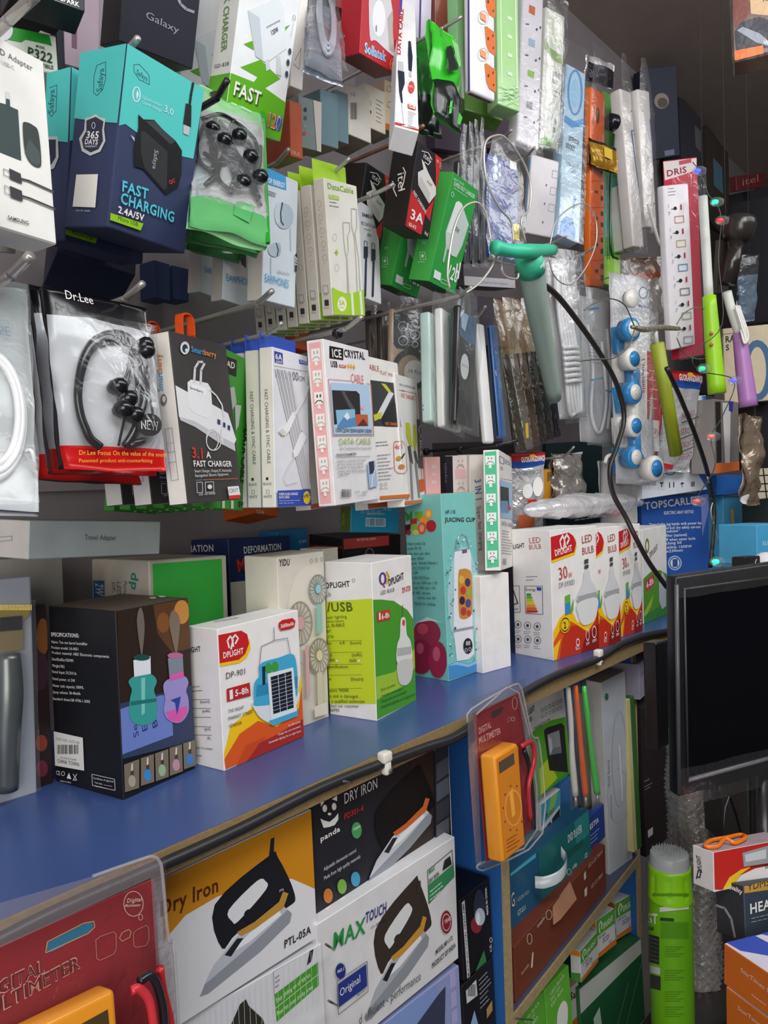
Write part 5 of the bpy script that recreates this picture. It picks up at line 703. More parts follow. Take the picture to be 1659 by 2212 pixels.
B('earphone_box', 'third cream earphone carton, half hidden under the green foot of the pouches', 'box', 'A440,410 B500,432 C490,660 D432,628 E415,412 H403,627', ec, {'f': [('T', '#3f97c8', 'EARPHONES', 441, 588, 492, 602, 13)]}, 'cream earphone cartons', y=.745, d=.03)
# green footed data cable cartons
dcf = [('T', '#8ab82e', 'DataCable', 707, 407, 764, 419, 12, 1), ('P', '#a3cf2e', 709, 420, 731, 424, 732, 433, 710, 429), ('T', WHT, 'YS-C01', 711, 428, 730, 431, 6), ('G', GRY, 711, 436, 735, 440, 2, 0, 8, 1.6), ('L', '#b9bab4', 1.4, 740, 480, 754, 481, 755, 498, 750, 510, 752, 540, 748, 555, 752, 680), ('L', '#b9bab4', 1.4, 740, 480, 741, 498, 742, 520, 745, 545, 749, 560, 756, 682), ('L', '#b9bab4', 1.4, 758, 450, 769, 452, 770, 490, 766, 505, 774, 560, 780, 680), ('L', '#b9bab4', 1.4, 758, 450, 759, 490, 764, 510, 768, 560, 773, 682), ('O', '#c9cbbc', 722, 512, 5, 8, .8), ('P', '#9ccb2e', 725, 552, 725, 546, 721, 546, 726, 538, 730, 547, 727, 547, 727, 552), ('O', '#c9cbbc', 727, 578, 5, 8, .8),
       ('P', '#a3cf2e', 715, 620, 728, 627, 742, 633, 756, 634, 786, 626, 790, 686, 716, 684), ('P', '#e6e8da', 756, 634, 761, 633, 764, 682, 759, 682), ('P', '#e6e8da', 774, 630, 779, 628, 783, 682, 778, 682), ('E', '#e9ead2', 737, 657, 10, 16), ('T', '#a3b82e', '5A', 731, 659, 743, 660, 10, 1), ('G', '#b4c23a', 731, 664, 743, 665, 1, 0, 3, 1.4)]
dcl = [('R', '#3a352f', 701, 648, 711, 660), ('T', GRY, 'BLACK', 701, 667, 711, 667, 4), ('L', GRY, .8, 698, 617, 708, 617, 710, 633, 699, 633, 698, 617), ('T', GRY, 'WHITE', 699, 638, 709, 638, 4)] + [('O', '#bdb6a6', 690 + 3.2 * k, 440 + 29 * k, 5, 7, .8) for k in range(5)] + [('G', '#bdb6a6', 687 + 3.2 * k, 453 + 29 * k, 694 + 3.2 * k, 453 + 29 * k, 1, 0, 0, 1.2) for k in range(5)]
DC = B('cable_box', 'cream cable carton with a lime foot and lime hang tab, front one on its peg', 'box', 'A699,384 B771,402 C787,683 D720,682 E675,388 H697,682', {'x': '#dcd5c8', 'f': '#e6e4da'}, {'f': dcf, 'l': dcl}, 'cream and lime cable cartons', y=.655, d=.022)
f = FR[DC.name]
def hang_tab(o, f, col, h=.028, x0=.0, x1=1., at_back=True, name='hang_tab'):
    b_ = f.O + (f.az * (f.d - .0012) if at_back else 0)
    g = boxf(b_ + f.ax * f.w * x0 - f.ay * h, f.w * (x1 - x0), h, .001); g.ax, g.ay, g.az = f.ax, f.ay, f.az
    return sub(o, name, g, col)
hang_tab(DC, f, '#a8d62e', .024)
step = f.d + .004
labels = ['cream and lime cable carton just behind the front one, its side edge showing', 'cream and lime cable carton third from the front, foot showing under the earphone cartons', 'cream and lime cable carton fourth from the front on its peg', 'cream and lime cable carton fifth from the front, near the wall', 'cream and lime cable carton sixth from the front, foot left of the bent hook tip', 'cream and lime cable carton nearest the wall, last foot of the row']
for k, lb in enumerate(labels): dup(DC, (.0, step * (k + 1) + .002, -.002 - .001 * k), lb)
B('cable_box', 'white cable carton with two dark upright plugs pictured, behind the cream and lime ones', 'box', 'A771,430 B820,461 C820,657 D786,642', {'x': '#e4e4e6'}, {'f': [('T', '#3a3d48', 'SAMSUNG', 782, 467, 811, 475, 8, 1), ('T', '#4a4d58', 'PD DATA CABLE', 780, 485, 815, 495, 7), ('G', GRY, 785, 494, 808, 500, 1, 0, 0, 1.2), ('T', '#4a4d58', '65W', 793, 510, 802, 513, 7)] + [q for x in (0, 16) for q in (('P', '#2f3648', 785 + x, 532 + x * .35, 794 + x, 533 + x * .35, 794 + x, 556 + x * .35, 785 + x, 558 + x * .35), ('L', '#2f3648', 1, 786 + x, 531 + x * .3, 786 + x, 520 + x * .3, 792 + x, 522 + x * .3, 792 + x, 532 + x * .3), ('L', '#2f3648', 4, 790 + x, 556 + x * .3, 788 + x, 640))]}, None, y=.70, d=.02, fixd=True)
# black and white headset pouches
def dr_pouch(label, spec, y, seed, full):
    ar = [('T', '#f2b84b', 'Dr.Lee Focus On the value of the sound', 151, 989, 340, 993, 9), ('T', '#f2b84b', 'Patented product anti-counterfeiting', 152, 1005, 309, 1005, 7.5), ('T', WHT, 'Dr.Lee', 121, 656, 180, 670, 19), ('E', '#17171a', 297, 927, 29, 24), ('T', WHT, 'NEW', 277, 935, 318, 938, 18, 1), ('T', '#17171a', 'NEW', 279, 934, 316, 937, 15), ('L', '#c9c9cc', 1, 205, 955, 216, 948, 218, 958, 208, 966)] if full else [('t', '#f2b84b', 'Dr.Lee Focus On', 10, 93, 60, 93, 2.4), ('t', '#f2b84b', 'Patented product', 10, 96.5, 60, 96.5, 2)]
    o = pouch('headset_pouch', label, 'pouch', spec, [(0, .155, '#17161a', 'gloss'), (.155, .875, '#c6c9cd', 'gloss'), (.875, 1.01, '#d8201f', 'gloss')], 'black headed headset pouches', y=y, bul=.009, amp=.003, seed=seed, d=.004, nu=16, nv=32, arts={'f': ar} if not full else None)
    if full:
        art(o, FR[o.name], 'f', ar, 'pouch_print', .011)
        f = FR[o.name]
        def S(x, y_, l):
            O, X, Y, n = face(f, 'f'); r = ray(x, y_); t = ((O - EYE) @ n) / (r @ n); p = EYE + r * t; u, v = (p - O) @ X / (X @ X), (p - O) @ Y / (Y @ Y); return p + n * (f.bulge(min(max(u, 0), 1), min(max(v, 0), 1)) + l)
        bk = M('#1b1b1f', 'gloss', .15)
        tube('neck_band', [S(*p, .004) for p in ((275, 752), (252, 738), (222, 736), (190, 748), (168, 778), (157, 820), (154, 862), (160, 900), (170, 928), (182, 952), (204, 970))], [.0042, .006, .0058, .0042, .0036, .0034, .0034, .0036, .0036], bk, o, 6, 10)
        tube('neck_band', [S(*p, .004) for p in ((275, 752), (290, 790), (297, 830), (294, 870), (286, 900), (272, 940), (256, 968))], [.005, .004, .0036, .0036, .0036], bk, o, 6, 10)
        for pts in (((258, 745), (268, 800), (275, 840), (268, 885), (252, 905), (246, 930), (240, 968)), ((300, 790), (306, 830), (304, 850), (312, 890), (314, 905)), ((262, 770), (255, 810), (238, 845)), ((284, 770), (282, 830), (270, 860)), ((258, 790), (262, 820), (250, 850))): tube('headset_cable', [S(*p, .005) for p in pts], .0011, bk, o, 6, 6)
        for x, y_ in ((288, 768), (224, 846), (246, 872), (236, 894), (262, 906), (286, 756)): p = S(x, y_, .004); lathe('earbud', p, (.5, -.6, .2), [(-.004, .003), (0, .0065), (.007, .0072), (.011, .0055), (.013, .002)], bk, o, 12)
        tube('jack_plug', [S(264, 968, .005), S(290, 958, .006), S(298, 954, .006)], [.003, .003, .0016], M('#2a2a2c', 'gloss'), o, 0, 8)
        film(o, f, 'clear_window', .0125, .003, .008, .01, .99, .14, .9, 61, M('#eef0f2', 'film', .02))
    return o
dr_pouch('black headed clear pouch with a black neckband headset, front one of three', 'A98,614 B312,668 C366,1014 D129,1018', .61, 51, True)
dr_pouch('black headed pouch with a red foot, second of three, left of the front one', 'A68,610 B288,664 C342,1024 D105,1026', .66, 53, False)
dr_pouch('black headed pouch with a red foot, third of three, nearest the wall', 'A66,640 B270,690 C318,1036 D80,1042', .71, 55, False)
# frosted pouch at the far left
FP = pouch('cable_pouch', 'frosted clear pouch with a coiled white cable, at the left edge beside the headset pouches', 'pouch', 'A-70,604 B56,630 C86,1104 D-72,1100', [(0, 1.01, '#c9ced0', 'gloss')], None, y=.59, bul=.012, amp=.003, seed=71, d=.006, nu=14, nv=28)
f = FR[FP.name]; S = lambda u, v, l: f.O + f.ax * f.w * u + f.ay * f.h * v - f.az * (f.bulge(min(max(u, 0), 1), v) + l)
for k in range(4): tube('cable_coil', [S(.34 + (.46 - .03 * k) * math.sin(a), .66 + (.25 - .014 * k) * math.cos(a), .002 + .002 * (k % 2)) for a in [i * math.pi / 7 for i in range(14)]], .0026, M('#e8e9ea', 'gloss'), FP, 4, 8, True)
tube('cable_tie', [S(.80, .80, .002), S(.88, .82, .010), S(.96, .86, .003)], .0014, M('#e8e9ea', 'gloss'), FP, 4, 6)
art(FP, f, 'f', [('T', '#6a8fb8', 'TYPE', -40, 748, 21, 752, 22), ('L', '#aab0b2', 1.2, -60, 660, 62, 690)], 'pouch_print', .002)
film(FP, f, 'frosted_front', .008, .004, .006, 0, 1, 0, 1, 75, M('#dfe3e4', 'film', .2))
# dark fast charger cartons
mf = [('P', '#e6e6e8', 375, 832, 401, 845, 430, 860, 455, 872, 492, 893, 512, 950, 506, 958, 470, 940, 420, 910, 386, 900), ('P', '#c4c5c8', 386, 900, 420, 910, 470, 940, 506, 958, 508, 975, 470, 955, 420, 922, 389, 908), ('P', '#eaeaec', 404, 826, 412, 820, 448, 828, 455, 840, 458, 890, 450, 905, 420, 893, 406, 880), ('P', '#f4f4f6', 412, 830, 445, 838, 445, 855, 414, 846), ('L', '#d8d8da', 5, 418, 826, 420, 795, 428, 782, 436, 782), ('L', '#d8d8da', 5, 432, 828, 433, 800, 440, 786), ('T', '#3a3a3c', 'Smartbarry', 409, 840, 438, 850, 6), ('L', '#e0e0e2', 3, 452, 842, 466, 855, 478, 875, 482, 900, 476, 930, 480, 960), ('O', '#dcdcde', 457, 950, 14, 24, 2), ('O', '#dcdcde', 460, 952, 17, 22, 2), ('P', '#2a3a70', 468, 905, 474, 908, 474, 918, 468, 915), ('P', '#2a3a70', 480, 912, 485, 914, 485, 924, 480, 921), ('P', '#2a3a70', 490, 918, 495, 920, 495, 930, 490, 927),
      ('E', '#dfe3e6', 397, 752, 10, 14), ('E', '#24344a', 397, 753, 6, 9), ('E', '#dfe3e6', 400, 757, 3, 4), ('T', '#4a9fd8', 'Smart', 411, 760, 438, 767, 12, 1), ('T', '#e8923a', 'barry', 438, 767, 465, 773, 12, 1), ('T', '#d8342a', '3.1', 412, 989, 440, 991, 22, 1), ('T', WHT, 'A', 443, 989, 453, 990, 13, 1), ('T', WHT, 'FAST CHARGER', 415, 1008, 498, 1008, 12, 1), ('T', '#dcdcde', 'Smart Charger, Output IC Automatic', 417, 1021, 497, 1019, 6), ('T', '#dcdcde', 'Recognition Electric Equipment.', 418, 1031, 491, 1027, 6), ('L', '#4a9fd8', 1, 419, 1038, 433, 1037), ('L', '#d8823a', 1, 435, 1037, 510, 1034), ('L', '#dcdcde', 1, 421, 1042, 433, 1042, 434, 1064, 422, 1065, 421, 1042), ('L', '#dcdcde', 1, 439, 1042, 457, 1041, 458, 1063, 440, 1064, 439, 1042), ('E', '#dcdcde', 449, 1052, 5, 5), ('T', '#dcdcde', 'FAST CHARGER', 438, 1070, 461, 1068, 4), ('T', '#dcdcde', '3USB', 425, 1071, 434, 1070, 4), ('P', '#e9e9ea', 487, 1052, 511, 1050, 515, 1070, 490, 1072), ('T', INK, 'C301T', 490, 1065, 510, 1063, 8), ('P', '#d03028', 489, 1071, 513, 1069, 515, 1077, 490, 1079)]
ml_ = [('T', '#3f97c8', 'Smart', 353, 845, 351, 802, 12, 1), ('T', '#e8923a', 'barry', 351, 801, 348, 764, 12, 1), ('E', '#4a4e5a', 354, 864, 7, 13), ('E', '#dcd8d0', 355, 862, 4, 7), ('L', GRY, .9, 357, 927, 372, 924, 386, 1036, 371, 1038, 357, 927), ('L', GRY, .8, 360, 958, 376, 956), ('L', GRY, .8, 363, 978, 379, 975), ('L', GRY, .8, 365, 1000, 381, 997)]
SB = B('charger_box', 'dark grey fast charger carton with a white side, a white plug and sockets pictured', 'box', 'A362,715 B487,745 C525,1078 D409,1092 E327,720 H362,1090', {'x': '#ebe6de', 'f': '#3f3c3c', 't': '#4a4644'}, {'f': mf, 'l': ml_}, 'dark fast charger cartons on one peg', y=.625, d=.03)
f = FR[SB.name]
def hanger(o, f):
    t = f.O + f.ax * f.w * .30 + f.az * f.d * .45; V = smooth_path([t + np.array([0, 0, -.002]), t + np.array([0, .0, .016]), t + np.array([.002, 0, .022]), t + np.array([.010, 0, .022]), t + np.array([.013, 0, .016]), t + np.array([.013, 0, .002])], 4)
    W_ = [p + f.az * s for p in V for s in (-.004, .004)]; W2 = [p + np.array([.0015, 0, -.0015]) for p in W_]; n = len(W_)
    Fc = [(2 * i, 2 * i + 2, 2 * i + 3, 2 * i + 1) for i in range(len(V) - 1)] + [(n + 2 * i, n + 2 * i + 1, n + 2 * i + 3, n + 2 * i + 2) for i in range(len(V) - 1)] + [(2 * i + s, n + 2 * i + s, n + 2 * i + 2 + s, 2 * i + 2 + s) for i in range(len(V) - 1) for s in (0, 1)]
    mesh_obj('hanger_loop', [tuple(p) for p in W_ + W2], Fc, [M('#f0561e', 'gloss')], None, wl(o), o)
hanger(SB, f)
for k, lb in enumerate(('dark fast charger carton second on its peg, white side left of the front one', 'dark fast charger carton third on its peg, white side half under the red pouch foot')): dup(SB, (-.004, .052 * (k + 1), 0), lb)
# green card packs
AD = B('cable_card', 'green cable card pack with black lettering down its edge, behind the dark fast charger carton', 'box', 'A470,742 B545,784 C528,1103 D436,1096', '#3f9a32', {'f': [('P', '#141614', 484, 768, 511, 778, 510, 814, 485, 804), ('T', WHT, 'AD', 489, 792, 507, 797, 13, 1), ('T', '#1f4a18', '100Ω'.replace('Ω', 'O'), 536, 788, 531, 830, 10), ('T', '#1f4a18', '5A', 532, 842, 530, 862, 10), ('T', '#17300f', 'DATA CABLE', 526, 925, 517, 1045, 12, 1), ('P', '#b9c0b4', 494, 838, 505, 835, 510, 870, 498, 890), ('P', '#c4cac0', 506, 874, 520, 876, 514, 920, 508, 930), ('T', '#12240c', 'S9', 513, 1094, 524, 1095, 11, 1), ('P', '#cfe6c4', 478, 1080, 484, 1080, 484, 1098, 478, 1098), ('P', '#cfe6c4', 497, 1081, 503, 1081, 503, 1099, 497, 1099)]}, 'green cable cards on one peg', y=.675, d=.014, fixd=True)
for k, lb in enumerate(('green cable card second on its peg, foot showing under the dark chargers', 'green cable card third on its peg, foot showing under the dark chargers', 'green cable card fourth on its peg, foot between two white charger sides', 'green cable card fifth on its peg, foot near the wall', 'green cable card sixth on its peg, foot nearest the wall')): dup(AD, (-.002, .034 * (k + 1), -.001 * k), lb)
# white and blue cable cartons
sfx = [('P', '#2b3f9a', 592, 758, 610, 763, 611, 787, 593, 783), ('T', WHT, '6A', 594, 775, 609, 779, 12, 1), ('T', WHT, 'OUTPUT', 595, 783, 610, 786, 4.5, 1), ('P', '#2f55a8', 645, 776, 664, 782, 664, 789, 646, 785), ('T', WHT, 'S-123', 648, 783, 662, 787, 5, 1), ('L', GRY, .8, 592, 790, 664, 803), ('T', '#5a6a8a', 'FAST', 594, 810, 616, 812, 12), ('T', '#6a7078', 'DATA CABLE', 594, 815, 622, 818, 5), ('T', '#6a6e76', '100', 623, 820, 644, 823, 19), ('T', '#6a6e76', 'CM', 644, 822, 657, 824, 10)]
for k in range(9): sfx.append(('P', '#b4b5ba' if k % 2 else '#d0d0d4', 592 + 4 * k, 795 + .8 * k, 595 + 4 * k, 796 + .8 * k, 656 + 1.7 * k, 1056, 653 + 1.7 * k, 1056))
sfx += [('P', '#eceef0', 604, 928, 614, 918, 630, 890, 638, 894, 622, 932, 612, 942), ('P', '#d9d2c8', 599, 932, 607, 925, 616, 935, 608, 942), ('P', '#eceef0', 630, 975, 648, 930, 660, 945, 640, 985, 632, 990), ('R', GRY, 648, 930, 650, 934), ('L', '#dfe1e4', 5, 634, 895, 655, 860, 662, 835), ('L', '#d9dbde', 1.6, 634, 985, 618, 1010, 610, 1030, 618, 1046, 640, 1040), ('P', '#2f4aa8', 596, 1060, 667, 1057, 670, 1094, 597, 1097), ('T', WHT, 'SUPER FLASH CHARGE', 599, 1070, 640, 1069, 5, 1), ('T', WHT, 'DATE CABLE', 599, 1077, 622, 1076, 5, 1), ('G', '#b9c4e8', 599, 1082, 644, 1081, 2, 0, 5, 1.2), ('E', '#e8c42a', 659, 1075, 8, 14), ('T', INK, 'TYPE-C', 650, 1081, 668, 1070, 8, 1)]
sfl = [('T', '#55585c', 'FAST CHARGING & SYNC CABLE', 571, 841, 578, 1002, 7), ('R', INK, 575, 1031, 580, 1037), ('T', '#55585c', 'BLACK', 569, 1048, 587, 1048, 6), ('L', GRY, .8, 576, 1058, 582, 1058, 582, 1066, 576, 1066, 576, 1058), ('T', '#55585c', 'WHITE', 570, 1076, 588, 1075, 6)]
SF = B('cable_box', 'white cable carton with a blue foot, striped cable picture, front one of its peg', 'box', 'A588,748 B664,770 C670,1092 D595,1096 E560,752 H566,1098', {'x': '#efe9df', 'f': '#e2e3e8'}, {'f': sfx, 'l': sfl}, 'white and blue cable cartons', y=.65, d=.018)
hang_tab(SF, FR[SF.name], '#2f4fb0', .018)
for k, lb in enumerate(('white and blue cable carton second on its peg, lettered side showing', 'white and blue cable carton third on its peg, top edge showing', 'white and blue cable carton fourth on its peg, nearest the wall')): dup(SF, (0, .0245 * (k + 1), 0), lb)
B('cable_box', 'orange carton foot near the wall under the white and blue cable cartons', 'box', 'A548,1080 B600,1090 C602,1116 D552,1108', '#d0622a', {'f': [('T', '#f0d8c8', 'S24', 554, 1109, 570, 1111, 8, 1)]}, None, y=.84, d=.06, fixd=True)
B('cable_box', 'orange topped card near the wall between the blue hang tabs and the bent peg', 'box', 'A636,712 B668,722 C668,760 D640,752', '#c4552a', None, None, y=.80, d=.02, fixd=True)
# pink stripe cable carton and its neighbours
icl = [('P', '#eeb0ae', 667, 742, 692, 738, 716, 1086, 692, 1089)]
for k in range(7): x0 = 672 + 3.6 * k; y0 = 752 + 47 * k; icl += [('P', '#f2ece4', x0, y0 + 2, x0 + 19, y0, x0 + 21, y0 + 27, x0 + 2, y0 + 29), ('P', '#f2ece4', x0 + 8, y0 + 29, x0 + 14, y0 + 29, x0 + 15, y0 + 37, x0 + 9, y0 + 37), ('E', '#b9b4ae' if k != 2 else '#5a4a48', x0 + 7, y0 + 10, 1.8, 4), ('E', '#b9b4ae' if k != 2 else '#5a4a48', x0 + 14, y0 + 9, 1.8, 4), ('L', '#b9b4ae' if k != 2 else '#5a4a48', 2, x0 + 3, y0 + 26, x0 + 7, y0 + 20, x0 + 15, y0 + 19, x0 + 20, y0 + 24)]
icf = [('P', '#191414', 711, 747, 741, 753, 741, 778, 711, 774), ('T', WHT, 'ICE', 717, 771, 738, 773, 17, 1), ('T', INK, 'CRYSTAL', 743, 771, 788, 777, 16, 1), ('T', '#3a3c40', 'USB', 714, 792, 729, 794, 13, 1), ('P', '#d8562a', 732, 787, 747, 789, 746, 795, 732, 793), ('T', WHT, 'FAST', 734, 793, 745, 794, 4.5, 1), ('P', '#e8b02a', 750, 786, 753, 786, 752, 791, 755, 791, 750, 797, 751, 792, 749, 792), ('P', '#e8b02a', 756, 787, 759, 787, 758, 792, 761, 792, 756, 798, 757, 793, 755, 793), ('P', '#e8b02a', 762, 788, 765, 788, 764, 793, 767, 793, 762, 799, 763, 794, 761, 794), ('T', '#e07a7a', 'CABLE', 757, 826, 785, 830, 19), ('L', '#cf7a7a', 1.2, 756, 823, 708, 819, 718, 942, 806, 941, 800, 830, 790, 828), ('P', '#b4d0e8', 712, 826, 796, 832, 803, 938, 720, 939), ('P', '#2e2a2c', 715, 843, 768, 845, 775, 852, 777, 900, 720, 918), ('P', '#55555a', 735, 846, 752, 880, 762, 890, 768, 890, 750, 860, 742, 845), ('P', '#8fc0dc', 723, 886, 764, 884, 768, 920, 727, 925), ('P', '#5a8fc0', 727, 920, 745, 894, 756, 905, 767, 900, 768, 921, 727, 926), ('P', '#e8eef4', 740, 900, 748, 890, 754, 902, 748, 908), ('P', '#c9603a', 766, 895, 792, 896, 793, 920, 768, 921), ('P', '#6a3028', 770, 920, 782, 904, 793, 920), ('E', '#f0b0b0', 781, 880, 4, 5), ('T', INK, '10W/20W/30W/60W/100W', 722, 934, 801, 936, 9), ('T', '#96b04a', 'DATA CABLE', 730, 961, 799, 959, 13), ('T', GRY, 'Data Transmission & Fast Charging Cable', 731, 971, 800, 970, 5), ('T', INK, 'PRODUCTPARAMETERS', 724, 986, 767, 983, 5, 1), ('L', GRY, 1, 725, 988, 797, 986)]
for k, s in enumerate(('Gradient ice penetration looks better', 'and more durable, pure weaving', 'thread PVC ant fouling shell, fast', 'charging, meets various equipment', 'usage needs.')): icf.append(('T', GRY, s, 724 + .6 * k, 999 + 7.4 * k, (787, 781, 782, 787, 752)[k], 996 + 7.4 * k, 5))
icf += [('B', INK, 734, 1057, 755, 1074), ('T', GRY, 'CE FC', 763, 1066, 774, 1065, 5), ('O', GRY, 781, 1064, 2.5, 3, .8), ('O', GRY, 787, 1063, 2.5, 3, .8), ('T', GRY, 'MADE IN CHINA', 767, 1073, 786, 1072, 3), ('P', '#a9c4e0', 789, 1000, 806, 994, 812, 1050, 794, 1055), ('P', '#3a3a4a', 792, 998, 803, 996, 805, 1022, 794, 1025), ('L', WHT, 2, 799, 1052, 800, 1030, 807, 1010)]
IC = B('cable_box', 'white cable carton with a pink face pattern side and a phone picture, in front', 'box', 'A697,730 B795,757 C819,1078 D725,1093 E663,738 H687,1095', {'x': '#efe9e4', 'f': '#ebe9ea'}, {'f': icf, 'l': icl}, None, y=.64, d=.03)
fwf = [('T', '#b8503a', 'CABLE', 790, 797, 819, 803, 12), ('T', '#c9705a', 'FLAT WIRE', 821, 808, 853, 816, 8), ('P', '#3a3a3c', 799, 821, 856, 828, 866, 922, 806, 920), ('P', '#d9dadc', 808, 905, 840, 845, 850, 850, 822, 905), ('P', '#c9c43a', 806, 896, 824, 890, 824, 902, 808, 910), ('P', '#c9c43a', 822, 828, 832, 830, 844, 846, 838, 848), ('P', '#1f2022', 822, 906, 850, 862, 864, 905, 866, 922, 830, 921), ('T', '#e8762a', 'FAST CHARGING', 831, 918, 862, 920, 6, 1), ('G', GRY, 811, 956, 848, 953, 2, 0, 7, 1.6), ('T', INK, '4in1', 853, 970, 870, 967, 9) if False else ('T', '#d8502a', '4in1', 852, 971, 870, 969, 11), ('L', '#d8502a', 1.2, 851, 954, 868, 953, 876, 962, 878, 1016, 872, 1023, 858, 1022, 851, 1015, 849, 962, 851, 954), ('E', '#c9a03a', 860, 990, 6, 5), ('E', '#c98a3a', 866, 1008, 7, 5), ('L', '#3a3a3a', 3, 866, 990, 872, 980), ('G', GRY, 813, 984, 847, 981, 8, .4, 7.5, 1.6), ('T', GRY, 'Made in China', 818, 1057, 836, 1056, 4), ('O', GRY, 822, 1047, 3, 4, .8), ('O', GRY, 831, 1046, 3, 4, .8), ('P', '#d8702a', 815, 1072, 886, 1067, 888, 1074, 815, 1079)]
B('cable_box', 'white cable carton with a black picture, orange foot line, right of the pink patterned one', 'box', 'A795,768 B855,785 C888,1077 D816,1087', {'x': '#ebe8e4'}, {'f': fwf}, None, y=.675, d=.025, fixd=True)
yl = [('T', GRY, 'WITH LIGHTNING CABLE', 862, 833, 897, 841, 5), ('L', '#c98a6a', 1, 861, 842, 898, 850, 913, 1062), ('T', '#d8502a', 'FAST CHARGING', 866, 858, 895, 865, 9), ('R', GRY, 866, 842, 874, 846), ('P', '#c3cf2a', 876, 912, 884, 914, 886, 932, 890, 965, 884, 962, 877, 940), ('P', '#c3cf2a', 892, 916, 897, 918, 899, 960, 896, 975, 892, 960), ('L', '#55585c', 6, 883, 965, 888, 1000), ('L', '#55585c', 5, 895, 975, 900, 1000), ('L', '#8e9194', 4, 886, 1000, 890, 1078), ('L', '#8e9194', 4, 897, 1000, 905, 1074), ('P', '#5a5452', 899, 905, 911, 908, 914, 1012, 903, 1010), ('T', '#dcd8d4', 'CABLE', 902, 918, 907, 985, 9), ('P', '#d8622a', 903, 1036, 915, 1035, 916, 1060, 904, 1062), ('P', '#d8702a', 868, 1084, 920, 1078, 920, 1084, 868, 1092)]
B('cable_box', 'white cable carton with yellow tipped grey cables pictured, next to the phone cases', 'box', 'A855,806 B898,822 C921,1084 D872,1096', {'x': '#e9e6e2', 'b': '#d8844a'}, {'f': yl}, None, y=.70, d=.025, fixd=True)
B('cable_box', 'white and orange carton foot just behind the pink patterned carton', 'box', 'A640,775 B700,790 C726,1090 D672,1102', {'x': '#e6e2dc'}, {'f': [('p', '#d0582a', 0, 96.5, 100, 96, 100, 100, 0, 100), ('t', GRY, 'CE FC', 64, 88, 96, 88, 2.5)]}, None, y=.70, d=.02, fixd=True)
B('cable_box', 'white and orange carton foot behind the black picture carton', 'box', 'A770,800 B830,815 C862,1092 D792,1102', {'x': '#e6e2dc', 'b': '#d8844a'}, {'f': [('p', '#d0582a', 0, 95, 100, 94, 100, 100, 0, 100)]}, None, y=.72, d=.02, fixd=True)
# black and red charger cartons, green charger cartons
itf = [('P', '#c8272c', 885, 405, 890, 412, 918, 462, 908, 515, 870, 492), ('P', '#c8272c', 940, 328, 960, 342, 932, 455, 928, 478, 916, 460, 940, 425, 941, 375), ('P', '#dcd8d4', 910, 343, 915, 350, 925, 374, 941, 405, 941, 420, 926, 440, 903, 400, 902, 372, 914, 366), ('P', '#c4c0bc', 903, 400, 908, 380, 928, 418, 926, 440), ('T', '#3a3a3a', 'itel', 921, 393, 932, 404, 6), ('T', WHT, 'itel', 913, 340, 928, 351, 12), ('L', WHT, 1.4, 910, 326, 924, 330, 932, 345), ('L', WHT, 1.4, 916, 350, 924, 356, 930, 348), ('T', WHT, 'FAST CHARGING', 891, 416, 918, 462, 6, 1), ('T', WHT, '3A', 884, 471, 912, 485, 20, 1), ('T', WHT, 'GD-612', 881, 487, 897, 495, 7, 1), ('T', WHT, '111', 941, 350, 946, 353, 6, 1), ('G', WHT, 948, 352, 953, 356, 3, 0, 5, 1.2), ('T', WHT, 'itel', 915, 505, 922, 511, 8)]
itl = [('T', '#efe9e2', 'itel', 859, 374, 861, 416, 15), ('L', '#efe9e2', 2.2, 871, 362, 876, 372, 872, 395, 866, 412), ('L', '#efe9e2', 2.2, 848, 392, 854, 400, 850, 408, 857, 424)]
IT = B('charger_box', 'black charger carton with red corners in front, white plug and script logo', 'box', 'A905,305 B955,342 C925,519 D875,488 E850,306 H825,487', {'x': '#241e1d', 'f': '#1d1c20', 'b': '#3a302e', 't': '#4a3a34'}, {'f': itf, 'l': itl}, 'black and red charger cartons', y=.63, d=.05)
dup(IT, (-.020, .072, -.012), 'black and red charger carton behind its twin, plug picture half hidden by a bent peg')
sgf = [('T', '#bfe4c8', 'NEW TRAVEL', 979, 388, 1002, 402, 5), ('T', '#e0f2e4', 'SUPER FAST CHARGER', 979, 400, 1024, 430, 9), ('G', '#bfe4c8', 980, 406, 1018, 432, 1, 0, 0, 1.2), ('P', '#c4cfcb', 984, 437, 990, 434, 997, 440, 1012, 485, 998, 530, 985, 556, 975, 552, 962, 530, 962, 500), ('P', '#e0e6e2', 984, 437, 990, 434, 997, 440, 1000, 450, 975, 505, 965, 500), ('T', '#3f4a46', '120W', 977, 492, 989, 506, 10, 1), ('P', '#b4c0ba', 962, 528, 967, 532, 958, 568, 955, 564), ('P', '#e2e6e6', 938, 582, 952, 590, 950, 607, 935, 599), ('T', WHT, '120', 963, 596, 985, 612, 26, 1), ('L', '#e0e6e2', 3, 982, 600, 987, 570), ('L', '#e0e6e2', 3, 989, 602, 993, 568), ('L', '#bfe4c8', 1, 952, 602, 967, 609, 966, 616, 951, 610, 952, 602), ('O', '#bfe4c8', 976, 420, 3, 6, 1)]
sgl = [('L', '#bfe8c4', 1, 907, 545, 918, 545, 920, 560, 908, 561, 907, 545), ('E', '#bfe8c4', 913, 553, 3, 4), ('G', '#bfe8c4', 904, 566, 918, 566, 1, 0, 0, 1.4), ('G', '#bfe8c4', 912, 522, 924, 524, 2, 0, 4, 1.4)]
SG = B('charger_box', 'green fast charger carton in front, a pale plug and white power figure on it', 'box', 'A979,368 B1032,414 C984,634 D927,610 E938,372 H878,603', {'x': '#2f9a42', 'l': '#46ac4a', 'b': '#1f5a2a'}, {'f': sgf, 'l': sgl}, 'green fast charger cartons', y=.655, d=.045)
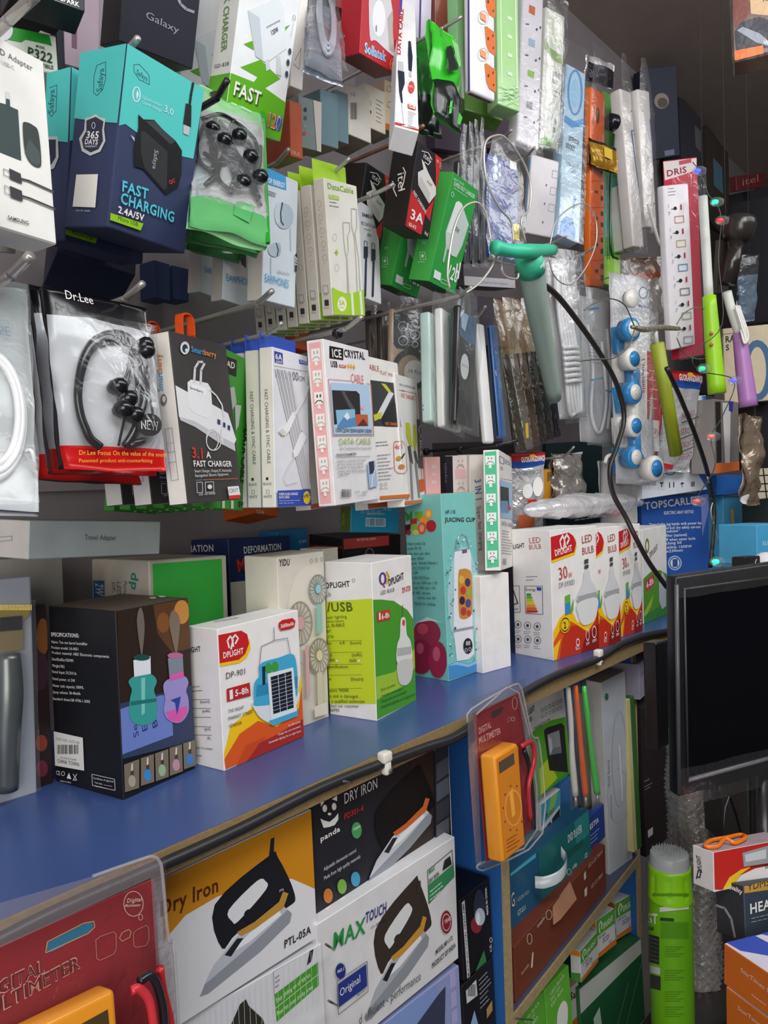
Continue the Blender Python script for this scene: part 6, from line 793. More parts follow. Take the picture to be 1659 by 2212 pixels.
dup(SG, (-.010, .062, .004), 'green fast charger carton behind its twin, under the black and red carton')
# ------------------------------------------------------------------ phone cases and small cartons in the middle
def case(label, spec, cols, y, ar=None, group='phone cases in clear bags', d=.011, bag=(-.18, 1.05), seed=1, pinch=.4, tint='#e8ecee', a=.07, fixd=True):
    o = B('phone_case', label, 'phone case', spec, cols, {'f': ar} if ar else None, group, y=y, d=d, bev=.004, seg=3, kind='foil' if a > .1 else 'gloss', fixd=fixd, sig=(.2, .15, .15))
    if bag and a > .1:
        film(o, FR[o.name], 'brown_bag_top', .004, .004, .004, -.3, 1.3, bag[0], .06, seed, M(tint, 'film', .35), pinch, 10, 12)
    elif bag: film(o, FR[o.name], 'clear_bag', .004, .0045, .003, -.12, 1.12, bag[0], bag[1], seed, M(tint, 'film', a), pinch, 9, 24)
    return o
cam = [('P', '#24262a', 850, 676, 856, 672, 906, 690, 912, 700, 908, 755, 902, 760, 856, 752, 850, 744)]
for x, y_, r_ in ((870, 705, 11), (895, 700, 7), (896, 723, 11), (870, 736, 11), (895, 744, 7)): cam += [('E', '#b9bcc0', x, y_, r_), ('E', '#1a1b1e', x, y_, r_ - 1.8), ('E', '#55585e', x - 2, y_ + 2, r_ * .45)]
cam += [('O', '#26262a', 884, 800, 40, 46, 12), ('E', '#dcdcda', 893, 804, 22, 26), ('T', '#3a3a3c', '14 Pro', 879, 806, 909, 810, 9)]
case('tan phone case with a black five lens plate and a white round disc', 'A848,664 B914,688 C908,896 D846,880', '#b39c82', .745, cam, seed=3)
case('dark phone case edge left of the tan one, under the cream and lime cartons', 'A822,668 B838,674 C840,812 D826,806', '#4a403a', .78, None, seed=4)
case('second dark phone case edge further left, nearest the cream and lime cartons', 'A798,668 B812,674 C816,800 D802,795', '#5a5048', .80, None, seed=5)
case('pale mint phone case, its broad edge with two speaker holes', 'A926,672 B962,690 C968,925 D936,916 E905,676 H909,905', '#b7d0ca', .68, None, seed=6, fixd=False, d=.014)
art(COL.objects['phone_case.003'], FR['phone_case.003'], 'l', [('E', '#5a6a68', 914, 876, 1.2, 2), ('E', '#5a6a68', 914, 885, 1.2, 2)], 'speaker_holes')
case('white phone case with silver edge between the mint and the dark green one', 'A955,665 B990,688 C998,938 D962,928 E936,664 H942,914', {'x': '#dededb'}, .665, None, seed=7, fixd=False, d=.014)
case('dark green phone case behind the black one with a round magnet ring', 'A984,662 B1012,676 C1012,922 D985,912 E968,668 H968,898', '#3c5a52', .65, None, seed=8, fixd=False, d=.012)
case('black phone case with a blue glass top and a white magnet ring, in front', 'A992,656 B1032,688 C1024,932 D987,912', '#2a292b', .635, [('P', '#3a5f80', 994, 666, 1030, 690, 1027, 746, 1010, 740, 992, 722), ('P', '#a9c4d8', 996, 672, 1012, 682, 1004, 716, 996, 706), ('O', '#111', 1003, 792, 13, 37, 3) if False else ('O', '#141416', 1003, 792, 13, 37, 3), ('E', '#d8dadc', 1003, 792, 9, 28), ('T', '#55585c', '14 Pro Max', 996, 790, 1010, 797, 6)], seed=9)
case('slim white phone case standing out between the black and the blue edged one', 'A1030,697 B1046,700 C1071,958 D1050,956', '#e6e5e4', .655, None, seed=10, bag=None)
case('black phone case with a stitched blue leather edge', 'A1062,700 B1074,704 C1096,946 D1082,950 E1046,702 H1069,946', {'x': '#22242c', 'f': '#3a629e'}, .66, [('R', '#d8dadc', 1064, 800, 1072, 812)], seed=11)
for k in range(6):
    xt, xb, yt, yb = 1082 + 18.5 * k, 1124 + 15 * k, 752 - 2 * k, 978 - 6.4 * k
    case(('grey dark wallet case, first from the blue edged one, under brown wrapping', 'silvery wallet case, second from the blue edged one', 'brown wallet case, third from the blue edged one', 'dark wallet case, fourth from the blue edged one', 'charcoal wallet case, fifth from the blue edged one', 'near black wallet case beside the grey green pole, last of the row')[k], 'A%.0f,%.0f B%.0f,%.0f C%.0f,%.0f D%.0f,%.0f' % (xt, yt, xt + 16, yt + 3, xb + 16, yb - 4, xb, yb), ('#4a4640', '#77726a', '#5a4c42', '#3a3634', '#33302f', '#26252a')[k], .68 + .004 * k, [('P', '#c9a82a', 1134, 915, 1140, 913, 1142, 945, 1136, 947)] if k == 1 else None, 'wallet cases in brown wrapping', .012, (-.48, 1.05), 20 + k, .3, '#b48a58' if k % 2 == 0 else '#c9b48a', .16)
case('dark navy phone case with lens holes, white and yellow stickers, hanging behind the wire loop', 'A1052,330 B1121,350 C1122,572 D1060,548', '#33458a', .655, [('E', '#b9c8e0', 1069, 345, 5, 9), ('E', '#b9c8e0', 1070, 365, 5, 9), ('E', '#b9c8e0', 1069, 382, 5, 9), ('E', '#b9c8e0', 1079, 358, 3, 5), ('E', '#b9c8e0', 1079, 377, 3, 5), ('P', '#e4e4e2', 1101, 346, 1115, 350, 1115, 368, 1101, 364), ('P', '#e0d02a', 1108, 483, 1121, 486, 1121, 520, 1109, 517), ('T', INK, 'G90', 1110, 506, 1120, 508, 8)], 'dark bagged cases on the upper peg', seed=31)
for k in range(4):
    xt = 990 + 14 * k; case(('dark bagged case edge next to the green charger carton', 'dark bagged case edge, second from the green charger carton', 'dark bagged case edge, third from the green charger carton', 'dark bagged case edge right behind the navy case')[k], 'A%d,%d B%d,%d C%d,%d D%d,%d' % (xt, 345 - 4 * k, xt + 13, 350 - 4 * k, xt + 2 + 5 * k, 572 - k, xt - 10 + 5 * k, 568 - k), '#2b2d34', .70 - .008 * k, None, 'dark bagged cases on the upper peg', .011, (-.34, 1.06), 40 + k, .5)
B('adapter_pack', 'grey pack with a pale lettered foot, half hidden behind the wire loop and the pole', 'pack', 'A1000,562 B1112,574 C1113,622 D1003,617', '#6f686c', {'f': [('P', '#cfccd0', 1000, 596, 1116, 604, 1116, 626, 1000, 620), ('T', GRY, 'Solution for Every Appliance', 1040, 612, 1096, 616, 6)]}, None, y=.80, d=.05, fixd=True)
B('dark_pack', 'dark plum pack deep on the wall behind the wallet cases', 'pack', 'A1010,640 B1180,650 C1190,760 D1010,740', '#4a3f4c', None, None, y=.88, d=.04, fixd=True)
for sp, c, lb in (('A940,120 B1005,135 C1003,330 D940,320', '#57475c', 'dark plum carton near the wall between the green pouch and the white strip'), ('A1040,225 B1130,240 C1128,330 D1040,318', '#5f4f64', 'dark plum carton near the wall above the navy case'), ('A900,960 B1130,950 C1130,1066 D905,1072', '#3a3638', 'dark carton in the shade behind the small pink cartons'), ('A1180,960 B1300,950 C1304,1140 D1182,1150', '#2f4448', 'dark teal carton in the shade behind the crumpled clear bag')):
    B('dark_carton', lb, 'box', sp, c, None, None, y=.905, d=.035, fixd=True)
pk = [('p', '#e79a9c', 12, 0, 88, 0, 88, 100, 12, 100)]
B('small_pink_carton', 'small pink carton with white ampere figures, left of the pair over the mint carton', 'box', 'A920,988 B951,986 C953,1072 D922,1074', '#e9b6b4', {'f': [('T', WHT, '2A', 932, 1011, 942, 1011, 7, 1), ('T', WHT, '3A', 932, 1028, 942, 1028, 7, 1), ('T', WHT, '5A', 932, 1045, 942, 1045, 7, 1)]}, None, y=.72, d=.03, fixd=True)
B('small_pink_carton', 'small white and pink carton with little faces, over the mint carton', 'box', 'A978,983 B1009,981 C1011,1070 D980,1072 E961,988 H962,1068', {'x': '#f0e4e0', 'l': '#3a3b44'}, {'f': [('p', '#f2c4c2', 12, 34, 88, 34, 88, 58, 12, 58), ('p', '#f2c4c2', 12, 92, 88, 92, 88, 100, 12, 100)] + [('e', '#c9b4b0', x, y_, 5, 3) for x in (36, 64) for y_ in (14, 70)] + [('l', '#c9b4b0', 5, 26, y_, 40, y_ - 6, 60, y_ - 6, 74, y_) for y_ in (30, 86)], 'l': [('T', '#9a9aa2', 'Stylish', 965, 1044, 965, 1000, 6)]}, None, y=.71, d=.03)
B('cable_box', 'narrow white carton with blue vertical lettering beside the green patterned one', 'box', 'A1015,985 B1045,980 C1048,1238 D1018,1240', '#efe9e2', {'f': [('T', '#4a78b0', '3 IN 1', 1025, 1036, 1028, 1084, 13, 1), ('T', '#4a4c50', 'Super fast charging', 1030, 1094, 1036, 1190, 8)]}, None, y=.705, d=.03, fixd=True)
igl = [('P', '#4fc090', 1047, 977, 1072, 974, 1078, 1224, 1052, 1227)]
for k in range(6): x0 = 1048 + 1.1 * k; y0 = 984 + 41 * k; igl += [('P', '#eef2ec', x0, y0 + 1, x0 + 21, y0, x0 + 21, y0 + 19, x0 + 1, y0 + 20), ('P', '#eef2ec', x0 + 8, y0 + 20, x0 + 14, y0 + 20, x0 + 14, y0 + 27, x0 + 8, y0 + 27), ('E', '#8a948e', x0 + 7, y0 + 6, 1.5, 2.5), ('E', '#8a948e', x0 + 14, y0 + 6, 1.5, 2.5), ('L', '#8a948e', 1.8, x0 + 3, y0 + 18, x0 + 8, y0 + 13, x0 + 14, y0 + 13, x0 + 19, y0 + 17)]
igf = [('L', GRY, 1, 1079, 985, 1088, 990, 1088, 1003, 1079, 999, 1079, 985), ('T', GRY, 'CRYSTAL', 1089, 1000, 1104, 1008, 9), ('T', GRY, 'USB', 1080, 1013, 1086, 1016, 7), ('L', '#b98a8a', .8, 1079, 1033, 1106, 1038, 1106, 1125), ('P', '#a9c8e4', 1079, 1036, 1105, 1044, 1106, 1122, 1081, 1118), ('P', '#2f2c2e', 1080, 1050, 1098, 1054, 1099, 1100, 1081, 1098), ('P', '#6a9ac4', 1081, 1082, 1096, 1082, 1098, 1108, 1082, 1108), ('E', '#c9504a', 1099, 1098, 4, 5), ('T', GRY, 'DATA CABLE', 1083, 1134, 1106, 1139, 8), ('G', GRY, 1083, 1146, 1106, 1150, 9, 0, 6, 1.3), ('B', GRY, 1085, 1206, 1093, 1220)]
B('cable_box', 'white cable carton with a green face pattern side, in front of the bulb cartons', 'box', 'A1076,970 B1107,988 C1107,1223 D1083,1232 E1043,973 H1048,1234', {'x': '#f0ece8'}, {'f': igf, 'l': igl}, None, y=.665, d=.025)
# ------------------------------------------------------------------ extension boards along the top
def strip(label, spec, cols, y, ar, arl=None, d=.03, bag=None, seed=1, name='extension_board', cat='extension board', fixd=True, bev=.004):
    o = B(name, label, cat, spec, cols, None, None, y=y, d=d, bev=bev, seg=3, kind='gloss', fixd=fixd, sig=(.2, .2, .2))
    if ar: art(o, FR[o.name], 'f', ar, 'socket_face')
    if arl: art(o, FR[o.name], 'l', arl, 'side_print')
    if bag: film(o, FR[o.name], 'clear_bag', .005, .0035, .003, -.14, 1.14, bag[0], bag[1], seed, M('#e8ecee', 'film', bag[2] if len(bag) > 2 else .03), bag[3] if len(bag) > 3 else .2, 8, 26)
    return o
so = []
for dy in (-80, 0, 80): so += [('P', '#d8702e', 1046, 58 + dy, 1050, 57 + dy, 1068, 70 + dy, 1070, 76 + dy, 1072, 118 + dy, 1068, 120 + dy, 1056, 112 + dy, 1050, 98 + dy), ('E', '#5a2a14', 1054, 84 + dy, 2, 4), ('E', '#5a2a14', 1064, 78 + dy, 1.6, 3), ('E', '#5a2a14', 1065, 104 + dy, 1.6, 3)]
for dy in (-80, 0): so += [('O', '#cfd2d8', 1043, 118 + dy, 12, 15, 1.4), ('P', '#e89a68', 1036, 106 + dy, 1049, 113 + dy, 1049, 129 + dy, 1037, 121 + dy)]
strip('white extension board with orange curved sockets, in front at the top', 'A1016,-120 B1068,-95 C1072,223 D1014,193 E998,-118 H1002,205', {'x': '#e9e7ef', 'b': '#8a5a4a'}, .655, so, [('P', '#5a4a92', 1010, -120, 1018, -120, 1016, 200, 1011, 200)], d=.03, fixd=False)
gp = [('L', '#d8ecd0', 2, 1080, -80, 1084, 180), ('L', '#d8ecd0', 2, 1112, -60, 1117, 200)] + [('R', '#cfe4c4', 1096, 34 + 40 * k, 1106, 46 + 40 * k) for k in range(4)]  # the two long pale lines are painted highlights on the wrapping
for k in range(34): x, y_, a = random.uniform(1080, 1118), random.uniform(188, 228), random.uniform(-.9, .9); gp.append(('L', random.choice(('#e4f0dc', '#8fbf7a', '#d0e8c0')), 1, x - 9 * math.cos(a), y_ - 9 * math.sin(a), x + 9 * math.cos(a), y_ + 9 * math.sin(a)))
strip('pale green board carton with shredded straw at its foot, against the orange socketed board', 'A1073,-90 B1118,-72 C1124,243 D1074,222', '#a9d494', .68, gp, d=.03, name='board_carton', cat='box', bev=.002)
strip('green carton foot behind the orange socketed board', 'A1003,-60 B1080,-35 C1088,262 D1002,236', '#6f9a48', .75, None, d=.03, name='board_carton', cat='box', bev=.002)
strip('slim green clear pack edge left of the orange socketed board', 'A984,-80 B1000,-72 C1004,218 D991,208', '#8fc78c', .70, None, d=.02, name='board_carton', cat='box', bev=.002)
strip('white board with a violet line, half hidden behind the bright green pouch', 'A897,-80 B936,-68 C932,95 D893,82', '#d8d2e4', .80, [('P', '#5a4078', 908, -80, 912, -80, 908, 90, 904, 90)], d=.03)
strip('rust brown pack near the wall behind the bright green pouch', 'A938,-80 B970,-70 C970,75 D941,66', '#8f5040', .82, None, d=.03, name='board_carton', cat='box', bev=.002)
s2 = [('P', c, *q) for c, q in (('#c8622e', (1143, 10, 1156, 16, 1155, 34, 1142, 27)), ('#9ab8cc', (1142, 82, 1156, 88, 1155, 104, 1141, 97)), ('#86b83e', (1140, 150, 1154, 156, 1153, 170, 1139, 163)), ('#9a9a9e', (1137, 217, 1150, 222, 1149, 238, 1136, 231)))]
for k in range(5): y_ = 52 + 67 * k; s2 += [('L', '#3a3a40', 2.4, 1136 - 1.6 * k, y_, 1142 - 1.6 * k, y_ + 1), ('E', '#3a3a40', 1159 - 2 * k, y_ + 12, 2, 3), ('E', '#3a3a40', 1167 - 2 * k, y_ + 8, 1.6, 3)]
strip('white extension board with coloured little switches, third board from the green pouch', 'A1130,-60 B1178,-40 C1163,328 D1119,300', '#e6e2ea', .69, s2, bag=(-.05, 1.05), seed=51)
s3 = [('E', '#c9d0b4', 1204, 66, 15, 34), ('E', '#e4e6d8', 1206, 62, 10, 26), ('P', '#7a9e4a', 1177, 82, 1190, 105, 1216, 122, 1216, 140, 1195, 130, 1176, 104), ('T', INK, 'EXTENSION', 1194, 162, 1213, 172, 9, 1), ('T', INK, 'SOCKET', 1193, 178, 1205, 184, 8, 1), ('G', GRY, 1196, 196, 1210, 202, 2, -1, 10, 1.6), ('E', '#5a7a3a', 1199, 264, 3, 8), ('E', '#5a7a3a', 1196, 281, 3, 6), ('E', '#5a7a3a', 1195, 294, 2, 4), ('P', '#6fae3a', 1166, 300, 1178, 294, 1192, 306, 1190, 316, 1166, 316)]
strip('white and olive board pack with a dial picture, next to the coloured switch board', 'A1180,14 B1220,36 C1207,325 D1166,312', '#d8dacf', .715, s3, name='board_carton', cat='box', bag=(-.1, 1.03), seed=52, bev=.002)
s4 = [('O', '#4a9ad8', 1242, 200, 17, 50, 5), ('E', '#9fd0f0', 1242, 200, 9, 30), ('P', '#4a9ad8', 1219, 248, 1240, 262, 1262, 256, 1262, 274, 1235, 276, 1218, 262), ('T', INK, 'EXTENSION', 1228, 303, 1250, 315, 10, 1), ('T', INK, 'SOCKET', 1222, 318, 1242, 328, 10, 1), ('T', '#3a5a78', 'NO 3965', 1222, 356, 1250, 366, 8), ('T', '#3a5a78', '3M', 1233, 372, 1241, 376, 8), ('P', '#2f92dc', 1205, 502, 1210, 480, 1222, 466, 1236, 472, 1243, 500, 1241, 526), ('E', '#2f92dc', 1241, 430, 3, 7), ('E', '#2f92dc', 1239, 446, 2.6, 6), ('E', '#2f92dc', 1237, 459, 2, 4)]
strip('light blue board carton with a blue ring and bold lettering, left of the orange board', 'A1224,138 B1264,158 C1253,525 D1206,503', '#bfe0f6', .735, s4, name='board_carton', cat='box', bag=(-.14, 1.02), seed=53, bev=.002)
sb = [('L', '#b9b8bc', 1.2, 1194 - 4 * k, 368 + 36 * k, 1206 - 4 * k, 371 + 36 * k, 1204 - 4 * k, 386 + 36 * k, 1192 - 4 * k, 383 + 36 * k, 1194 - 4 * k, 368 + 36 * k) for k in range(3)] + [('E', '#6a6a70', 1180 - 4 * k, 400 + 40 * k, 1.5, 2.5) for k in range(3)]
strip('white board foot with blue side, hanging below the coloured switch board', 'A1150,335 B1210,345 C1196,520 D1136,505 E1138,335 H1128,500', {'x': '#e4dfe2', 'l': '#78b0da'}, .745, sb, fixd=False)
s5 = [('E', '#6a3010', 1291, 250, 4, 18)]
for k in range(5):
    y0 = 348 + 57 * k; s5 += [('R', '#3a1a08', 1297.5, y0 - 6, 1302, y0 + 5), ('R', '#3a1a08', 1285, y0 + 6, 1291, y0 + 13), ('R', '#3a1a08', 1297.5, y0 + 18, 1302, y0 + 29), ('L', '#b8480c', 1, 1277, y0 - 14, 1307, y0 - 14)]
strip('long bright orange extension board with dark slots', 'A1277,190 B1304,203 C1308,622 D1277,624 E1264,186 H1254,613', {'x': '#e8641a', 'l': '#f07a22'}, .78, s5, fixd=False, bag=(-.2, 1.0), seed=54)  # left side in a lighter orange, painted as the lit side
s5b = [('p', '#6ab4a0', 0, 45, 100, 42, 100, 74, 0, 76), ('p', '#9ad24a', 0, 86, 100, 82, 100, 100, 0, 100), ('E', '#e4e8e0', 1324, 430, 6, 12), ('P', '#b03a3a', 1321, 434, 1327, 424, 1326, 436), ('L', '#2f5a3a', 1.5, 1311, 380, 1312, 560), ('L', '#2f5a3a', 1.5, 1315, 380, 1316, 560)]
o = strip('green and teal board pack behind the orange board', 'A1300,195 B1336,212 C1339,626 D1306,612', '#5fae46', .83, s5b, name='board_carton', cat='box', bev=.002)
lathe('black_plug_top', at(1312, 262, .775), (1, -.4, 0), [(0, .010), (.004, .018), (.022, .019), (.028, .014), (.032, .005)], M('#1d1d24', 'gloss', .15), o, 18)
tube('plug_cable', [at(1326, 290, .79), at(1318, 420, .79), at(1320, 540, .79), at(1334, 560, .80)], .003, M('#2a4a34', 'gloss'), o)
pouch('gold_sachet', 'gold and amber shiny sachet across the orange board', 'pouch', 'A1275,297 B1333,320 C1332,376 D1274,352', [(0, .12, '#2a2620'), (.12, 1.01, '#b88a2a')], None, y=.755, bul=.006, amp=.005, seed=61, arts={'f': [('P', '#e0c03a', 1300, 318, 1318, 325, 1318, 348, 1300, 340)]})
pouch('dark_sachet', 'dark bag with a white folded top above the orange board', 'pouch', 'A1268,118 B1328,140 C1322,192 D1266,172', [(0, .3, '#d4d0d0'), (.3, 1.01, '#2f2c38')], None, y=.79, bul=.01, amp=.007, seed=62)
for sp, y, lb, bl, sd in (('A1340,190 B1362,198 C1393,535 D1368,532', .765, 'white board in a clear bag with a blue printed bracket, right of the orange board', (1363, 283, 1374, 283, 1364, 284, 1382, 420), 63), ('A1378,192 B1402,196 C1421,492 D1393,490', .75, 'white board in a tall clear bag, nearest the red board card', (1404, 258, 1408, 300, 1413, 350, 1417, 378), 64), ('A1338,400 B1354,404 C1364,545 D1344,540', .80, 'white board foot low behind the blue bracketed board', None, 65)):
    o = strip(lb, sp, '#e8e2de', y, ([('L', '#3a4aa8', 2, *bl[:4]), ('L', '#3a4aa8', 2.4, *bl[4:])] if bl and sd == 63 else [('L', '#3a4aa8', 2.4, *bl)] if bl else []) + [('E', '#8a8078', 1364 + 6 * k + (24 if sd == 64 else 0), 240 + 50 * k, 1.4, 2.4) for k in range(5)], bag=(-.22, 1.05, .05, .7), seed=sd)
    if sd == 64: tube('cord_loop', [at(1400, 440, .74), at(1416, 500, .735), at(1428, 532, .735), at(1438, 500, .74), at(1432, 420, .74)], .004, M('#e6e2de', 'gloss'), o)
o = B('board_card', 'red card with a white six socket board, red capitals at the top', 'blister pack', 'A1438,350 B1500,337 C1526,766 D1446,778', '#c0263e', {'f': [('P', '#dcd2d0', 1430, 345, 1504, 330, 1504, 368, 1436, 390), ('T', '#8a1f2c', 'DRIS', 1440, 382, 1484, 372, 13, 1), ('P', '#c04a5a', 1466, 348, 1493, 342, 1493, 351, 1467, 357)]}, None, z=1.62, d=.002, fixd=True)
fs = fit('A1438,402 B1483,394 C1508,745 D1446,757', z=1.58, d=.018, fixd=True, name='dris'); st = sub(o, 'socket_strip', fs, '#e9e4e8', None, .004, 'gloss', 3)
ds = [('G', GRY, 1442, 408, 1460, 406, 3, .5, 7, 1.4)]
for k in range(6): x, y_ = 1456 + 3.6 * k, 450 + 52 * k; ds += [('E', '#2a2628', x + 2, y_, 3.6, 4), ('L', '#2a2628', 1.4, x - 6, y_ + 2, x + 6, y_), ('R', '#a83040', x + 13, y_ - 8, x + 16.5, y_ + 3), ('L', ('#c98a70', '#c9b070', '#5a9ab8', '#6a6a78', '#8a9a78', '#8a8a90')[k], 1.6, x + 1, y_ + 18, x + 20, y_ + 16, x + 21, y_ + 30, x + 2, y_ + 32, x + 1, y_ + 18), ('T', GRY, '1', x - 14, y_ - 1, x - 11, y_ - 1, 8), ('T', GRY, '7', x - 13, y_ + 16, x - 9, y_ + 16, 8)]
art(st, fs, 'f', ds, 'socket_face', .0005)
film(o, FR[o.name], 'clear_blister', .022, .0015, .003, .02, 1.04, .08, 1.0, 66)
# ------------------------------------------------------------------ cable bags, round socket board, packs below the boards
def bag_of(label, spec, y, seed, tint, a, tubes, r, col='#e8e8ea', name='cable_bag', group=None, closed=False):
    o = pouch(name, label, 'bag', spec, [(0, 1.01, '#cfd0d2', 'film')], group, y=y, bul=.004, amp=.003, seed=seed, d=.003, back='#c9c9cc', sig=(.12, .05, .12))
    f = FR[o.name]
    for t in tubes: tube('white_cable', [f.O + f.ax * f.w * u + f.ay * f.h * v - f.az * l for u, v, l in t], r, M(col, 'gloss'), o, 5, 8)
    film(o, f, 'clear_front', .02, .004, .008, -.03, 1.03, -.04, 1.03, seed + 1, M(tint, 'film', a), 0, 10, 22)
    return o
tb = [[(.25 + .08 * k, .08, .004), (.18 + .09 * k, .35, .010), (.22 + .1 * k, .6, .012), (.3 + .1 * k, .95 - .03 * k, .008), (.5 + .05 * k, .97, .006)] for k in range(5)] + [[(.14, .56 + .035 * k, .016), (.4, .555 + .035 * k, .020), (.62, .56 + .035 * k, .016)] for k in range(7)] + [[(.5, .1, .008), (.55, .2, .01), (.6, .3, .012)]]
o = bag_of('clear bag of bundled thick white cable, right of the grey green pole', 'A1180,555 B1240,562 C1275,900 D1198,908', .715, 71, '#e8ecee', .04, tb, .0040)
sub(o, 'white_plug', boxf(at(1207, 590, .69), .022, .04, .012, .2), '#e9e9ea', bev=.004, kind='gloss', seg=3)
o = bag_of('clear bag of thin white cable with teal bars, left of the round socket board', 'A1250,640 B1322,650 C1325,965 D1256,950', .725, 73, '#e4e8ea', .12, [[(.2, .2, .004), (.3, .5, .008), (.25, .8, .006), (.5, .93, .006), (.7, .7, .008), (.6, .3, .006)], [(.8, .2, .004), (.85, .6, .008), (.75, .9, .006)]], .0034)
art(o, FR[o.name], 'f', [('T', GRY, '3M', 1258, 722, 1268, 724, 8), ('G', GRY, 1252, 738, 1282, 744, 8, .5, 7, 1.6), ('P', '#3a8aa8', 1257, 824, 1280, 819, 1280, 823, 1257, 828), ('P', '#3a8aa8', 1285, 846, 1310, 852, 1310, 856, 1285, 850), ('P', '#2f6a9a', 1250, 672, 1272, 670, 1272, 674, 1250, 676)], 'bag_print', .024)
RS = bag_of('blue and white board of round sockets in a clear bag, plug end hanging lowest', 'A1322,590 B1396,596 C1424,1052 D1326,1040', .65, 75, '#eceef0', .03, [], .003, name='round_socket_board')
Wm, Bm = M('#e6e2da', 'gloss'), M('#2f86c4', 'gloss')
def lobe(name, x, y_, r1, m1, m2, Y):
    p = at(x, y_, Y); s = ((p - EYE) @ FW) / FPX; ax_ = (-.25, -1, 0); o2 = lathe(name, p, ax_, [(-.018, r1 * s * .9), (0, r1 * s), (.004, r1 * s), (.007, r1 * s * .92)], m1, RS, 22)
    V, Fc = lathe_geo(p, ax_, [(.006, r1 * s * .66), (.009, r1 * s * .66)], 18); mesh_obj('socket_disc', V, Fc, [m2], None, wl(o2), o2, True)
    q = p + np.array(ax_) / 1.03 * .0095; g = Geo()
    for dx, dz in ((-.002, .004), (-.002, -.004), (.005, 0)): c = q + np.array([dx, 0, dz]); g.add([c + np.array([a, -.0002, b]) for a, b in ((-.0006, -.0018), (.0006, -.0018), (.0006, .0018), (-.0006, .0018))], [(0, 1, 2, 3)], M('#23262a', 'ink'))
    g.build('pin_slots', wl(o2), o2)
for x, y_, r1, w, Y in ((1362, 712, 25, 0, .632), (1364, 776, 24, 1, .632), (1366, 848, 25, 0, .632), (1368, 920, 24, 1, .632), (1368, 988, 24, 0, .632), (1412, 1012, 27, 1, .60)): lobe('socket_lobe', x, y_, r1 + 1, Wm if w else Bm, Bm if w else Wm, Y)
for a, b_, m in (((1362, 700), (1364, 780), Wm), ((1364, 776), (1366, 850), Bm), ((1366, 850), (1368, 920), Wm), ((1368, 925), (1370, 985), Bm), ((1370, 985), (1412, 1012), Bm)): tube('link_body', [at(*a, .646), at(*b_, .644)], .0145, m, RS, 0, 12)
lathe('plug_body', at(1364, 645, .635), (-.25, -1, 0), [(-.01, .016), (0, .019), (.006, .017)], Wm, RS, 20); art(RS, FR[RS.name], 'f', [('O', '#2f6a8a', 1364, 646, 10, 13, 2), ('T', '#4a4a90', 'Marshal', 1353, 676, 1376, 680, 7, 1)], 'plug_print', .034)
for k, (y_, m) in enumerate(((735, Bm), (800, Wm), (865, Bm), (930, Wm), (995, Bm))): tube('back_lobe', [at(1334, y_ - 28, .668), at(1336, y_ + 28, .668)], .013, m, RS, 0, 12)
B('repeller_box', 'white and red carton with check marked lines behind the lime taped stick', 'box', 'A1396,758 B1436,766 C1432,976 D1399,980 E1381,756 H1385,972', {'x': '#e6e2de'}, {'f': [('p', '#b83a42', 0, 0, 100, 0, 100, 68, 0, 68), ('O', GRY, 1413, 936, 8, 11, 1), ('T', '#a83040', 'CE', 1409, 936, 1417, 937, 7), ('G', '#f0d8d8', 1402, 800, 1422, 803, 5, .2, 20, 1.8)], 'l': [('T', '#a83040', 'Ultrasonic', 1386, 775, 1388, 850, 7, 1)]}, None, z=1.62, d=.03)
for lb, sp, y, sd, rot in (('white socket pack with a red and blue header, above the white lumpy bag', 'A1096,984 B1182,974 C1168,1148 D1106,1152', .735, 81, 0), ('white socket pack with a red header behind the lime taped stick', 'A1436,800 B1520,806 C1484,1022 D1420,1018', None, 83, 1)):
    o = pouch('socket_pack', lb, 'pack', sp, [(0, .10, '#c42c30', 'gloss'), (.10, .16, '#2f56a8', 'gloss'), (.16, 1.01, '#d8d8d8', 'foil')], 'white socket packs', y=y, z=None if y else 1.66, bul=.012, amp=.005, seed=sd, d=.006, yaw0=0 if y else .3)
    f = FR[o.name]; art(o, f, 'f', [('t', WHT, 'GUOKANGDIANQI', 22, 9, 92, 9, 6, 1), ('e', '#e8b02a', 55, 2.5, 9, 2)] + ([('t', INK, 'JACK CORD POWER SOCKET', 8, 24, 80, 24, 4.5), ('p', '#c83a32', 36, 55, 62, 55, 62, 72, 36, 72), ('p', '#d8744a', 14, 74, 60, 74, 60, 98, 14, 98), ('e', '#f0efec', 66, 40, 16, 12), ('e', '#f0efec', 36, 44, 14, 9)] if not rot else [('t', '#8a3a44', 'NEWLY', 36, 46, 74, 42, 6), ('t', '#8a3a44', 'STRONG', 38, 62, 78, 58, 6), ('t', '#8a3a44', 'STRONG', 40, 76, 80, 72, 6), ('t', '#8a3a44', 'WEIGHT', 44, 88, 84, 84, 6), ('l', '#5a4a4e', 1.2, 36, 50, 88, 43), ('l', '#5a4a4e', 1.2, 38, 66, 88, 59), ('l', '#5a4a4e', 1.2, 40, 80, 88, 73), ('p', '#c8323a', 0, 90, 34, 92, 34, 97, 0, 95)]), 'pack_print', .009)
B('tester_box', 'orange meter edge between the middle socket pack and the crumpled clear bag', 'meter', 'A1172,1018 B1195,1012 C1191,1100 D1170,1104', '#e09c2c', {'f': [('P', '#8a6a3a', 1182, 1020, 1192, 1018, 1191, 1038, 1182, 1040)]}, None, y=.76, d=.03, bev=.003, kind='gloss', seg=3, fixd=True)
pouch('clear_bag', 'crumpled grey clear bags bunched together between the orange meter and the zip bag', 'bag', 'A1196,984 B1250,976 C1266,1112 D1192,1118', [(0, 1.01, '#8f8a84', 'foil')], None, y=.74, bul=.02, amp=.014, seed=91)
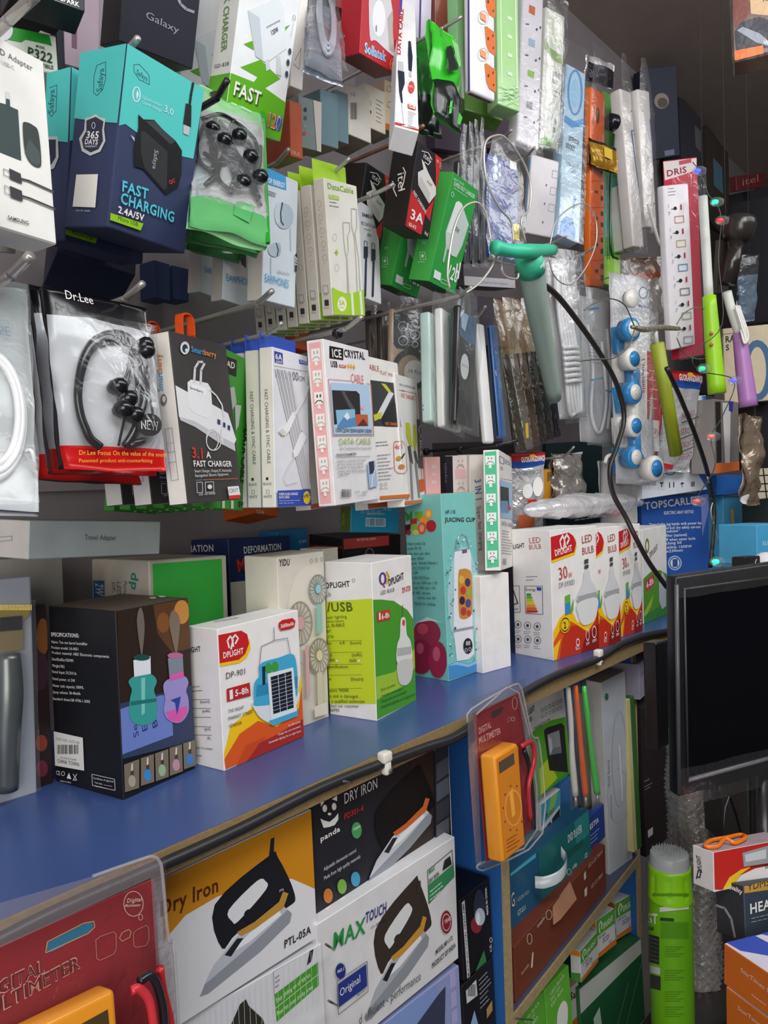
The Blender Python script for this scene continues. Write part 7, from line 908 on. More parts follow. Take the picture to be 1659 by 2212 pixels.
o = pouch('zip_bag', 'grey translucent zip bag with a moulded handle under the round socket board', 'bag', 'A1308,996 B1362,990 C1388,1130 D1288,1136', [(0, 1.01, '#a7a5a4', 'gloss')], None, y=.68, bul=.01, amp=.004, seed=93)
tube('bag_handle', [at(1306, 1000, .67), at(1314, 985, .67), at(1340, 982, .67), at(1352, 996, .67), at(1356, 1012, .67)], .004, M('#d4d2ce', 'gloss'), o)
# lumpy white bag on the bulb cartons
a_, b_ = at(1136, 1122, .66), at(1382, 1096, .70); V, Fc = [], []; n1, n2 = 40, 22
for i in range(n1 + 1):
    t = i / n1; c = a_ + (b_ - a_) * t; r_ = .034 * (4 * t * (1 - t)) ** .55 + .002
    for k in range(n2):
        an = 2 * math.pi * k / n2; p = c + np.array([0, math.cos(an) * r_ * 1.15, math.sin(an) * r_ * .62]); q = Vector(p * 30); p = p + np.array([0, math.cos(an), math.sin(an)]) * (noise.noise(q) * .006 + noise.noise(q * 2.7) * .004); V.append(p)
Fc = [(i * n2 + k, i * n2 + (k + 1) % n2, (i + 1) * n2 + (k + 1) % n2, (i + 1) * n2 + k) for i in range(n1) for k in range(n2)] + [tuple(range(n2))[::-1], tuple(n1 * n2 + k for k in range(n2))]
zl = min(v[2] for v in V); V = [v + np.array([0, 0, 1.2645 - zl]) for v in V]
o = tag(mesh_obj('socket_bag', V, Fc, [M('#e6e4e6', 'foil', .3)], None, np.mean(V, 0), None, True), 'lumpy white plastic bag with red print lying on top of the bulb cartons', 'bag')
fb = fit('A1240,1100 B1350,1088 C1352,1120 D1242,1132', y=.655, d=.002, fixd=True, name='bagprint'); art(o, fb, 'f', [('G', '#8a8488', 1240, 1124, 1310, 1114, 4, 4, -6, 2), ('O', '#c05a60', 1330, 1110, 8, 6, 2), ('P', '#c83a48', 1352, 1090, 1362, 1094, 1350, 1104)], 'bag_print', .0)
# ------------------------------------------------------------------ kettle cartons and the far corner
kf = [('T', WHT, 'TOPSCARLET', 1393, 1101, 1513, 1086, 15, 1), ('T', WHT, 'ELECTRIC HEAT KETTLE', 1434, 1111, 1498, 1108, 6, 1)]
for k, s in enumerate(('Detachable jug kattle with power base', 'Overheat and boil dry safety cut-out', 'Water level indicator', 'Removable filter (optional)', 'Switches off when water boils', 'Safety locking lid', '220V 50-60Hz 1500W', '160x165x230mm')): kf.append(('T', '#e4ecf8', s, 1402, 1136 + 8.6 * k, (1520, 1513, 1466, 1484, 1502, 1472, 1494, 1475)[k], 1132 + 8.4 * k, 5.6, 1))
kf += [('O', '#a9c8ea', 1457, 1216, 15, 16, 3), ('E', '#dfe8f2', 1457, 1216, 10, 11), ('R', '#3a5a9a', 1452, 1208, 1463, 1224), ('P', '#7a86c8', 1512, 1062, 1530, 1062, 1532, 1100, 1516, 1160)]
KB = B('kettle_box', 'blue kettle carton with large white lettering, on the shelf behind the green bulb carton', 'box', 'A1386,1078 B1530,1063 C1534,1290 D1390,1302', '#2f5cae', {'f': kf}, None, zb=SHELF, d=.12, fixd=True, yaw0=.62, sig=(.25, .05, .05))
B('kettle_box', 'white and blue carton stacked on the blue kettle carton, handling marks along its foot', 'box', 'A1384,870 B1524,850 C1529,1060 D1386,1076', '#dfe4ea', {'f': [('P', '#3a6ac0', 1516, 850, 1530, 850, 1532, 1064, 1500, 1010), ('P', '#9ab8e0', 1500, 900, 1518, 850, 1520, 1000, 1490, 1010), ('O', '#3a9ac8', 1447, 1018, 12, 9, 3), ('L', INK, 2, 1429, 1042, 1429, 1052), ('P', INK, 1424, 1042, 1434, 1041, 1429, 1048), ('L', INK, 2, 1446, 1053, 1446, 1042), ('L', INK, 2, 1455, 1052, 1455, 1041), ('P', INK, 1468, 1046, 1473, 1041, 1478, 1045), ('L', INK, 1.2, 1473, 1044, 1473, 1052), ('R', GRY, 1492, 1041, 1500, 1050)]}, None, z=1.70, d=.12, fixd=True, yaw0=.62, sig=(.25, .05, .05))
def far(name, label, sp, c, z, ar=None, cat='box', d=.08, kind='card', group=None, yaw0=.7, bev=.0015): return B(name, label, cat, sp, c, {'f': ar} if ar else None, group, z=z, d=d, fixd=True, yaw0=yaw0, kind=kind, bev=bev, sig=(.4, .15, .15))
B('dark_carton', 'large dark navy carton with a round hole, right of the white bagged boards', 'box', 'A1397,152 B1458,137 C1471,338 D1402,343', '#1d2438', {'f': [('E', '#8a7a70', 1429, 218, 16, 17), ('E', '#4a4038', 1431, 222, 11, 11), ('P', '#6a7088', 1435, 326, 1456, 322, 1457, 334, 1436, 337)]}, None, y=.87, d=.06, fixd=True)
B('dark_carton', 'dark carton high on the wall under the ceiling, right of the navy one', 'box', 'A1466,205 B1516,255 C1524,430 D1474,370', '#33323a', {'f': [('P', '#55565e', 1500, 270, 1514, 284, 1514, 330, 1502, 316)]}, None, y=.87, d=.06, fixd=True)
B('dark_carton', 'brownish dark carton farthest along the wall under the ceiling', 'box', 'A1526,270 B1574,330 C1578,530 D1530,470', '#3a332e', {'f': [('P', '#4a6a7a', 1540, 340, 1560, 362, 1562, 420, 1542, 400)]}, None, y=.87, d=.06, fixd=True)
far('dark_carton', 'near black carton behind the white and lime racket handle', 'A1508,480 B1580,520 C1586,860 D1514,850', '#2a2426', 2.5, None, 'box', .02)
far('television', 'black flat screen in the far corner under the red sign', 'A1574,424 B1700,392 C1700,694 D1577,704', '#14141c', 2.3, [('R', '#0c0c14', 1582, 440, 1690, 685)], 'television', .05, 'gloss')
far('shop_sign', 'dark red small sign with white script on the end wall', 'A1590,381 B1654,372 C1654,404 D1592,413', '#4f1518', 2.3, [('T', '#8a5a58', 'itel', 1602, 402, 1640, 391, 15)], 'sign', .02)
far('kitchen_carton', 'beige carton with a blue cup printed, far right above the orange footed pack', 'A1560,714 B1690,694 C1690,866 D1567,870', '#d8c8ac', 2.05, [('O', '#4a6e92', 1636, 800, 34, 66, 15), ('E', '#3a5878', 1606, 790, 18, 28), ('T', INK, 'RA', 1567, 740, 1588, 737, 13, 1), ('T', INK, 'S', 1568, 757, 1576, 756, 12, 1), ('L', INK, 1, 1562, 722, 1590, 719)])
far('blister_pack', 'shiny dark pack with an orange foot below the lime racket handle', 'A1540,862 B1597,868 C1595,1016 D1546,1024', '#8a8480', 1.75, [('P', '#ee7a2e', 1540, 1002, 1600, 996, 1600, 1026, 1540, 1026), ('P', '#e8e4e0', 1560, 870, 1578, 870, 1576, 1000, 1566, 1000), ('P', '#3a3aa0', 1574, 866, 1584, 866, 1582, 890, 1574, 888), ('P', '#2a2422', 1545, 868, 1556, 868, 1558, 998, 1548, 1000)], 'pack', .05, 'gloss')
far('blue_carton', 'small blue carton under the pack with an orange foot', 'A1548,1026 B1604,1026 C1606,1068 D1550,1070', '#2a6cc0', 1.98, None, 'box', .05)
far('blue_carton', 'cyan wrapped packs standing at the far end of the shelf, under the small blue carton', 'A1562,1070 B1604,1072 C1604,1234 D1564,1240', '#4a9cc4', 2.02, [('P', '#c9b04a', 1578, 1100, 1584, 1100, 1586, 1130, 1580, 1130), ('P', '#c8884a', 1578, 1200, 1602, 1190, 1602, 1236, 1580, 1236)], 'pack')
far('blue_carton', 'grey blue lettered carton side right of the blue kettle carton', 'A1532,1064 B1562,1066 C1562,1250 D1536,1250', '#4a5a80', 2.2, [('G', '#c9d0e0', 1538, 1080, 1556, 1082, 4, 0, 8, 1.6)])
pouch('brown_bag', 'crumpled brown clear bag hanging beside the pack with an orange foot', 'bag', 'A1602,895 B1640,900 C1636,1092 D1606,1088', [(0, 1.01, '#8a7866', 'foil')], None, z=1.68, bul=.02, amp=.012, seed=97, yaw0=.7, sig=(.4, .2, .2))
far('wire_rack', 'cream panel with black wires at the far right, above the cyan carton', 'A1630,1014 B1700,1008 C1700,1074 D1634,1078', '#d8ccb4', 1.95, [('L', '#1f1c1c', 2.4, 1630, 1028, 1700, 1024), ('L', '#1f1c1c', 2.4, 1630, 1046, 1700, 1043), ('L', '#1f1c1c', 2.4, 1648, 1010, 1656, 1078), ('L', '#1f1c1c', 2.4, 1632, 1062, 1700, 1060)], 'rack', .02)
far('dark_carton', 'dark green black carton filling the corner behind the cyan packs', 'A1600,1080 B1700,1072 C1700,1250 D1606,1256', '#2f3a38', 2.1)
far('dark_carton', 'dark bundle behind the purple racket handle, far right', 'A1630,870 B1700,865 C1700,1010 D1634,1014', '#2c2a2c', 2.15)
far('cyan_carton', 'cyan carton with white letters at the right edge over the monitor', 'A1634,1136 B1700,1128 C1700,1216 D1637,1220', '#4fa8d4', 1.5, [('T', '#d8eef8', 'ELECTRIC', 1647, 1178, 1690, 1174, 8)])
o = far('phone_stand_box', 'small black carton with a white hook mark on top of the monitor', 'A1609,1203 B1642,1200 C1643,1224 D1610,1227', '#1f1e20', 1.22, [('L', WHT, 1.6, 1634, 1208, 1631, 1214, 1632, 1220)], 'box', .02)
lathe('white_dome', at(1648, 1228, .30) if False else atd(1655, 1226, 1.30), (0, 0, 1), [(0, .028), (.008, .027), (.018, .020), (.025, .008), (.026, .002)], M('#e4e4ea', 'gloss'), None, 20, 'white rounded dome lamp behind the monitor top at the right edge', 'lamp')
# ------------------------------------------------------------------ pegs
for lb, bx, by, tx, ty, yb, yt, r in (('thick grey peg tip at the top left corner', 18, 44, 74, -8, .55, .51, .0042), ('peg tip just below the white power adapter carton', 20, 598, 66, 553, .58, .55, .0042), ('peg tip over the black header of the front headset pouch', 268, 646, 309, 612, .62, .59, .003), ('long peg carrying the dark fast chargers, its tip under the earphone cartons', 556, 656, 588, 628, .63, .60, .0032), ('peg tip above the blue hang tabs', 576, 722, 609, 698, .65, .62, .0026), ('peg under the cream and lime cartons with a dark rubber ring', 744, 712, 783, 684, .65, .62, .0028), ('short peg tip between the black phone carton and the turquoise carton', 281, 102, 297, 84, .60, .57, .003), ('dark bent peg in the header of the front green topped pouch', 466, 214, 491, 173, .60, .575, .0032), ('violet dark peg tip left of the lime hang tabs', 598, 352, 624, 322, .70, .67, .0026), ('peg tip in front of the lime hang tabs', 716, 376, 756, 342, .67, .64, .0026), ('peg crossing in front of the rear black and red carton', 800, 424, 851, 398, .655, .62, .0028), ('coppery peg tip on top of the front black and red carton', 884, 296, 915, 271, .65, .62, .0026), ('peg tip through the bright green pouch', 955, 62, 998, 36, .65, .62, .0026), ('peg tip holding the wire loop above the navy case', 1086, 298, 1105, 281, .67, .645, .0024), ('dark peg tip at the foot of the coloured switch board', 1132, 343, 1155, 318, .67, .64, .0024), ('peg tip beside the bagged cases, end of the thick wire loop', 994, 640, 1019, 620, .63, .60, .003), ('peg tip right above the slim white case', 1032, 684, 1049, 662, .66, .63, .0022), ('peg tip at the right end of the green taped cross bar', 1200, 523, 1223, 511, .70, .67, .0022), ('peg tip in front of the orange board', 1258, 550, 1286, 532, .71, .68, .0024), ('peg tip above the round plug of the blue and white board', 1364, 588, 1389, 575, .73, .70, .0022), ('peg tip below the wallet cases', 1216, 988, 1240, 965, .70, .67, .0022), ('dark peg with black rings over the small pink cartons', 1072, 962, 1118, 951, .67, .65, .0026)):
    c = '#3a3a40' if 'dark bent' in lb or 'black rings' in lb else '#b08060' if 'coppery' in lb else '#b5b1ab'
    o = hook(lb, bx, by, yb, tx, ty, yt, r, c)
    if 'ring' in lb:
        for t in ((.25, .5, .75) if 'black rings' in lb else (.96,)):
            b_ = at(bx, by, yb); p = np.array([b_[0], WALL + (b_[1] - WALL) * t, b_[2] - .003]); lathe('rubber_ring', p, (0, 1, .02), [(-.004, .0055), (-.003, .0062), (.003, .0062), (.004, .0055)], M('#222226', 'gloss'), o, 14)
# ------------------------------------------------------------------ pole with taped cross bar, lime stick, rackets
PL = tube('hook_pole', [at(1147, 566, .575), at(1158, 650, .595), at(1176, 750, .625), at(1197, 860, .66)], [.0195, .0178, .0152, .0128], M('#a3b8ad', 'paint'), None, 5, 16, False, 'grey green pole with a green taped cross bar, in front of the wallet cases', 'pole')
tp = M('#3cc29a', 'gloss', .4)
tube('taped_cross_bar', [at(1068, 534, .565), at(1100, 541, .56), at(1140, 543, .555), at(1194, 540, .575)], [.0096, .0088, .0105, .0084], tp, PL, 5, 14)
tube('tape_sleeve', [at(1141, 552, .574), at(1149, 590, .580)], .0200, tp, PL, 0, 16)
wr = M('#cfcac0', 'metal')
for nm, pts in (('long', ((1062, 528), (1052, 470), (1040, 445), (1025, 437), (1000, 450), (982, 490), (972, 540), (967, 590), (972, 625))), ('left', ((1075, 548), (1060, 580), (1035, 612), (1008, 632))), ('upper', ((1110, 526), (1104, 480), (1080, 450), (1056, 405), (1046, 355), (1048, 310), (1066, 294), (1092, 298), (1130, 350), (1146, 400), (1143, 450), (1126, 476), (1136, 525))), ('short', ((1090, 548), (1084, 580), (1094, 598), (1116, 602), (1120, 590))), ('right', ((1188, 528), (1200, 480), (1230, 450), (1262, 440), (1285, 468), (1288, 520), (1270, 570), (1240, 610), (1215, 612), (1194, 590), (1186, 555)))):
    tube('wire_loop', [at(x, y_, .555 + (.04 if nm in ('upper', 'right') else .02)) for x, y_ in pts], .0011 if nm == 'right' else .0016, wr, PL, 5, 6)
ST = tube('taped_stick', [at(1419, 742, .54), at(1440, 862, .54), at(1460, 982, .54)], .0125, M('#97a326', 'paint', .45), None, 0, 7, False, 'flat stick wrapped in lime tape with a foil twisted cross wire on top', 'stick')
tube('stick_core', [at(1414, 706, .54), at(1419, 744, .54)], .004, M('#d9d6d0', 'gloss'), ST, 0, 8)
tube('twisted_foil', [at(1364, 706, .54), at(1395, 712, .535), at(1430, 708, .54), at(1466, 710, .545)], [.003, .0052, .0046, .0052, .004], M('#8a8274', 'foil'), ST, 6, 9)
for pts in (((1370, 704), (1350, 660), (1318, 645), (1285, 655), (1262, 670)), ((1370, 714), (1360, 745), (1330, 772), (1290, 776), (1250, 780)), ((1462, 700), (1480, 675), (1510, 664), (1540, 685), (1560, 720), (1555, 750), (1520, 775), (1480, 765), (1462, 730))): tube('wire_loop', [at(x, y_, .53) for x, y_ in pts], .0011, M('#7d786e', 'metal'), ST, 5, 6)
def px_r(x, y_, z, r): return r * z / FPX
for lb, pts, hp, c, z, nm in (('lime racket handle with a long white wrapped neck, hanging right of the red board card', ((1518, 425), (1524, 520), (1531, 640)), ((1532, 640), (1540, 745), (1549, 850)), '#9ad41c', 1.55, 'racket'), ('violet racket handle with white twisted cords, at the far right', ((1570, 630), (1580, 670), (1597, 722)), ((1597, 720), (1607, 800), (1617, 878)), '#b07ab8', 1.62, 'racket')):
    g_ = tube('racket', [atd(x, y_, z) for x, y_ in hp], [px_r(0, 0, z, 14), px_r(0, 0, z, 17), px_r(0, 0, z, 19)], M(c, 'gloss', .35), None, 5, 14, False, lb, 'racket', None)
    tube('wrapped_neck', [atd(x, y_, z) for x, y_ in pts], px_r(0, 0, z, 10), M('#d4d8cf', 'gloss', .4), g_, 5, 12)
    e_ = atd(*pts[0], z); tube('hanging_string', [e_, np.array([e_[0], e_[1], 2.55])], .0008, M('#3a3634', 'cloth'), g_, 0, 6)
    if c == '#9ad41c':
        for y_ in (720, 744): lathe('button', atd(1537, y_, z - .016), -FW, [(0, .004), (.003, .003)], M('#d8702a', 'gloss'), g_, 10)
    else:
        for k in range(3): tube('cord', [atd(1588 + 4 * k, 660, z - .02), atd(1604 + 6 * k, 710 + 6 * k, z - .025), atd(1612 - 2 * k, 742, z - .025), atd(1600, 712, z - .022)], .0022, M('#e4e0da', 'gloss'), g_, 5, 6)
TC = tube('torch', [atd(1572, 612, 1.6), atd(1590, 520, 1.6)], [.017, .017], M('#2a2522', 'gloss', .2), None, 0, 16, False, 'black torch in shiny wrap with a wide head, right of the string lights', 'torch')
lathe('torch_head', atd(1592, 524, 1.6), (atd(1600, 470, 1.6) - atd(1592, 524, 1.6)), [(0, .017), (.014, .030), (.040, .033), (.050, .030)], M('#332e2b', 'gloss', .2), TC, 20)
sub(TC, 'wrapped_card', fit('A1557,520 B1580,516 C1574,630 D1548,632', z=1.64, d=.01, fixd=True, yaw0=.7, name='card'), '#3f3630')
sk = pouch('sleeve_pack', 'grey clear sleeve pack hanging beside the black torch at the far right', 'pack', 'A1598,560 B1638,540 C1632,700 D1590,690', [(0, .3, '#4a4a4c'), (.3, 1.01, '#76889a')], None, z=1.72, bul=.01, amp=.006, seed=99, yaw0=.7, sig=(.4, .2, .2))
e_ = atd(1618, 556, 1.72); tube('hanging_string', [e_, np.array([e_[0], e_[1], 2.55])], .0008, M('#3a3634', 'cloth'), sk, 0, 6)
# ------------------------------------------------------------------ string of coloured lights, loose cables
SL = tube('string_light', [atd(x, y_, z) for x, y_, z in ((1496, 350, 1.5), (1512, 372, 1.5), (1530, 420, 1.5), (1548, 440, 1.5), (1558, 478, 1.5), (1552, 560, 1.5), (1560, 700, 1.48), (1500, 760, 1.42), (1510, 800, 1.42), (1586, 822, 1.5), (1560, 900, 1.42), (1536, 944, 1.38), (1544, 1010, 1.36), (1500, 1086, 1.32), (1542, 1080, 1.33), (1536, 1160, 1.33), (1546, 1214, 1.33))], .0009, M('#2a302a', 'gloss'), None, 5, 6, False, 'string of small coloured lights running down the far right of the display', 'light string')
for x, y_, z, c, gl in ((1508, 369, 1.49, '#2a3cff', 3), (1546, 436, 1.49, '#18f08a', 2.5), (1557, 476, 1.49, '#d01414', 1.5), (1518, 796, 1.41, '#10e088', 1), (1586, 822, 1.49, '#4a48ff', 1.2), (1537, 943, 1.37, '#e8705a', .25), (1506, 1083, 1.31, '#e04a50', .25), (1547, 1213, 1.32, '#12e8a0', 2)):
    p = atd(x, y_, z); lathe('bulb', p - RT * .007, RT, [(0, .002), (.003, .004), (.008, .0042), (.011, .003), (.012, .001)], M(c, 'glow', gl), SL, 12)
    V, Fc = lathe_geo(p - RT * .010, RT, [(0, .004), (.006, .0085), (.016, .009), (.024, .006)], 12); mesh_obj('clear_cap', V, Fc, [M('#dfe8e4', 'film', .06)], None, wl(SL), SL, True)
tube('black_lead', [at(1160, 606, .60), at(1200, 635, .60), at(1245, 690, .60), at(1295, 762, .60), at(1332, 830, .60), at(1348, 900, .60), at(1334, 960, .60), at(1318, 1010, .60), at(1324, 1065, .60), at(1352, 1118, .585), at(1375, 1165, .57), at(1402, 1215, .56), at(1440, 1268, .55)], .0046, M('#2a2624', 'gloss', .35), None, 6, 10, False, 'black cable sweeping down from the grey green pole to the monitor', 'cable')
tube('black_lead', [at(1440, 795, .505), at(1470, 860, .505), at(1502, 940, .505), at(1528, 1020, .505), at(1542, 1100, .505), at(1540, 1160, .505), at(1534, 1226, .505)], .0042, M('#1f1d1d', 'gloss', .35), None, 6, 10, False, 'thin black cable hanging behind the lime taped stick down to the monitor top', 'cable')
tube('silver_wire', [at(1528, 1030, .505), at(1540, 1075, .505), at(1536, 1110, .505), at(1552, 1170, .505), at(1562, 1230, .505)], .0012, M('#c9c4bc', 'metal'), None, 6, 6, False, 'thin silver wire twisted around the lower end of the thin black cable', 'wire')
hx = [at(1412 + 18 * math.cos(a * 1.0) + a * .28, 556 + a * 1.34, .71) for a in [i * .55 for i in range(200)]]
tube('coiled_cord', hx, .0033, M('#e2ded8', 'gloss'), None, 0, 7, False, 'white coiled telephone cord hanging left of the red board card', 'cord')
pouch('plug_pack', 'crumpled clear pack with a white plug, between the round plug and the coiled cord', 'pack', 'A1346,560 B1426,556 C1424,705 D1372,715', [(0, .22, '#8a7466'), (.22, .30, '#b0532e'), (.30, 1.01, '#c9c2ba', 'foil')], None, y=.70, bul=.02, amp=.012, seed=102)
# ------------------------------------------------------------------ pack hanging from the ceiling
hb = B('hanging_pack', 'brown wrapped pack with an orange band hanging under the ceiling, top right corner', 'pack', 'A1572,-160 B1720,-200 C1722,95 D1586,136 G1722,132 H1584,168', {'x': '#5f2f24', 'b': '#7a4838'}, {'f': [('P', '#d8b48a', 1618, -40, 1720, -60, 1720, 40, 1622, 30), ('P', '#7a3a2a', 1574, -60, 1616, -50, 1620, 30, 1588, 60), ('P', '#262838', 1586, 70, 1600, 48, 1640, 36, 1700, 60, 1720, 90, 1720, 116, 1590, 108), ('P', '#9aa0ac', 1592, 66, 1604, 58, 1640, 72, 1664, 92, 1662, 100, 1634, 92), ('P', '#f0761e', 1587, 110, 1648, 98, 1650, 120, 1588, 133), ('T', WHT, 'W', 1650, 98, 1662, 95, 9, 1), ('T', INK, 'IC', 1648, 4, 1662, 0, 10, 1)]}, None, z=1.15, d=.03, yaw0=.7, bev=.002, kind='gloss')
film(hb, FR[hb.name], 'shiny_wrap', .004, .002, .002, -.02, 1.02, -.02, 1.02, 111, M('#e8e0da', 'film', .02))
fb = FR[hb.name]; c_ = fb.O + fb.ax * fb.w / 2 + fb.az * fb.d / 2; tube('hanging_string', [c_, np.array([c_[0], c_[1], 2.55])], .0012, M('#d8d2c4', 'cloth'), hb, 0, 6)
# ------------------------------------------------------------------ counter at the right with monitor, spray can, cartons
CT = .475
slab('counter', (.86, -.9, CT - .03), (2.3, .50, CT), M('#2e2a28', 'paint'), 'thing', 'dark counter top under the spray can and the orange cartons', 'counter', bev=.003)
def stay(o, x, y, z0, z1): pass
MO = B('monitor', 'black monitor in wrinkled plastic wrap, standing in front of the shelf end', 'monitor', 'A1457,1247 B1700,1212 C1700,1664 D1463,1724 E1439,1243 H1446,1708', '#17171b', None, None, z=1.06, d=.02, fixd=True, yaw0=.5, bev=.004, seg=3, kind='gloss', rough=.35, sig=(.5, .03, .03))
fm = FR[MO.name]; mw, mh = fm.w, fm.h
def mp(x, y_, l=0.):
    O, X, Y, n = face(fm, 'f'); r = ray(x, y_); t = ((O - EYE) @ n) / (r @ n); return EYE + r * t + n * l
q = [mp(1480, 1272, .001), mp(1700, 1243, .001), mp(1700, 1622, .001), mp(1486, 1680, .001)]
mesh_obj('screen', [tuple(p) for p in q], [(3, 2, 1, 0)], [M('#0a0b10', 'gloss', .12)], None, wl(MO), MO)
tube('bezel_ridge', [mp(1458, 1262, .003), mp(1464, 1712, .003)], .0028, M('#55555a', 'gloss', .3), MO, 0, 8)
tube('bezel_ridge', [mp(1476, 1270, .002), mp(1484, 1684, .002)], .0016, M('#3a3a3f', 'gloss', .3), MO, 0, 8)
tube('bezel_ridge', [mp(1474, 1272, .002), mp(1700, 1242, .002)], .0016, M('#3a3634', 'gloss', .3), MO, 0, 8)
tube('bezel_ridge', [mp(1484, 1684, .002), mp(1700, 1626, .002)], .003, M('#77747a', 'gloss', .3), MO, 0, 8)
film(MO, fm, 'plastic_wrap', .006, .003, .001, -.01, 1.01, .86, 1.04, 121, M('#cfd0d4', 'film', .02), 0, 16, 6)
film(MO, fm, 'plastic_wrap', .006, .002, .001, -.01, 1.01, -.02, .09, 122, M('#cfd0d4', 'film', .03), 0, 16, 6)
fbk = fit('A1418,1390 B1440,1382 C1446,1610 D1424,1622', z=1.12, d=.02, fixd=True, yaw0=.5, name='bracket'); fbk.O = fbk.O; sub(MO, 'wall_bracket', fbk, '#1d1d20', None, .002, 'gloss')
pc = fm.O + fm.ax * fm.w * .93 + fm.ay * fm.h * .9 + fm.az * (fm.d + .012); V, Fc = lathe_geo(np.array([pc[0], pc[1], CT + .012]), (0, 0, 1), [(0, .02), (pc[2] - CT, .02)], 14); mesh_obj('stand_post', V, Fc, [M('#1d1d20', 'gloss')], None, wl(MO), MO, True)
lathe('stand_foot', np.array([pc[0], pc[1], CT + .0005]), (0, 0, 1), [(0, .08), (.008, .08), (.012, .06)], M('#1d1d20', 'gloss'), MO, 28)
# spray can
zc = 1.20; ax_ = atd(1446, 1850, zc); cb_ = np.array([ax_[0], ax_[1], CT]); rc = .0325; top = atd(1440, 1866, zc)[2] - CT
SP = lathe('spray_can', cb_, (0, 0, 1), [(0, rc * .94), (.006, rc), (top - .062, rc), (top - .054, rc * .97), (top - .05, rc * .94)], M('#6fb41c', 'gloss', .3), None, 40, 'lime green spray can with a bristle brush cap, at the bottom right', 'spray can')
V, Fc = [], []; n1, n2 = 14, 64
for i in range(n1 + 1):
    t = i / n1
    for k in range(n2):
        a = 2 * math.pi * k / n2; r_ = (rc * 1.02 - .0022 * t) * (1 - (.05 if (k % 8) in (3, 4) and .15 < t < .85 else 0)); V.append(cb_ + np.array([math.cos(a) * r_, math.sin(a) * r_, top - .052 + .05 * t]))
Fc = [(i * n2 + k, i * n2 + (k + 1) % n2, (i + 1) * n2 + (k + 1) % n2, (i + 1) * n2 + k) for i in range(n1) for k in range(n2)] + [tuple(n1 * n2 + k for k in range(n2))]
mesh_obj('ribbed_cap', V, Fc, [M('#8fd41c', 'gloss', .28)], None, wl(SP), SP, True)
BR = lathe('brush_head', cb_ + np.array([0, 0, top - .003]), (0, 0, 1), [(0, rc * .9), (.002, rc * .9), (.019, rc * .88), (.020, rc * .86)], M('#b4b8ba', 'gloss', .3), SP, 32)
g = Geo()
for k in range(150):
    r_, a = rc * .82 * math.sqrt((k + .5) / 150), k * 2.39996; p = cb_ + np.array([math.cos(a) * r_, math.sin(a) * r_, top + .016]); g.add(*tube_geo([p, p + np.array([math.cos(a) * .001, math.sin(a) * .001, .0045])], .0004, 4), M('#d4d8da', 'gloss'))
g.build('bristles', wl(BR), BR)
def cyl(items, name):
    G = Geo()
    def hit(x, y_):
        r = ray(x, y_); d2 = r[:2]; o2 = EYE[:2] - cb_[:2]; a = d2 @ d2; b = o2 @ d2; R = rc + .0004; c = o2 @ o2 - R * R; D = max(0, b * b - a * c); return EYE + r * ((-b - math.sqrt(D)) / a)
    for it in items:
        if it[0] == 'T':
            _, c, s, x0, y0, x1, y1, h = it; V, F = text_geo(s, 1); G.add([hit(x0 + v[0] * (x1 - x0), y0 + v[0] * (y1 - y0) - v[1] * h) for v in V], F, M(c, 'ink'))
        else:
            _, c, x0, y0, x1, y1, sl = it; n = 8; V = [hit(x0 + (x1 - x0) * k / n, yy + sl * k / n) for yy in (y0, y1) for k in range(n + 1)]; G.add(V, [(k, k + 1, k + n + 2, k + n + 1) for k in range(n)], M(c, 'ink'))
    G.build(name, wl(SP), SP)
lab = [('R', '#5a9a16', 1402, 1930, 1488, 1936, 0), ('R', '#d8dcd4', 1425, 1960, 1488, 1970, -6), ('T', WHT, 'ST', 1400, 1994, 1421, 1996, 21), ('R', '#1f4a14', 1426, 1982, 1456, 1989, 2), ('T', '#1f3a10', 'FOAM', 1400, 2010, 1412, 2010, 8), ('R', '#5a9a18', 1427, 1992, 1488, 2028, 0), ('R', '#2a2c28', 1401, 2018, 1424, 2078, 6), ('R', '#c4c4bc', 1404, 2085, 1426, 2100, 6), ('R', '#34342e', 1404, 2104, 1427, 2134, 6)] + [('R', '#5f625c', 1403, 2024 + 9 * k, 1423, 2027 + 9 * k, 6) for k in range(6)] + [('R', '#4f8a16', 1432, 1997 + 5 * k, 1480 - (k % 3) * 6, 1998.6 + 5 * k, 0) for k in range(6)] + [('R', '#4f8a16', 1436, y_ + 5 * k, 1478 - (k % 3) * 8, y_ + 1.6 + 5 * k, 0) for y_ in (2045, 2096, 2142, 2175) for k in range(5)]
cyl(lab, 'can_label')
# bubble wrap roll
V, Fc = [], []; n1, n2 = 110, 64; bz = atd(1500, 1960, 1.34)
for i in range(n1 + 1):
    for k in range(n2):
        t = i / n1; a = 2 * math.pi * k / n2; bmp = max(0, math.sin(i * 1.57) * math.sin((k + (i // 2) % 2) * 1.57)) * .0042; w_ = noise.noise(Vector((math.cos(a) * 2, math.sin(a) * 2, t * 6))) * .006; r_ = .040 + bmp + w_; V.append(np.array([bz[0] + math.cos(a) * r_, bz[1] + math.sin(a) * r_, CT + .43 * t]))
Fc = [(i * n2 + k, i * n2 + (k + 1) % n2, (i + 1) * n2 + (k + 1) % n2, (i + 1) * n2 + k) for i in range(n1) for k in range(n2)] + [tuple(n1 * n2 + k for k in range(n2))]
tag(mesh_obj('bubble_wrap_roll', V, Fc, [M('#a09b98', 'foil', .2)], None, (bz[0], bz[1], CT), None, True), 'grey roll of bubble wrap standing behind the lime spray can', 'bubble wrap')
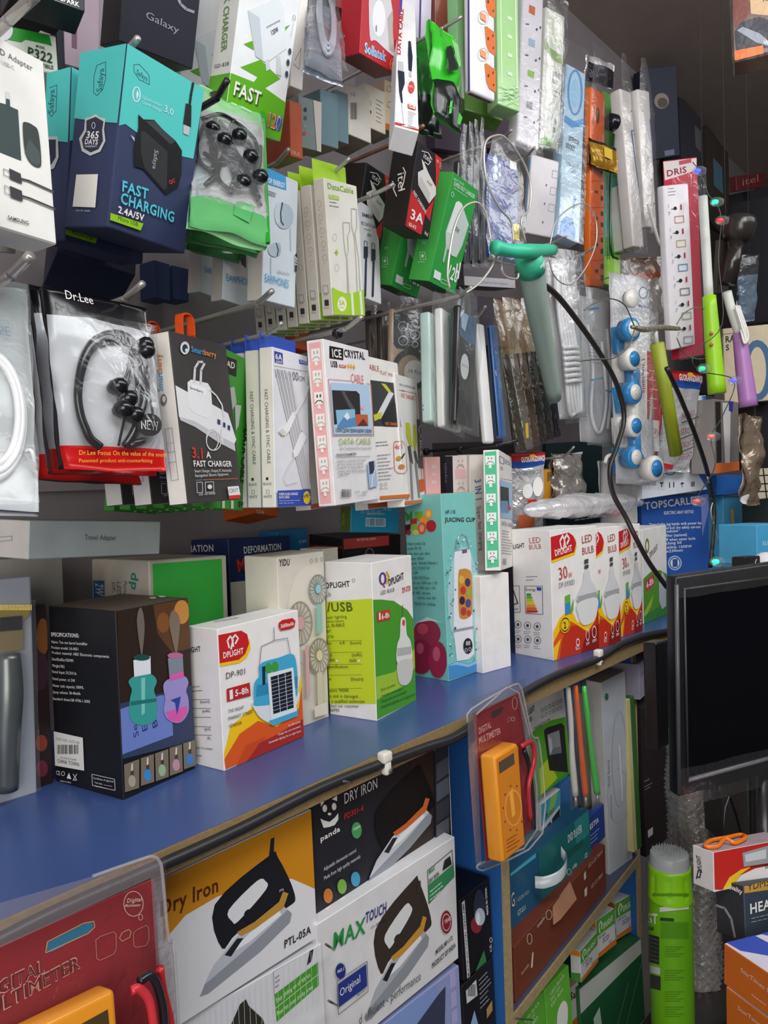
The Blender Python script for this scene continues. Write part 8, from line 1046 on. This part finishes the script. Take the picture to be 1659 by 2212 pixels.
# cartons at the lower right
rx = [('P', '#c02a24', 1540, 1836, 1700, 1800, 1700, 1880, 1620, 1886, 1560, 1922, 1540, 1922), ('P', '#e8c02a', 1560, 1922, 1575, 1895, 1600, 1878, 1622, 1872, 1600, 1888, 1585, 1912), ('P', '#e6e2e0', 1582, 1914, 1600, 1890, 1630, 1876, 1700, 1862, 1700, 1908), ('P', '#9a9ca0', 1603, 1842, 1660, 1826, 1660, 1864, 1606, 1872), ('P', '#c9ccd0', 1608, 1846, 1654, 1834, 1654, 1854, 1610, 1862), ('L', '#2a2a2c', 2, 1620, 1873, 1700, 1858), ('T', INK, 'DP', 1652, 1876, 1664, 1873, 7, 1)]
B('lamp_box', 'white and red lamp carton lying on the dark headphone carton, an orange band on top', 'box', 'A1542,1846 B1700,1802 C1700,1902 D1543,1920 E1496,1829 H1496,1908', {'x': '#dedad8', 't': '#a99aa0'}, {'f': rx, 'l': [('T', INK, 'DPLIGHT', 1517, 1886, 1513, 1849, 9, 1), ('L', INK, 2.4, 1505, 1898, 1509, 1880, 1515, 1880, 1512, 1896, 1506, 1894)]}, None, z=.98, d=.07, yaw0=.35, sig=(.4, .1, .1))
f = FR[COL.objects[-1].name] if False else [v for k, v in FR.items() if k.startswith('lamp_box')][-1]
tp_ = lambda u, v, l: f.O + f.az * f.d * v + f.ax * f.w * u - f.ay * l
tube('rubber_band', [tp_(.02, .45, .003), tp_(.2, .85, .003), tp_(.42, .8, .004), tp_(.62, .9, .003), tp_(.58, .5, .004), tp_(.36, .25, .003), tp_(.30, .5, .007), tp_(.12, .25, .003)], .0026, M('#f07a1e', 'gloss'), None, 6, 8, True, 'orange rubber band on top of the white and red lamp carton', 'rubber band')
HS = B('headphone_box', 'dark slate headphone carton with a gold model strip and white capitals', 'box', 'A1607,1912 B1700,1888 C1700,2010 D1611,2034 E1543,1902 H1550,2012', {'x': '#33383f', 'f': '#3a4652', 'l': '#2f2f31'}, {'f': [('P', '#c49a4a', 1604, 1906, 1700, 1884, 1700, 1916, 1606, 1930), ('T', '#3a2a14', 'YDM50', 1614, 1924, 1672, 1910, 16), ('T', WHT, 'HEADSET', 1619, 1974, 1716, 1948, 20, 1), ('G', '#9aa4ae', 1622, 1984, 1690, 1968, 2, 0, 8, 1.6)], 'l': [('T', WHT, 'Hd quality', 1558, 1908, 1603, 1932, 9, 1), ('L', '#8a8a8c', 5, 1546, 1955, 1566, 1962, 1580, 1985, 1588, 2024)]}, None, z=.97, d=.08, yaw0=.35, sig=(.4, .1, .1))
ob = [('P', '#e0e0ee', 1562, 2040, 1600, 2066, 1650, 2100, 1700, 2140, 1700, 2132, 1564, 2034)]
for k, (sp, lb, ar) in enumerate((('A1563,2036 B1700,2130 C1700,2226 D1566,2124 E1700,2004', 'orange carton with a blue and white top, upper of the pair at bottom right', {'f': [('T', '#e8d0c0', 'StarTimes Lights', 1600, 2098, 1688, 2166, 9), ('G', '#e8d0c0', 1624, 2148, 1660, 2175, 1, 0, 8, 1.6)], 't': [('P', '#3a56b8', 1566, 2034, 1628, 2020, 1700, 2058, 1700, 2072, 1600, 2054), ('P', '#3a56b8', 1640, 2016, 1700, 2002, 1700, 2030)]}), ('A1567,2130 B1700,2232 C1700,2340 D1570,2232', 'orange carton under its twin at the bottom right corner', {'f': [('T', '#e8d0c0', 'StarTimes Lights', 1594, 2180, 1688, 2252, 9)]}))):
    B('orange_carton', lb, 'box', sp, {'x': '#cf6a1c', 't': '#dcd8e8'}, ar, 'orange cartons at the bottom right', z=.86, d=.10, fixd=True, yaw0=-1.35, sig=(.5, .06, .06))
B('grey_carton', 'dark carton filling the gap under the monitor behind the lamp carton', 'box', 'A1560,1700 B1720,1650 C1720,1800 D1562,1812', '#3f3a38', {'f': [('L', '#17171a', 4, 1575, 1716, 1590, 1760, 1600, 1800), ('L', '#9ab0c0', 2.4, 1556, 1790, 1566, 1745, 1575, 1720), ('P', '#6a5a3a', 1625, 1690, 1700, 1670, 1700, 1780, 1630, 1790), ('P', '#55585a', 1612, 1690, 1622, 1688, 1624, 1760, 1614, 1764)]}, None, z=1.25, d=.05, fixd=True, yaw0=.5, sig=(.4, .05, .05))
